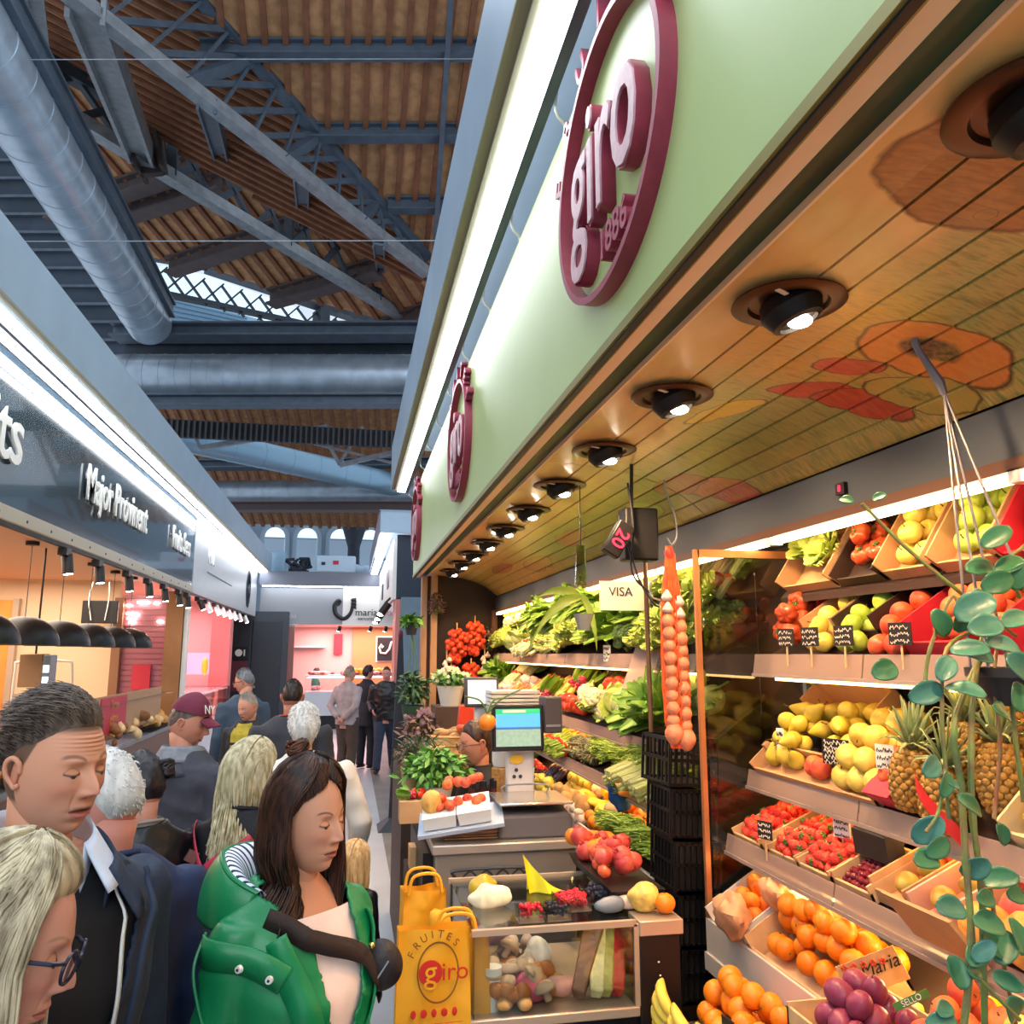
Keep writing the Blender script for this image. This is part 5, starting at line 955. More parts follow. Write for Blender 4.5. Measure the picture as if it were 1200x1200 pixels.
price(T5, 2.36, .02, .13, 'black price sign with white digits before the front oranges', .05, .09, .2, n=2); gs = empty('price_card', at(1068, 1172, Y=1.83), 'long green and white price strip lying on the plums', 'price card'); M4 = frameM((0, 0, 0), Vector((.75, -.45, .5)).normalized(), Vector((-.3, .35, .85)).normalized(), Vector((-.55, -.8, .1)).normalized())
MB().box((0, 0, 0), (.085, .017, .003)).build('strip', mat('strip_green', '#4f8a3c', .5), gs).data.transform(M4); text_obj('SELLO', .018, .002, M4 @ Matrix.Translation((0, 0, .003)), chalk, 'lettering', gs)
# ================================================================ far rack: vegetables
def sh_(s): return ' '.join(s.split(' on ')[0].split(' in ')[0].split(' at ')[0].split()[:4])
def veg(row, specs, grp, ext=0):
    for specs_i, (key, y0, y1, u0, u1, d, lay, rot, sc, nm) in enumerate(specs):
        if rot == 'lay': u0, u1 = u0-.01, u1-.09
        y1 = min(y1, 9.02)
        k2, _a, _b, _c, _d, d2, _l, rot2, sc2, nm2 = specs[(specs_i+1) % len(specs)]; um = u0+(u1-u0)*.5; f = .82
        fill(FR[row], key, y0, y1, u0, um, d*.86*f, nm+', front part', nm.split(' on ')[0]+' front '+grp, max(2, lay), rot=rot, sc=(sc[0]*f*1.08, sc[1]*f*1.12), jit=.22, heap=.03)
        fill(FR[row], k2, y0, y1, um, u1, d2*.86*f, sh_(nm2)+' behind the '+sh_(nm)+', '+grp+' shelf', sh_(nm2)+' behind '+sh_(nm)+grp, 2, rot=rot2, sc=(sc2[0]*f*1.08, sc2[1]*f*1.12), jit=.22, heap=.03)
s1 = (.95, 1.15)
veg(1, [('lettuce', 3.66, 4.4, .0, .4, .14, 2, 'out', (1, 1.25), 'frilly lettuce on the upper far shelf behind the glass pane'), ('broc', 4.4, 4.85, .0, .3, .11, 2, 'out', s1, 'dark green broccoli on the upper far shelf'), ('chard', 4.85, 5.3, .05, .35, .15, 1, 'out', s1, 'leafy chard bunch on the upper far shelf'), ('lettuce', 5.3, 6.2, .0, .4, .15, 2, 'out', (1, 1.2), 'green lettuce on the upper far shelf right of the hanging leaf'), ('celery', 6.2, 6.9, .0, .3, .1, 2, 'cross', s1, 'pale celery on the upper far shelf'), ('leek', 6.9, 7.7, .0, .35, .1, 2, 'lay', s1, 'leek bunch at the far end of the upper shelf'), ('cabbage', 7.7, 8.3, .0, .4, .16, 2, 'any', s1, 'round cabbage at the far end of the upper shelf'), ('lettuce', 8.3, 9.1, .0, .4, .15, 2, 'out', s1, 'lettuce at the very end of the upper far shelf')], 'upper far')
up = Flat(1.78, 2.16, 1.93, 2.36); FR['B'] = up
veg('B', [('lettuce', 3.7, 5.2, .0, .22, .15, 1, 'out', (1, 1.2), 'yellow-green lettuce on the topmost far rack'), ('leek', 5.2, 6.4, .0, .22, .1, 1, 'lay', s1, 'pale leek bunch on the topmost far rack'), ('chard', 6.4, 7.4, .0, .22, .16, 1, 'out', s1, 'chard bunch on the topmost far rack'), ('cauli', 7.4, 9.1, .0, .22, .16, 1, 'out', s1, 'cauliflower on the topmost far rack')], 'topmost far')
veg(2, [('chard', 3.66, 4.25, .0, .35, .14, 1, 'out', s1, 'feathery green bunch on the middle far shelf by the crates'), ('cabbage', 4.25, 4.85, .0, .36, .15, 2, 'any', s1, 'pale green cabbage on the middle far shelf'), ('cauli', 4.85, 5.4, .0, .36, .15, 2, 'out', s1, 'cauliflower on the middle far shelf'), ('tomato', 5.4, 6.1, .0, .3, .08, 2, 'any', (1.1, 1.4), 'red tomato on the middle far shelf'), ('radish', 6.1, 6.6, .0, .36, .13, 2, 'lay', s1, 'radish bunch on the middle far shelf'), ('corn', 6.6, 7.2, .0, .36, .07, 2, 'lay', s1, 'corn cob on the middle far shelf'), ('carrot', 7.2, 7.9, .0, .36, .07, 2, 'lay', s1, 'carrot on the middle far shelf'), ('garlic', 7.9, 8.5, .0, .36, .08, 2, 'any', (1.1, 1.4), 'garlic bulb on the middle far shelf'), ('leek', 8.5, 9.1, .0, .36, .1, 2, 'lay', s1, 'leek bunch on the middle far shelf')], 'middle far')
veg(3, [('celery', 3.66, 4.4, .0, .28, .09, 2, 'lay', s1, 'celery on the third far shelf near the crates'), ('beans', 4.4, 4.9, .0, .28, .1, 2, 'up', s1, 'heap of green beans on the third far shelf'), ('artichoke', 4.9, 5.4, .0, .28, .08, 2, 'any', s1, 'artichoke on the third far shelf'), ('aspar', 5.4, 6.0, .0, .28, .07, 2, 'lay', s1, 'asparagus bunch on the third far shelf'), ('carrot', 6.0, 6.8, .0, .28, .055, 2, 'lay', s1, 'carrot on the third far shelf behind the till'), ('turnip', 6.8, 7.4, .0, .28, .08, 2, 'up', s1, 'white turnip on the third far shelf'), ('potato', 7.4, 9.1, .0, .28, .1, 1, 'any', s1, 'potato at the end of the third far shelf')], 'third far')
veg(4, [('beans', 3.64, 4.3, .0, .28, .1, 3, 'up', (1.1, 1.2), 'heap of green beans at the near end of the lowest far shelf'), ('carrot', 4.1, 4.3, .16, .28, .06, 2, 'cross', s1, 'carrot behind the green beans'), ('squash', 4.3, 4.55, .1, .28, .1, 1, 'cross', (.8, 1), 'tan squash on the lowest far shelf'), ('orange', 4.35, 4.75, .0, .16, .075, 2, 'any', s1, 'orange in the white tray of the lowest far shelf'), ('lemon', 4.6, 4.95, .1, .28, .065, 2, 'any', s1, 'lemon behind the oranges of the lowest far shelf'), ('ppy', 4.8, 5.1, .1, .28, .08, 2, 'any', s1, 'yellow pepper on the lowest far shelf'), ('garlic', 4.8, 5.1, .0, .1, .07, 2, 'any', (1.2, 1.5), 'white garlic bulb in the tray of the lowest far shelf'), ('potato', 5.1, 5.6, .0, .28, .09, 2, 'any', (1.1, 1.3), 'brown potato on the lowest far shelf'), ('pear', 5.6, 6.1, .0, .28, .08, 2, 'any', (1.1, 1.3), 'yellow pear on the lowest far shelf'), ('aub', 6.1, 6.8, .0, .28, .075, 2, 'lay', s1, 'dark aubergine on the lowest far shelf'), ('ppl', 6.8, 7.4, .0, .28, .08, 2, 'any', s1, 'red pepper on the lowest far shelf behind the till'), ('zuc', 7.4, 9.1, .0, .28, .09, 1, 'lay', s1, 'courgette at the far end of the lowest shelf')], 'lowest far')
for i in range(6): put('carrot', (1.42+.03*(i % 3), 4.0+.02*i, 1.25+.01*i), (U(0, 1), .2, U(-.3, .3)), 1, 'carrot lying at the near edge of the third far shelf', 'loose carrots near the pole')
bb = MB().ell((1.43, 4.28, 1.24), (.06, .09, .1), 20, 14, fn=lambda p: p*(1+.4*noise.noise(p*20))).build('blue_bag', mat('plastic_blue', '#1f4a8a', .35, var=.2, vs=8), label='crumpled blue plastic bag on the third far shelf', cat='bag')
for k, (y, lb) in enumerate(((4.95, 'small grey price card above the cabbages'), (4.2, 'dark price card beside the slim pole'))): price(FR[1], y, -.03, -.02, lb, .09, .1, .2, dark=k == 1)
v = empty('visa_sign', (1.5, 4.3, 2.28), 'white card reading VISA hanging below the header', 'sign'); MB().span(-.16, .14, 0, .004, -.1, .06).build('card', mat('card_white', '#e8e4d8', .5), v); text_obj('VISA', .07, .002, frameM((-.04, -.004, .0), (1, 0, 0), (0, 0, 1), (0, -1, 0)), mat('visa_navy', '#20305c'), 'lettering', v)
pr = MB().hexa([(1.42, 4.35, 1.62), (1.62, 4.35, 2.15), (1.64, 4.35, 2.15), (1.44, 4.35, 1.62), (1.42, 3.95, 1.62), (1.62, 3.95, 2.15), (1.64, 3.95, 2.15), (1.44, 3.95, 1.62)]) 
pr.build('acrylic_flap', plast, label='tilted clear acrylic flap behind the slim pole', cat='flap')
# ================================================================ counter, display case, till, baskets, plants
random.seed(5)
tray = mat('tray_black', '#141214', .4)
# glass display case
g = empty('display_case', (0, 0, 0), 'small glass topped display case full of mushrooms and bags in front of the till', 'display case')
cx0, cx1, cy0, cy1, zb, zt = .405, .925, 2.66, 3.26, .855, 1.095
fr = mat('case_frame', '#c9b49c', .3, .5)
MB().span(cx0+.01, 1.03, cy0+.03, cy1+.1, 0, zb-.02).build('cabinet', mat('cabinet_black', '#1a1413', .4), g, bevel=.006)
MB().span(cx0-.01, cx1+.01, cy0-.01, cy1, zb-.03, zb).build('sill', fr, g, bevel=.004)
MB().span(cx0, cx1, cy0, cy0+.004, zb, zt).build('front_glass', pane, g); MB().span(cx0, cx0+.004, cy0, cy1, zb, zt).build('side_glass', pane, g); MB().span(cx1-.004, cx1, cy0, cy1, zb, zt).build('side_glass', pane, g); MB().span(cx0, cx1, cy0, cy1, zt, zt+.004).build('top_glass', pane, g)
m = MB(); m.span(cx0-.006, cx1+.006, cy0-.006, cy0+.012, zt-.006, zt+.012); m.build('front_rail', fr, g); MB().span(cx0-.006, cx1+.006, cy1-.008, cy1+.008, zt-.006, zt+.012).build('rear_rail', fr, g); MB().span(cx1-.004, cx1+.012, cy0-.006, cy0+.012, zb, zt).build('corner_post', fr, g); MB().span(cx0-.02, cx0-.006, cy0+.02, cy1, .7, zb+.06).build('side_plate', mat('steel_blue', '#8fa3b5', .3, .6), g)
m = MB().span(cx1+.012, 1.075, cy0-.005, cy1+.1, zb-.3, zt-.035).build('side_cabinet', mat('cabinet_black'), g, bevel=.004); MB().span(cx1+.012, 1.085, cy0-.015, cy0+.1, zt-.035, zt+.01).build('side_top', fr, g, bevel=.003)
m = MB()
for k in range(7): m.ell((1.0+.004*(k % 2), cy0-.008, .98-.04*k), (.004, .002, .003), 6, 4)
m.build('rivets', white_m, g)
# contents: mushrooms, onions, bags
lab = 'tan mushroom inside the glass display case'
for k in range(60): put('mush', (U(.44, .66), U(2.7, 3.15), zb+U(.02, .1)), (U(-.8, .8), U(-.8, .8), U(0, 6)), U(.8, 1.4), lab, 'mushrooms in the display case')
for k in range(16): put('onion', (U(.46, .72), U(2.68, 2.95), zb+.035+U(0, .03)), (U(0, 6), U(0, 6), 0), U(.65, .9), 'small reddish onion inside the glass display case', 'onions in the display case')
for k in range(10): put('garlic', (U(.55, .8), U(2.8, 3.1), zb+U(.06, .12)), (U(0, 6), 0, 0), U(.7, 1), 'garlic bulb inside the glass display case', 'garlic in the display case')
for k in range(9): put('potato', (U(.5, .74), U(2.67, 2.85), zb+.03), (0, 0, U(0, 6)), U(.6, .8), 'small ginger-brown tuber inside the display case', 'tubers in the display case')
def crumple(c, r, seed, amp=.3): return lambda: MB().ell((0, 0, 0), r, 22, 14, fn=lambda p: p*(1+amp*noise.noise(p*18+Vector((seed, 0, 0)))))
for k, (c, r, colr, lb) in enumerate([((.60, 2.74, zb+.05), (.06, .04, .045), '#c8506a', 'pink skinned root bag at the front of the display case'), ((.72, 2.76, zb+.04), (.07, .035, .03), '#e0a090', 'rosy sausage shaped root at the front of the case'), ((.66, 2.9, zb+.09), (.05, .05, .05), '#e8e0d4', 'white net bag in the middle of the display case'), ((.54, 3.0, zb+.14), (.07, .05, .04), '#8a6a7a', 'mauve bag at the back of the display case'), ((.7, 3.05, zb+.16), (.1, .06, .04), '#c8a888', 'beige packet at the back of the display case')]):
    o = crumple(c, r, k)().build('produce_bag', mat('bagc%d' % k, colr, .4, var=.2, vs=20), label=lb, cat='bag'); o.location = c
for k, (x, colr) in enumerate(((.78, '#8a5c3c'), (.83, '#e8dca0'), (.86, '#b8b060'), (.9, '#c82828'))):
    o = MB().hexa([(-.018, -.02, 0), (.018, -.02, 0), (.03, .16, .12), (-.03, .16, .12), (-.022, -.045, .035), (.022, -.045, .035), (.035, .13, .19), (-.035, .13, .19)]).build('long_packet', mat('packet%d' % k, colr, .25, var=.25, vs=25), label=['brown film packet standing in the case', 'packet of pale white stalks in the case', 'packet of yellow-green stalks in the case', 'packet of red chillies at the right end of the case'][k], cat='packet', bevel=.006); o.location = (x-.02, 2.73, zb+.01); o.rotation_euler = (0, .12, -.5 if k == 0 else -.2)
cup = MB().lathe([(.022, 0), (.026, .1), (.029, .1), (.029, .125), (.001, .125)], 20).build('white_tub', white_m, label='tall white tub at the front left of the display case', cat='tub'); cup.location = (.475, 2.72, zb)
# on the glass top
def punnet(x, y, key, n, sc, lb, glb, w=.1, d=.075):
    e = empty('punnet', (x, y, zt+.006), lb, 'punnet'); MB().span(-w/2, w/2, -d/2, d/2, 0, .003).build('base', plast, e)
    for a, b, c_, d_ in ((-w/2, w/2, -d/2, -d/2+.002), (-w/2, w/2, d/2-.002, d/2), (-w/2, -w/2+.002, -d/2, d/2), (w/2-.002, w/2, -d/2, d/2)): MB().span(a, b, c_, d_, 0, .045).build('wall', pane, e)
    for k in range(n): put(key, (x+U(-1, 1)*w*.4, y+U(-1, 1)*d*.4, zt+.02+U(0, .035)), (U(0, 6), U(0, 6), 0), sc, glb, glb, False)
single('berry', 'berry', 'berry', lambda m: [m.ell((.007*sin(b)*cos(a), .007*sin(b)*sin(a), .008*cos(b)), (.003, .003, .003), 6, 4) for b in (0, .6, 1.2, 1.8, 2.4) for a in [2*pi*i/6 for i in range(6)]], fm('berry_red', '#d01c30', '#e23c4c', .3)); single('dberry', 'blueberry', 'berry', lambda m: m.ell((0, 0, 0), (.007, .007, .006), 10, 6), mat('berry_blue', '#1c1c30', .4)); single('rcurr', 'redcurrant', 'berry', lambda m: m.ell((0, 0, 0), (.006, .006, .006), 8, 6), mat('currant', '#c02030', .2))
punnet(.60, 2.74, 'rcurr', 46, 1.1, 'small clear punnet of redcurrants at the front of the case top', 'redcurrant in the front punnet', .085, .06); punnet(.69, 2.74, 'dberry', 40, 1, 'small clear punnet of dark berries beside the redcurrants', 'dark berry in the front punnet', .08, .06)
punnet(.765, 2.84, 'berry', 55, 1.2, 'larger clear punnet heaped with raspberries', 'raspberry in the large punnet', .115, .1); punnet(.765, 2.84, 'rcurr', 10, 1, 'lid edge of the raspberry punnet', 'red berry at the raspberry punnet', .12, .11) if False else None; punnet(.87, 2.9, 'dberry', 70, 1.4, 'larger clear punnet of blackberries', 'blackberry in the large punnet', .1, .09)
for k, (x, y, r, colr, lb) in enumerate([(.50, 2.95, (.07, .05, .035), '#e8dcb8', 'white folded plastic bag on the left of the case top'), (.5, 3.06, (.05, .04, .04), '#b8a030', 'olive bag of greens at the back of the case top'), (.87, 2.76, (.05, .03, .025), '#6a7480', 'grey plastic film at the right of the case top'), (.95, 2.78, (.04, .03, .02), '#d8b8a0', 'small pinkish roots at the right of the case top')]):
    o = crumple(0, r, 9+k, .5)().build('folded_bag', mat('fbag%d' % k, colr, .35, var=.15, vs=20), label=lb, cat='bag'); o.location = (x, y, zt+.03)
m = MB(); m.grid(lambda u, v: Vector((lerp(.0, .14, u)*(1)-.02*v, .015*sin(u*9)+.02*v, .13*(1-u)**1.4*(v)+.0)), 12, 8); m.grid(lambda u, v: Vector((lerp(.0, .1, u), .05+.02*sin(u*7), .1*(1-u)*v)), 10, 6)
o = m.build('yellow_bag', mat('bag_lime', '#d8d028', .35, var=.1, vs=12), label='yellow-green plastic bag standing up behind the berries', cat='bag'); o.location = (.66, 3.02, zt+.008)
# tray of pomegranates and oranges at the right of the case
e = empty('black_tray', (.98, 3.02, 1.12), 'black plastic tray of mixed fruit beside the display case', 'tray'); MB().hexa([(-.07, -.22, 0), (.08, -.22, 0), (.08, .3, 0), (-.07, .3, 0), (-.09, -.24, .04), (.1, -.24, .04), (.1, .32, .04), (-.09, .32, .04)]).build('tray_body', tray, e)
for i in range(22): put('pom' if i % 3 else 'rapple', (U(.9, 1.06), U(2.84, 3.3), 1.19+U(0, .05)), (U(-1, 1), U(-1, 1), U(0, 6)), U(.62, .8), 'dark red fruit in the black tray' , 'red fruit in the black tray')
for i in range(5): put('orange', (U(.92, 1.08), U(3.15, 3.4), 1.21), (0, 0, 0), 1, 'orange at the back of the black tray', 'oranges in the black tray')
put('orange', (1.045, 2.7, 1.14), (0, 0, 0), .95, 'single orange on the corner of the case beside the fruit tray', None); o = crumple(0, (.05, .045, .045), 31, .3)().build('wrapped_fruit', mat('wrap_yellow', '#e8c060', .3, var=.3, vs=30), label='yellow fruit wrapped in clear film at the front of the black tray', cat='fruit'); o.location = (.98, 2.74, 1.15)
# grey counter with the till
ctr = empty('till_counter', (0, 0, 0), 'grey metal counter carrying the scale behind the glass case', 'counter')
cm = mat('counter_metal', '#9a938a', .4, .5, var=.05, vs=3)
MB().span(.385, 1.0, 3.62, 4.35, .1, 1.11).build('body', cm, ctr, bevel=.006); MB().span(.37, 1.015, 3.6, 4.4, 1.11, 1.15).build('top', mat('counter_top', '#b3aaa0', .35, .5), ctr, bevel=.006); MB().span(.34, .385, 3.7, 4.4, .1, 1.1).build('side', mat('cabinet_black'), ctr)
m = MB(); m.tube(cr([(.47, 3.6, 1.02), (.47, 3.59, 1.05), (.76, 3.59, 1.05), (.76, 3.6, 1.02)], 3), .006, 6); [m.tube(cr([(.5+.07*k, 3.6, 1.02), (.53+.07*k, 3.59, 1.045), (.56+.07*k, 3.6, 1.02)], 4), .004, 6) for k in range(4)]; m.build('wire_rack', steel_d, ctr)
pp = mat('paper_brown', '#b88a64', .8, var=.15, vs=10)
m = MB()
for k in range(9): m.box((.56+U(-.01, .01), 3.78+U(-.01, .01), 1.157+.009*k), (.27, .2, .007), (0, 0, U(-.06, .06)))
m.build('paper_stack', pp, smooth=False, label='stack of brown wrapping paper under the fruit trays', cat='paper', bevel=.002)
e = empty('fruit_tray', (.49, 3.72, 1.24), 'white carton tray tilted forward with wrapped red fruit', 'tray', rz=-.12); e.rotation_euler = (.2, -.14, -.15)
for k in range(2): MB().hexa([(-.14+.15*k, -.1, 0), (-.005+.15*k, -.1, 0), (-.005+.15*k, .1, 0), (-.14+.15*k, .1, 0), (-.145+.15*k, -.11, .055), (.0+.15*k, -.11, .055), (.0+.15*k, .1, .055), (-.145+.15*k, .1, .055)]).build('carton', white_m, e)
MB().span(-.17, .2, -.13, .12, -.02, -.005).build('board', mat('board_blue', '#a8b4c4', .5), e)
for k in range(16): put('rapple' if k % 2 else 'peach', (.36+.03*(k % 8)+U(0, .03), 3.66+U(0, .12), 1.29+.004*k+(.05 if k > 9 else 0)), (U(0, 6), 0, 0), .66, ['rosy fruit in the white carton trays', 'red fruit in the white carton trays'][k % 2], ['rosy fruit in the trays', 'red fruit in the trays'][k % 2])
put('melon', (.375, 3.7, 1.31), (0, 0, 0), .8, 'pale round melon in the left carton tray', None)
# scale
sc_ = empty('shop_scale', (.83, 3.78, 1.15), 'grey shop scale with a steel plate on the counter', 'scale')
MB().hexa([(-.17, -.13, 0), (.17, -.13, 0), (.17, .2, 0), (-.17, .2, 0), (-.16, -.12, .1), (.16, -.12, .1), (.16, .2, .13), (-.16, .2, .13)]).build('housing', mat('scale_grey', '#5c5a5e', .45), sc_, bevel=.015, seg=3); MB().span(-.165, .165, -.14, .17, .14, .152).build('plate', mat('scale_plate', '#c9c4bc', .22, .8), sc_, bevel=.004); MB().tube(cr([(-.1, .1, .15), (-.1, .1, .19), (.1, .1, .19), (.1, .1, .15)], 3), .004, 6).build('plate_rail', steel_l, sc_)
MB().span(-.075, .06, .17, .22, .12, .44).build('column', mat('till_white', '#d4cdc8', .4), sc_, bevel=.01)
MB().lathe([(.001, .0), (.035, .002), (.035, .004), (.001, .006)], 20, (-.03, .165, .30), M=Euler((pi/2, 0, 0)).to_matrix() @ Matrix.Diagonal((1, .6, 1))).build('sticker', mat('sticker_yellow', '#e8b830', .4), sc_)
m = MB(); [m.lathe([(.006, 0), (.009, 0), (.009, .003), (.006, .003)], 12, (x, .167, z), M=Euler((pi/2, 0, 0)).to_matrix()) for x, z in ((-.03, .25), (-.04, .22), (-.01, .22))]; m.build('marks', steel_d, sc_)
def monitor(name, loc, w, h, lb, rz=0, tilt=-.12, frame_m=None, off_=False):
    e = empty(name, loc, lb, 'screen'); e.rotation_euler = (tilt, 0, rz)
    MB().span(-w/2, w/2, 0, .04, -h/2, h/2).build('bezel', frame_m or tray, e, bevel=.008)
    m = MB(); a, b = w*.43, h*.4
    if off_: m.span(-a, a, -.004, 0, -b, b, 0); m.build('screen', mat('screen_pale', '#dfe8e8', .3, emit='#e4ece8', es=.4), e); return e
    for z0, z1, mi in ((-b, -b*.1, 0), (-b*.1, b*.02, 1), (b*.02, b*.72, 2), (b*.72, b, 3)): m.span(-a, a, -.004, 0, z0, z1, mi)
    m.build('screen', [mat('scr_meadow', '#8fb0a0', .3, var=.1, vs=60, emit='#7ea898', es=.45), mat('scr_hills', '#3a6a9a', .3, emit='#3a6a9a', es=.6), mat('scr_sky', '#4a9ae0', .3, emit='#58a8ec', es=.9), mat('scr_green', '#30b070', .3, emit='#30b878', es=.8)], e, smooth=False)
    MB().span(-a*.7, a*.35, -.006, -.004, b*.8, b*.93).build('title_bar', white_m, e); return e
monitor('till_screen', (.80, 3.9, 1.60), .25, .215, 'till touch screen showing a blue sky over a meadow')
p_ = empty('receipt_printer', (.975, 3.93, 1.66), 'dark receipt printer mounted right of the till screen', 'printer'); MB().span(-.045, .045, -.02, .1, -.09, .08).build('housing', mat('printer_dark', '#4a4648', .4), p_, bevel=.008); MB().span(-.035, .035, -.024, -.02, -.06, -.05).build('slot', steel_l, p_)
monitor('customer_screen', (.77, 4.8, 1.725), .2, .17, 'smaller pale screen standing behind the till', .1, -.1, mat('printer_dark', '#4a4648', .4), True); MB().span(.73, .81, 4.82, 4.86, 1.1, 1.66).build('screen_stand', mat('till_white'), label='white column under the smaller pale screen', cat='stand')
m = MB()
for k in range(6): m.box((.93, 4.7, 1.62+.022*k), (.28, .2, .016), (0, 0, U(-.05, .05)))
m.build('white_boxes', mat('box_white', '#d8d0c4', .5), smooth=False, label='stack of flat white boxes behind the till screen', cat='boxes'); MB().span(.84, .98, 4.75, 5.0, 0, 1.6).build('back_cabinet', mat('cabinet_black'), label='cabinet behind the till under the flat boxes', cat='cabinet')
o = put('cherrytom', (.645, 3.86, 1.63), (0, 0, 0), 2.0, 'orange ball shaped ornament hanging left of the till screen', None); o.data = o.data.copy(); o.data.materials[0] = PM['orange']; m = MB(); [m.tube(cr([(0, 0, .02), (.03*s, 0, .05), (.09*s, 0, .03+.05*abs(s))], 4), [.002]*8+[.001], 4) for s in (-.6, .5, 1)]; m.build('green_leaves', PM['stem'], o)
# counter line left: baskets, herbs, bottles, jar, boxes
bsk = mat('basket_straw', '#d8a868', .7, var=.15, vs=30)
def basket(loc, r, h, lb):
    e = empty('basket', loc, lb, 'basket'); MB().lathe([(r*.85, 0), (r, h), (r*.95, h), (r*.8, .01)], 28).build('body', bsk, e)
    m = MB(); [m.lathe([(r*(.85+.15*k/4)+.002, h*k/4-.004), (r*(.85+.15*k/4)+.005, h*k/4), (r*(.85+.15*k/4)+.002, h*k/4+.004)], 28) for k in range(1, 5)]; m.build('bands', mat('basket_band', '#b8844a', .7), e); return e
MB().span(.52, .95, 4.75, 5.6, 0, 1.25).build('side_stand', mat('stand_brown', '#4a3528', .6), label='dark brown stand carrying the baskets left of the worker', cat='stand', bevel=.005)
basket((.62, 5.1, 1.25), .12, .2, 'round straw basket filled with potatoes'); 
for k in range(9): put('potato', (.62+U(-.07, .07), 5.1+U(-.07, .07), 1.45+U(0, .03)), (U(0, 6), 0, 0), .8, 'potato in the round straw basket', 'potatoes in the straw basket')
for k in range(3): put('rapple', (.68+.04*k, 5.05, 1.5), (0, 0, 0), .8, 'red fruit on top of the straw basket', 'red fruit on the straw basket')
MB().hexa([(.68, 5.2, 1.4), (.84, 5.2, 1.4), (.84, 5.3, 1.4), (.68, 5.3, 1.4), (.7, 5.2, 1.62), (.86, 5.2, 1.62), (.86, 5.3, 1.62), (.7, 5.3, 1.62)]).build('red_box', mat('box_orange_red', '#d84020', .5), smooth=False, label='bright orange-red box behind the straw basket', cat='box')
def foliage(name, c, r, n, L_, w, m_, lb, cat, seed, pot=None, droop=.3, flowers=None):
    rr = random.Random(seed); e = empty(name, c, lb, cat); m = MB(); s = MB()
    for i in range(n):
        a = rr.random()*6.3; el = rr.uniform(.1, 1.35); d = Vector((cos(a)*sin(el), sin(a)*sin(el), cos(el)*.9)); tipp = Vector((d.x*r[0], d.y*r[1], d.z*r[2]))*rr.uniform(.4, 1)
        if i % 5 == 0: s.tube([Vector((0, 0, 0)), tipp*.5+Vector((0, 0, .02)), tipp], [.003, .002, .001], 4)
        q = Euler((rr.uniform(-1, 1), rr.uniform(-1, 1), a)).to_matrix()
        def f(u, v, q=q, tipp=tipp): return tipp+q @ Vector((L_*(u-.1), (v-.5)*w*sin(pi*min(1, .06+u*.92)), -droop*L_*u*u+.15*w*abs(v-.5)))
        m.grid(f, 3, 2)
    m.build('leaves', m_, e, smooth='full'); s.build('stems', PM['stem'], e)
    if pot: MB().lathe([(pot[0]*.7, -pot[1]), (pot[0], 0), (pot[0]*.92, 0), (pot[0]*.6, -pot[1]*.9)], 20).build('pot', pot[2], e)
    if flowers:
        fl_ = MB()
        for i in range(flowers[0]):
            a = rr.random()*6.3; el = rr.uniform(0, 1.3); p = Vector((cos(a)*sin(el)*r[0], sin(a)*sin(el)*r[1], cos(el)*r[2]))*rr.uniform(.8, 1.05)
            for j in range(5): b = j*1.256; fl_.ell(p+Vector((.008*cos(b), 0, .008*sin(b))), (.007, .004, .007), 6, 4)
        fl_.build('flowers', flowers[1], e)
    return e
herb = fm('herb_green', '#4f8a3a', '#7fae4c', .5, 14); herbd = fm('herb_dark', '#2c4a2c', '#4a6a3a', .5, 14); herbb = fm('dried_brown', '#6a5244', '#8a6a5c', .7, 14)
MB().span(.4, .66, 4.3, 4.72, 0, 1.14).build('herb_stand', mat('stand_brown'), label='brown stand under the big pot of herbs', cat='stand')
foliage('herb_pot', (.46, 4.35, 1.28), (.2, .16, .2), 520, .055, .026, herb, 'big bushy bright green herb plant beside the till', 'plant', 1, (.09, .13, mat('pot_white', '#d8d4c8', .5)))
foliage('chives_pot', (.40, 4.55, 1.40), (.12, .1, .15), 90, .11, .008, herbd, 'tuft of dark chives behind the bright herb plant', 'plant', 2, (.06, .12, mat('pot_tan', '#c8a070', .6)))
foliage('flower_pot', (.72, 5.9, 1.72), (.15, .12, .12), 300, .05, .03, herb, 'leafy pot with cream blossoms behind the baskets', 'plant', 3, (.1, .14, mat('pot_white')), flowers=(70, mat('blossom_cream', '#efe6c0', .6)))
MB().span(.6, .88, 5.75, 6.1, 0, 1.58).build('flower_stand', mat('stand_brown'), label='brown stand beneath the cream blossoms', cat='stand')
foliage('dried_bunch', (.50, 5.8, 1.35), (.15, .14, .22), 330, .06, .02, herbb, 'mauve brown dried flowers left of the straw basket', 'plant', 4, (.08, .16, mat('pot_white')), flowers=(40, mat('blossom_mauve', '#a08090', .6)))
foliage('dark_shrub', (.50, 6.5, 1.55), (.12, .12, .3), 240, .06, .025, herbd, 'tall dark leafy plant by the aisle post', 'plant', 5, (.09, .16, mat('pot_green', '#2c4a34', .5)))
MB().span(.37, .66, 5.6, 6.7, 0, 1.2).build('plant_stand', mat('stand_brown'), label='long low stand holding the dried flowers', cat='stand')
foliage('hanging_pot', at(482, 733, Y=8.8), (.13, .1, .12), 150, .07, .045, herb, 'green plant in a pot on the blue-grey pillar', 'plant', 6, (.07, .1, mat('pot_navy', '#2a3038', .5)))
m = MB(); [m.tube(cr([at(482, 738, Y=8.8), at(482+3*k, 760+6*k, Y=8.8), at(475+9*k, 800+12*k, Y=8.8)], 5), .004, 4) for k in range(3)]; m.build('trailing_vine', PM['stem'], label='thin trailing stems below the pillar plant', cat='vine')
foliage('aisle_twigs', (.35, 4.55, 1.35), (.09, .08, .16), 130, .04, .016, herbb, 'twiggy reddish plant at the aisle edge', 'plant', 8, (.06, .14, mat('pot_tan')))
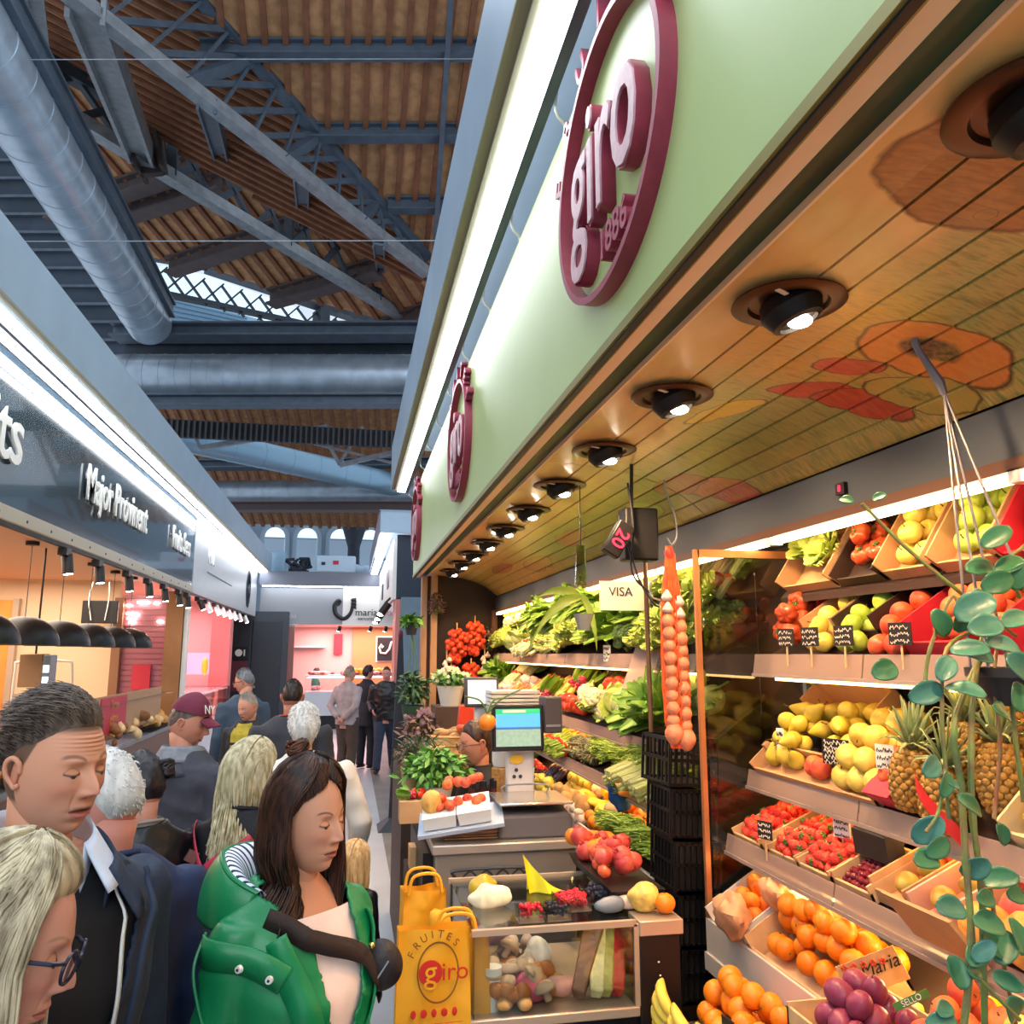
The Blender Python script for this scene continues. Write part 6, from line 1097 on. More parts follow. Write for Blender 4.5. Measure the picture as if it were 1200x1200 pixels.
MB().hexa([(.42, 4.78, 1.2), (.56, 4.8, 1.2), (.56, 4.85, 1.2), (.42, 4.83, 1.2), (.42, 4.8, 1.42), (.56, 4.82, 1.42), (.56, 4.86, 1.42), (.42, 4.85, 1.42)]).build('display_box', bsk, smooth=False, label='tan cardboard box standing behind the herb plant', cat='box')
e = empty('pepper_basket', at(487, 942, Y=4.2), 'small open carton of red and white roots below the herbs', 'carton'); MB().span(-.08, .1, -.06, .06, -.08, .02).build('carton', card, e)
for k in range(8): put('radish' if k % 2 else 'ppl', tuple(at(487, 938, Y=4.2)+Vector((U(-.06, .08), U(-.04, .04), .01+U(0, .03)))), (U(0, 6), 0, U(0, 6)), .5, ['small red pepper in the carton below the herbs', 'pink radish bunch in the carton below the herbs'][k % 2], ['peppers below the herbs', 'radishes below the herbs'][k % 2])
MB().span(.30, .42, 4.0, 4.3, 0, .94).build('side_shelf', mat('stand_brown'), label='narrow brown shelf left of the till counter', cat='stand'); MB().box((.36, 4.1, 1.0), (.1, .1, .1)).build('brown_box', card, label='plain brown box on the narrow shelf', cat='box', bevel=.003)
oil = mat('bottle_oil', '#5a1c0e', .15, trans=.3)
for k in range(6):
    x = .60+.05*(k % 3); y = 3.98+.07*(k//3)
    e = empty('sauce_bottle', (x, y, 1.15), 'small dark bottle with red label, '+['front left', 'front middle', 'front right', 'back left', 'back middle', 'back right'][k]+' of the group beside the jar', 'bottle', 'sauce bottles')
    MB().lathe([(.021, 0), (.022, .01), (.022, .12), (.012, .15), (.01, .17)], 16).build('glass', oil, e); MB().lathe([(.0115, .165), (.0115, .2), (.001, .2)], 12).build('cap', tray, e); MB().lathe([(.0226, .04), (.0226, .1)], 16).build('label', mat('label_red', '#d84838', .5, col2='#f0c8a8', vs=60), e)
e = empty('chickpea_jar', (.76, 4.1, 1.15), 'tall glass jar filled with tan pulses under a white labelled lid', 'jar'); MB().lathe([(.05, 0), (.052, .01), (.052, .24), (.04, .25)], 24).build('glass_and_pulses', mat('pulses', '#d09a50', .4, col2='#a86c30', vs=90), e); MB().lathe([(.044, .25), (.05, .27), (.05, .35), (.001, .35)], 24).build('lid', mat('jar_label', '#e8e2d8', .5), e); MB().lathe([(.051, .34), (.051, .37), (.001, .37)], 24).build('cap', tray, e)
# tomato bunches hanging on the end wall
for k, (x, z, h, lb) in enumerate(((1.16, 2.02, .34, 'upper left hanging bunch of red tomatoes on the dark wall'), (1.36, 2.1, .34, 'upper right hanging bunch of red tomatoes on the dark wall'), (1.10, 1.66, .26, 'lower left hanging bunch of red tomatoes on the dark wall'), (1.32, 1.68, .28, 'lower right hanging bunch of red tomatoes on the dark wall'))):
    e = empty('tomato_bunch', (x, 9.0, z), lb, 'tomatoes', 'hanging tomato bunches'); MB().tube([(0, 0, h*.75), (0, 0, -h*.4)], .006, 6).build('string', bsk, e); rr = random.Random(k)
    for i in range(46):
        t = i/46; a = i*2.4; rad = (.1 if i % 3 else .045)*math.sin(pi*(.2+.68*t)); q = MB().ell((rad*cos(a), rad*sin(a)*.6, h*(.5-t)), (.034, .034, .032), 12, 8) if False else None
        o = bpy.data.objects.new('tomato', PROTO['cherrytom'].data); COL.objects.link(o); o.parent = e; o.location = (rad*cos(a), rad*sin(a)*.6, h*(.5-t)); o.scale = (1.6,)*3
for k, (x, y_, z, lb) in enumerate(((1.05, 9.0, 1.75, 'white garlic string left of the lower tomatoes'), (1.47, 9.0, 1.8, 'mauve garlic string right of the tomatoes'))):
    e = empty('garlic_string', (x, y_, z), lb, 'garlic'); MB().tube([(0, 0, .3), (0, 0, -.1)], .008, 6).build('braid', bsk, e)
    for i in range(7): o = bpy.data.objects.new('bulb', PROTO['garlic'].data); COL.objects.link(o); o.parent = e; o.location = (.03*cos(i*2.2), .02*sin(i*2.2)-.02, .12-.04*i)
foliage('dried_herbs', (.93, 9.02, 2.35), (.09, .05, .3), 150, .06, .02, herbb, 'dark dried bunch hanging at the top of the end wall', 'dried herbs', 12); foliage('dried_herbs', (1.52, 9.02, 1.95), (.08, .05, .3), 150, .06, .02, herbb, 'purple dried bunch hanging right of the tomatoes', 'dried herbs', 13)
put('banana', (.98, 8.7, 1.62), (0, 0, 1), 1.2, 'small dark yellow banana hand under the tomatoes', None)
# garlic net hanging in front
e = empty('garlic_net', (1.205, 2.96, 0), 'long orange net filled with garlic and onions hanging from a hook', 'net of garlic')
netm = mat('net_orange', '#f0642c', .5, var=.2, vs=40); bul = fm('net_bulb', '#e07848', '#d89070', .45, 20)
def gx(z): return .02*(2.4-z)
m = MB()
for i in range(22):
    a = 2*pi*i/22; m.tube([(gx(z)+rr_*cos(a+tw), rr_*.6*sin(a+tw), z) for z, rr_, tw in ((2.36, .012, 0), (2.30, .018, .3), (2.2, .034, .6), (2.08, .046, .9), (1.95, .052, 1.2), (1.82, .054, 1.5), (1.70, .05, 1.9), (1.60, .03, 2.1))], .0022, 4)
    m.tube([(gx(z)+rr_*cos(a-tw), rr_*.6*sin(a-tw), z) for z, rr_, tw in ((2.36, .012, 0), (2.30, .018, .3), (2.2, .034, .6), (2.08, .046, .9), (1.95, .052, 1.2), (1.82, .054, 1.5), (1.70, .05, 1.9), (1.60, .03, 2.1))], .0022, 4)
m.build('netting', netm, e); MB().ell((gx(2.34), 0, 2.33), (.018, .018, .03), 12, 8).build('knot', mat('net_red', '#e83828', .5), e)
m = MB(); [m.tube(cr([(gx(2.3)+.01*k, 0, 2.33), (gx(2.2)+.02*(k-1), -.01, 2.25), (gx(2.1)+.022*(k-1), -.02, 2.12)], 4), .004, 5) for k in range(3)]; m.build('strands', mat('net_red'), e)
for i in range(12):
    for s in (-1, 1): 
        z = 2.16-.046*i; o = bpy.data.objects.new('bulb', (PROTO['garlic'] if i < 2 else PROTO['onion']).data.copy()); o.data.materials[0] = PM['garlic'] if i < 2 else bul; COL.objects.link(o); o.parent = e; o.location = (gx(z)+s*.024, -.014-.004*(i % 2), z-.02*(s > 0)); o.scale = (.68,)*3 if i < 11 else (.95,)*3
MB().tube(cr([(-.01, .0, 2.62), (.0, .0, 2.56), (.03, 0, 2.48), (.035, 0, 2.40), (.015, 0, 2.365), (-.005, 0, 2.39)], 6), .0035, 6).build('hook', steel_l, e)
MB().tube(cr([(1.18, 3.02, 2.24), (1.15, 3.02, 2.22), (1.15, 3.02, 2.17), (1.19, 3.02, 2.15)], 6), .004, 6).build('spare_hook', steel_l, label='empty metal hook beside the orange net', cat='hook')
# red digit clock on a bracket with cables
g = empty('digital_clock', (1.14, 3.35, 2.44), 'black hanging display with tilted red digits', 'display'); g.rotation_euler = (0, .55, 0); MB().span(-.04, .04, 0, .05, -.08, .08).build('housing', tray, g, bevel=.006); text_obj('20', .085, .003, frameM((0, -.003, .0), (0, 0, -1), (1, 0, 0), (0, -1, 0)), mat('red_digit'), 'digits', g)
MB().span(1.2, 1.36, 3.45, 3.55, 2.36, 2.6).build('bracket_box', black_m, label='black box bracket behind the hanging display', cat='bracket', bevel=.01)
m = MB(); m.tube(cr([(1.15, 3.4, 2.55), (1.2, 3.4, 2.4), (1.25, 3.4, 2.25), (1.33, 3.4, 2.15), (1.4, 3.5, 2.3)], 5), .005, 5); m.tube(cr([(1.2, 3.4, 2.7), (1.22, 3.4, 2.5), (1.21, 3.4, 2.3), (1.3, 3.4, 2.2)], 5), .005, 5); m.build('cables', black_m, label='dangling black cables below the bracket box', cat='cable')
MB().tube([(1.22, 3.4, 2.8), (1.22, 3.42, 2.5)], .008, 6).build('hanger_rod', black_m, label='thin black rod from the painted ceiling to the bracket', cat='rod')
# hanging banana-leaf like plant and pot in front of far vegetables
g = empty('leaf_plant', (1.12, 3.9, 2.2), 'large drooping long green leaves hanging before the far vegetables', 'plant')
m = MB()
for pts, w in (([(0, 0, .02), (-.08, 0, .0), (-.17, .02, -.07), (-.25, .03, -.2), (-.27, .03, -.26)], .075), ([(0, 0, .03), (.03, 0, -.02), (.06, -.02, -.14), (.07, -.02, -.24)], .055), ([(0, 0, .02), (-.05, 0, .05), (-.15, 0, .05), (-.22, 0, .02)], .04), ([(0, 0, 0), (-.06, .0, -.04), (-.12, .01, -.14), (-.13, 0, -.28)], .02)):
    c = cr(pts, 5); n_ = len(c)-1; m.grid(lambda u, v: c[int(u*n_)]+Vector(((v-.5)*.3, -(abs(v-.5))*.25, (v-.5)))*w*sin(pi*min(1, .1+.88*u)), n_, 4)
m.build('leaves', fm('leaf_long', '#7f9c34', '#a8ba4c', .4, 6), g, smooth='full'); MB().lathe([(.03, -.06), (.055, .02), (.05, .02), (.02, -.05)], 16, (.02, .02, -.08)).build('pot', mat('pot_grey', '#8a8c88', .5), g); MB().hexa([(-.03, -.01, .08), (.03, -.01, .08), (.03, .01, .08), (-.03, .01, .08), (-.02, -.005, .28), (.02, -.005, .28), (.02, .005, .28), (-.02, .005, .28)]).build('tall_jar', glassy('jar_glass', '#d8e0b0', .1, .1), g)
MB().tube([(.0, 0, .28), (0, 0, .6)], .003, 5).build('string', steel_d, g)
# stacked black crates
for k in range(5):
    z = 1.42-.2*k; x = 1.33+.01*k
    e = empty('black_crate', (x, 3.33, z), ['topmost', 'second', 'third', 'fourth', 'lowest visible'][k]+' slatted black plastic crate in the stack between the racks', 'crate', 'stacked black crates'); e.rotation_euler = (0, .05, .08 if k == 0 else 0)
    m = MB(); w, d, h = .14, .3, .19; ww = .17 if k == 0 else .13
    for z_ in (0, h*.5, h-.014): 
        for a in ((-w/2, ww/2+.06, -.13, -.122), (-w/2, ww/2+.06, .122, .13)): m.span(*a, z_, z_+.014)
        m.span(-w/2, -w/2+.008, -.13, .13, z_, z_+.014); m.span(ww/2+.052, ww/2+.06, -.13, .13, z_, z_+.014)
    for i in range(9):
        x_ = -w/2+(ww/2+.06+w/2)*i/8; m.span(x_-.004, x_+.004, -.13, -.122, 0, h); m.span(x_-.004, x_+.004, .122, .13, 0, h)
    for i in range(8): y_ = -.13+.26*i/7; m.span(-w/2, -w/2+.008, y_-.004, y_+.004, 0, h)
    m.build('slatted_wall', tray, e, smooth=False); MB().span(-w/2, ww/2+.06, -.13, .13, 0, .006).build('floor_panel', tray, e); MB().span(-w/2+.012, ww/2+.04, -.115, .115, .01, h*.9).build('liner', mat('liner_dark', '#1e1a18', .6), e) if k else None
MB().span(1.22, 1.48, 3.2, 3.46, 0, .615).build('black_box', mat('cabinet_black'), label='black base box under the stacked crates', cat='box'); MB().span(1.02, 1.2, 3.05, 3.3, 0, .4).build('wooden_box', mat('box_wood_dark', '#6a4630', .6, var=.15, vs=8), label='dark wooden box on the floor behind the display case', cat='box')
# yellow shopping bags hanging at the case
yb = mat('bag_yellow_paper', '#e8a41e', .6, var=.06, vs=5); 
def shopbag(loc, w, h, lb, rz=0, art=True, dpt=.05):
    e = empty('shopping_bag', loc, lb, 'bag'); e.rotation_euler = (0, 0, rz)
    def side(y, s): 
        m = MB(); m.grid(lambda u, v: Vector(((u-.5)*w*(1+.05*v), y+.012*sin(u*7+v*4+s)*(1-v*.6)+.004*noise.noise(Vector((u*5, v*5, s))), -h*v)), 14, 16); return m
    side(-dpt/2, 0).build('front', yb, e, smooth='full'); side(dpt/2, 2).build('back', yb, e, smooth='full')
    for sd in (-1, 1): MB().grid(lambda u, v: Vector((sd*w/2*(1+.05*v), (u-.5)*dpt, -h*v)), 2, 8).build('gusset', yb, e)
    m = MB(); [m.tube(cr([(-.06, y, -.01), (-.04, y, .05), (.04, y, .05), (.06, y, -.01)], 5), .006, 6) for y in (-dpt/2-.004, dpt/2)]; m.build('handles', yb, e) if not art else None
    if art:
        Y_ = -dpt/2-.014; rdm = mat('print_red', '#c8281c', .5); gm = mat('print_dark', '#7a4a18', .6)
        m = MB(); n = 40; m.add([(r_*.55*cos(2*pi*i/n)+.01, Y_, r_*.75*sin(2*pi*i/n)-h*.42) for i in range(n) for r_ in (.105, .112)], [(2*i, 2*i+1, 2*((i+1) % n)+1, 2*((i+1) % n)) for i in range(n)]); m.build('printed_ring', gm, e)
        m = MB(); m.add([(.035*cos(2*pi*i/24)-.012, Y_-.001, .035*sin(2*pi*i/24)-h*.42) for i in range(24)], [tuple(range(24))]); m.build('printed_disc', rdm, e)
        text_obj('g', .09, .001, frameM((-.012, Y_-.003, -h*.41), (1, 0, 0), (0, 0, 1), (0, -1, 0)), yb, 'lettering', e); text_obj('iro', .07, .001, frameM((.06, Y_-.003, -h*.42), (1, 0, 0), (0, 0, 1), (0, -1, 0)), rdm, 'lettering', e)
        for i, c_ in enumerate('FRUITES'):
            a = R(150-i*17); text_obj(c_, .03, .001, frameM((.085*cos(a)+.005, Y_-.002, .105*sin(a)-h*.42), (sin(a), 0, -cos(a)), (cos(a), 0, sin(a)), (0, -1, 0)), gm, 'lettering', e)
        m = MB(); [m.ell((-.06+.03*i, Y_, -h*.82), (.008+.002*(i % 2), .001, .012), 8, 5) for i in range(5)]; m.span(-w*.4, w*.4, Y_, Y_+.001, -h*.93, -h*.925); m.build('printed_fruit', rdm, e)
    return e
shopbag(at(508, 1086, Y=2.6), .21, .27, 'front yellow shopping bag with a printed oval and red letter hanging at the case', 0.03); shopbag(at(535, 1090, Y=2.72), .2, .27, 'yellow shopping bag half behind the front one', 0, False); shopbag(at(496, 1040, Y=3.1), .15, .16, 'open yellow bag hanging higher at the grey counter', .1, False, .08)
for k, (x, y, z, r) in enumerate(((.335, 2.95, 1.01, (.045, .03, .075)), (.38, 2.75, 1.03, (.03, .03, .07)))):
    o = crumple(0, r, 40+k, .45)().build('bag_bundle', yb, label=['crumpled top of the yellow bag bundle', 'smaller crumpled yellow bag fold by the case corner'][k], cat='bag'); o.location = (x, y, z)
m = MB(); m.grid(lambda u, v: Vector(((v-.5)*.035+.015*sin(u*5), .004*sin(u*9), -.28*u)), 12, 3); o = m.build('yellow_ribbon', mat('ribbon_lime', '#e4e030', .5), label='lime yellow plastic strip hanging beside the bags', cat='strip'); o.location = (.345, 2.6, 1.03)
# foreground hanging plant
hk = at(1085, 397, Z=2.745); pc = at(1186, 782, Y=1.55)
g = empty('hanging_planter', pc, 'dark hanging pot with trailing succulent stems and round leaves at the right edge', 'plant')
potm = mat('planter_dark', '#2f2e33', .35); MB().lathe([(.05, -.08), (.08, -.02), (.092, -.02), (.092, .0), (.08, 0), (.05, -.07)], 36).build('pot', potm, g)
hm = mat('hanger_grey', '#66646c', .4)
h = hk-pc; m = MB(); m.tube(cr([h+Vector((-.02, 0, -.045)), h+Vector((-.032, 0, -.01)), h+Vector((-.022, 0, .018)), h+Vector((.005, 0, .02)), h+Vector((.018, 0, -.005))], 6), .0085, 8); m.tube([h+Vector((-.02, 0, -.04)), h+Vector((.02, -.01, -.12)), h+Vector((.03, -.01, -.15))], [.008, .013, .009], 8); m.build('hook', hm, g)
hb_ = h+Vector((.03, -.01, -.14))
for a in (2.9, 5.2, .9): MB().tube([hb_, Vector((.088*cos(a), .088*sin(a), -.01))], .0034, 6).build('strap', hm, g)
# straight strap behind the leaves in the photograph hangs from the hook too
MB().tube([hb_, Vector((-.085, -.03, -.0))], .0034, 6).build('strap', hm, g)
succ = fm('leaf_succulent', '#2c6040', '#3f7a58', .35, 7); succ2 = fm('leaf_bluegreen', '#386f5c', '#4f8878', .35, 7); stm = fm('stem_succulent', '#6f8a44', '#7c6a44', .5, 30); stb = fm('stem_reddish', '#8a5238', '#6f6a3c', .5, 30)
cup_n = 0
def leaf(p, d, up, L_, w, m_, par, cup=.18):
    d = d.normalized(); s = d.cross(up).normalized(); n_ = s.cross(d); mb = MB()
    mb.grid(lambda u, v: p+d*(L_*u)+s*((v-.5)*w*(sin(pi*(u*.94+.03))**.55))+n_*(cup*w*(2*abs(v-.5))**2*sin(pi*u)-.10*L_*u*u+.0), 10, 8)
    o = mb.build('leaf', m_, par, smooth='full'); sl = o.modifiers.new('t', 'SOLIDIFY'); sl.thickness = .0022; return o
rr = random.Random(77)
# each stem given by places along it in the room (at ~1.25-1.6 m from the viewer)
stems = [([(1010, 590, 1.60), (1060, 640, 1.58), (1120, 690, 1.56), (1165, 725, 1.6), (1190, 745, 1.68)], .0042, stm), ([(1155, 730, 1.62), (1142, 800, 1.5), (1138, 880, 1.46), (1140, 960, 1.45), (1150, 1040, 1.45), (1152, 1120, 1.46), (1155, 1230, 1.48)], .0062, stm), ([(1165, 740, 1.6), (1120, 840, 1.48), (1126, 920, 1.46), (1132, 1010, 1.44), (1138, 1100, 1.42), (1132, 1180, 1.42), (1125, 1230, 1.42)], .0068, stm),
         ([(1170, 740, 1.6), (1165, 800, 1.55), (1172, 870, 1.53), (1165, 960, 1.5)], .004, stb), ([(1180, 760, 1.6), (1188, 850, 1.55), (1200, 940, 1.55)], .005, stm), ([(1150, 735, 1.6), (1110, 760, 1.45), (1104, 830, 1.42), (1108, 900, 1.42), (1112, 960, 1.42)], .0038, stm), ([(1155, 735, 1.6), (1130, 720, 1.5), (1115, 700, 1.5), (1090, 760, 1.5), (1084, 800, 1.5)], .004, stm), ([(1108, 900, 1.42), (1100, 950, 1.4), (1085, 975, 1.4)], .003, stm), ([(1160, 1040, 1.45), (1170, 1100, 1.46), (1190, 1200, 1.5)], .004, stb), ([(1132, 1130, 1.42), (1160, 1160, 1.42), (1195, 1195, 1.42)], .0035, stm), ([(1200, 640, 1.6), (1180, 660, 1.6), (1195, 700, 1.65)], .004, stm)]
for pts, r_, m_ in stems:
    c = cr([at(x, y, Y=Y)-pc for x, y, Y in pts], 6); q = MB(); q.tube(c, [r_*(1+.18*(i % 6 == 0)) for i in range(len(c))], 8); q.build('stem', m_, g)
lv = [(1000, 588, 1.6, -25, -8, .022, 0), (1022, 585, 1.6, 20, -8, .022, 0), (1050, 780, 1.42, -50, 20, .042, 0), (1108, 805, 1.42, 28, 5, .05, 1), (1104, 805, 1.42, -32, 12, .048, 1), (1150, 640, 1.5, 40, -25, .05, 0), (1110, 745, 1.5, -18, -40, .045, 0), (1120, 740, 1.5, 22, -50, .045, 0), (1140, 700, 1.5, 60, 15, .05, 1), (1150, 690, 1.5, 50, -20, .05, 0), (1165, 665, 1.55, -35, 0, .045, 0), (1200, 655, 1.5, -50, 20, .05, 0), (1165, 700, 1.45, -60, 30, .06, 1), (1175, 730, 1.42, -55, 10, .05, 1), (1160, 760, 1.4, -60, 0, .05, 1), (1180, 770, 1.4, 30, 20, .05, 1), (1195, 800, 1.42, 0, 35, .045, 0), (1115, 770, 1.42, -20, 40, .045, 1), (1126, 760, 1.42, 55, 12, .05, 1), (1165, 830, 1.42, 40, 15, .045, 0), (1195, 760, 1.42, -38, -10, .05, 1), (1185, 690, 1.5, 30, -38, .05, 0), (1205, 720, 1.5, -30, 10, .05, 1), (1112, 905, 1.4, -5, 28, .036, 0), (1100, 890, 1.4, -22, 26, .04, 1), (1108, 915, 1.4, 20, 10, .02, 1), (1122, 935, 1.38, 18, 10, .046, 0), (1105, 960, 1.4, -20, 15, .048, 1), (1112, 985, 1.4, -35, 25, .042, 0), (1098, 1005, 1.4, -30, 5, .042, 0), (1160, 1010, 1.42, -26, 12, .04, 1), (1170, 965, 1.45, 12, 28, .03, 0), (1195, 1030, 1.42, -25, 0, .05, 0), (1130, 1065, 1.4, -35, -2, .046, 1), (1140, 1080, 1.4, 60, 8, .045, 0), (1145, 1055, 1.4, 50, -10, .035, 0), (1180, 1050, 1.45, 45, -5, .04, 0), (1135, 1130, 1.4, 30, -36, .042, 0), (1130, 1160, 1.4, -12, -38, .04, 0), (1140, 1125, 1.4, 38, -30, .036, 1), (1150, 1100, 1.42, 60, 30, .05, 0), (1180, 1090, 1.45, -8, 40, .05, 0), (1200, 1120, 1.42, -10, -40, .045, 0), (1135, 1140, 1.4, 50, -4, .03, 0), (1100, 1190, 1.4, 30, -30, .035, 1), (1120, 1195, 1.4, -40, 5, .04, 1), (1180, 1170, 1.42, 20, 35, .045, 0), (1200, 1160, 1.42, -28, -15, .04, 0)]
for x, y, Y, dx, dy, L_, k in lv:
    p = at(x, y, Y=Y)-pc; q = at(x+dx, y+dy, Y=Y+rr.uniform(-.04, .05))-pc; leaf(p, q-p, Vector((rr.uniform(-.4, .4), -1, rr.uniform(.1, .9))), L_*1.42, L_*rr.uniform(.84, 1.05), succ2 if k else succ, g)
# ================================================================ people
import numpy as np
def G(x, z, x0, z0, sx, sz): return np.exp(-((x-x0)/sx)**2-((z-z0)/sz)**2)
def GS(x, z, x0, z0, sx, sz): return G(x, z, x0, z0, sx, sz)+G(x, z, -x0, z0, sx, sz)
def smo(t): t = np.clip(t, 0, 1); return t*t*(3-2*t)
def skull(th, ph, male=True):
    """bare head shape without features; th from crown, ph from the front"""
    z = .118*np.cos(th); s = np.sin(th); rho = np.where(z > 0, s, np.maximum(s, 0)**.66)
    x = .0765*rho*np.sin(ph)*1.0; c = np.cos(ph); y = rho*np.where(c > 0, .090*c, .104*c); tz = np.clip(-z/.118, 0, 1)
    x = np.sign(x)*np.abs(x)*(1-.06*tz-(.20 if male else .27)*tz**2.6)
    y = np.where(y < 0, y*(1-.42*smo((-.02-z)/.08)), y*(1-.05*smo((z-.05)/.06))-.0*tz)
    return x, y, z
def head_mesh(mb, T, hi=1, male=True, skin='#cc9070', lips='#a8524c', brow='#4a3424', mouth=0, beard=0, age=0, eyes=0, scalp=None, ears=True, hairline=None):
    nu, nv = {2: (300, 230), 1: (96, 72), 0: (32, 24)}[hi]
    s = np.linspace(0, 1, nu, endpoint=False); ph = 2*pi*s-.62*np.sin(2*pi*s); th = np.linspace(.0001, pi-.0001, nv+1)
    PH, TH_ = np.meshgrid(ph, th); x, y, z = skull(TH_, PH, male); f = smo((np.cos(PH)+.05)/.6)
    ax = np.abs(x); jaw = -.006*mouth; zz = z
    nt = .0275 if male else .0235; npf = np.where(zz > -.031, smo((.024-zz)/.055)**1.25, np.exp(-((zz+.031)/.0075)**2)); sw = .0068+.0045*smo((.01-zz)/.04)
    y = y+f*nt*npf*np.exp(-(x/sw)**2); y = y+f*.0095*GS(x, zz, .0125, -.0345, .0062, .0062)
    y = y-f*.0085*GS(x, zz, .027, .006, .0135, .0115)-f*.005*GS(x, zz, .016, .004, .006, .010); y = y+f*.0038*GS(x, zz, .031, -.0005, .0125, .008)
    y = y+f*(.0055 if male else .0025)*GS(x, zz, .027, .022, .019, .0065)+f*.0045*GS(x, zz, .042, -.024, .018, .015)-f*.003*GS(x, zz, .045, -.055, .014, .02)
    y = y+f*.0055*G(x, zz, 0, -.064, .027, .016); y = y+f*.0034*G(x, zz, 0, -.0575+.001, .017, .0042)*(1-.35*G(x, zz, 0, -.055, .003, .01)); y = y+f*.0048*G(x, zz, 0, -.0695-.007*mouth, .0155, .0052)
    y = y-f*(.0045+.007*mouth)*G(x, zz, 0, -.0632-.0035*mouth, .0215-.004*mouth, .0016+.0034*mouth)-f*.0042*G(x, zz, 0, -.0805-.006*mouth, .018, .0055); y = y+f*.0085*G(x, zz, 0, -.1, .019, .013)
    y = y-f*.0012*GS(x, zz, .024, -.05, .003, .012)*(1+age)
    if age: y = y-f*.0007*age*np.sin(zz*900)*GS(x, zz, 0, .055, .04, .016)
    # colours
    def C(h): return np.array(lin(h))
    base = np.ones(x.shape+(3,))*C(skin)
    def blend(w, c): nonlocal base; w = np.clip(w, 0, 1)[..., None]; base = base*(1-w)+C(c)*w
    red = '#c46a5c'; blend(f*.35*GS(x, zz, .042, -.028, .018, .016), red); blend(f*.35*G(x, zz, 0, -.032, .014, .01), red)
    if beard: blend(f*beard*smo((-.04-zz)/.03)*smo((zz+.125)/.02), '#8a7468')
    lz = -.0632-.0035*mouth; half = .0245; cur = np.clip(1-(x/half)**2, 0, 1); up = lz+(.0075)*cur**.8*(1-.25*np.exp(-(x/.004)**2)); lo = lz-(.009+.007*mouth)*cur**.7
    inside = smo((up-zz)/.0012)*smo((zz-lo)/.0012)*(ax < half)*(np.cos(PH) > 0); blend(inside*.85, lips)
    blend((np.cos(PH) > 0)*(ax < half*.95)*np.exp(-((zz-lz)/(.0009+.0026*mouth*cur))**2)*.9, '#3a1512')
    bz = .0215+.0065*np.clip(1-((ax-.034)/.02)**2, -1, 1)+age*.002; bw = (.0032 if male else .0022); blend((np.cos(PH) > 0)*np.exp(-((zz-bz)/bw)**4)*smo((ax-.011)/.006)*smo((.053-ax)/.01)*.8, brow)
    ec = np.clip(1-((ax-.031)/.0145)**2, 0, 1); lid = .0008-.0032*ec; lo_ = lid-(.0026+.0034*eyes)*ec; fr_ = (np.cos(PH) > 0)
    blend(fr_*(ec > 0)*smo((lid-zz)/.0008)*smo((zz-lo_)/.0008)*.75, '#54403a' if not eyes else '#b8a498')
    if eyes: blend(fr_*np.exp(-(((ax-.031)/.0055)**2+((zz+.0045)/.0055)**2)**2)*(zz < lid)*(zz > lo_), '#2c1c14')
    blend(fr_*(ec > 0)*np.exp(-((zz-lid)/.0017)**2)*.97, '#140c0a'); blend(fr_*(ec > 0)*np.exp(-((zz-(.0085*ec+.002))/.0012)**2)*.55, '#7a4a3a'); blend(f*.25*GS(x, zz, .031, -.013, .012, .004), '#a8705e')
    blend(fr_*GS(x, zz, .0065, -.0415, .0032, .0016)*.85, '#4a2018')
    if scalp:
        hl = hairline or (lambda c: .062-.03*(1-c)); lim = np.where(np.cos(PH) > .35, .064+.0*ax, np.where(np.cos(PH) > -.15, -.0+.05*smo((np.cos(PH)-.0)/.35), -.06)); blend(smo((zz-lim)/.012)*.93, scalp)
    V = np.stack([x, y, z], -1).reshape(-1, 3); M = np.array(T); V = V @ M[:3, :3].T+M[:3, 3]
    fs = [(i*nu+j, i*nu+(j+1) % nu, (i+1)*nu+(j+1) % nu, (i+1)*nu+j) for i in range(nv) for j in range(nu)]
    cc = np.concatenate([base.reshape(-1, 3), np.ones((V.shape[0], 1))], 1)
    mb.add([tuple(v) for v in V], fs, cols=[tuple(c) for c in cc])
    sk = tuple(lin(skin))+(1,); rs = tuple(C(skin)*.55+C('#c46a5c')*.45)+(1,)
    if ears:
        for sx in (-1, 1):
            n0 = len(mb.v); E = MB(); E.col = rs
            E.ell((sx*.0755, -.012, -.006), (.0055, .014, .026), 14, 10, rot=(-.2, 0, sx*-.35)); E.col = sk
            E.tube(cr([(sx*.077, .002, -.004), (sx*.081, .001, .014), (sx*.085, -.012, .022), (sx*.088, -.024, .012), (sx*.085, -.024, -.008), (sx*.080, -.014, -.021), (sx*.078, -.006, -.028), (sx*.075, .0, -.022)], 4), [.0035]+[.0047]*27+[.0035], 8)
            vs = [T @ Vector(v) for v in E.v]; mb.add(vs, E.f, cols=[c for c in E.c])
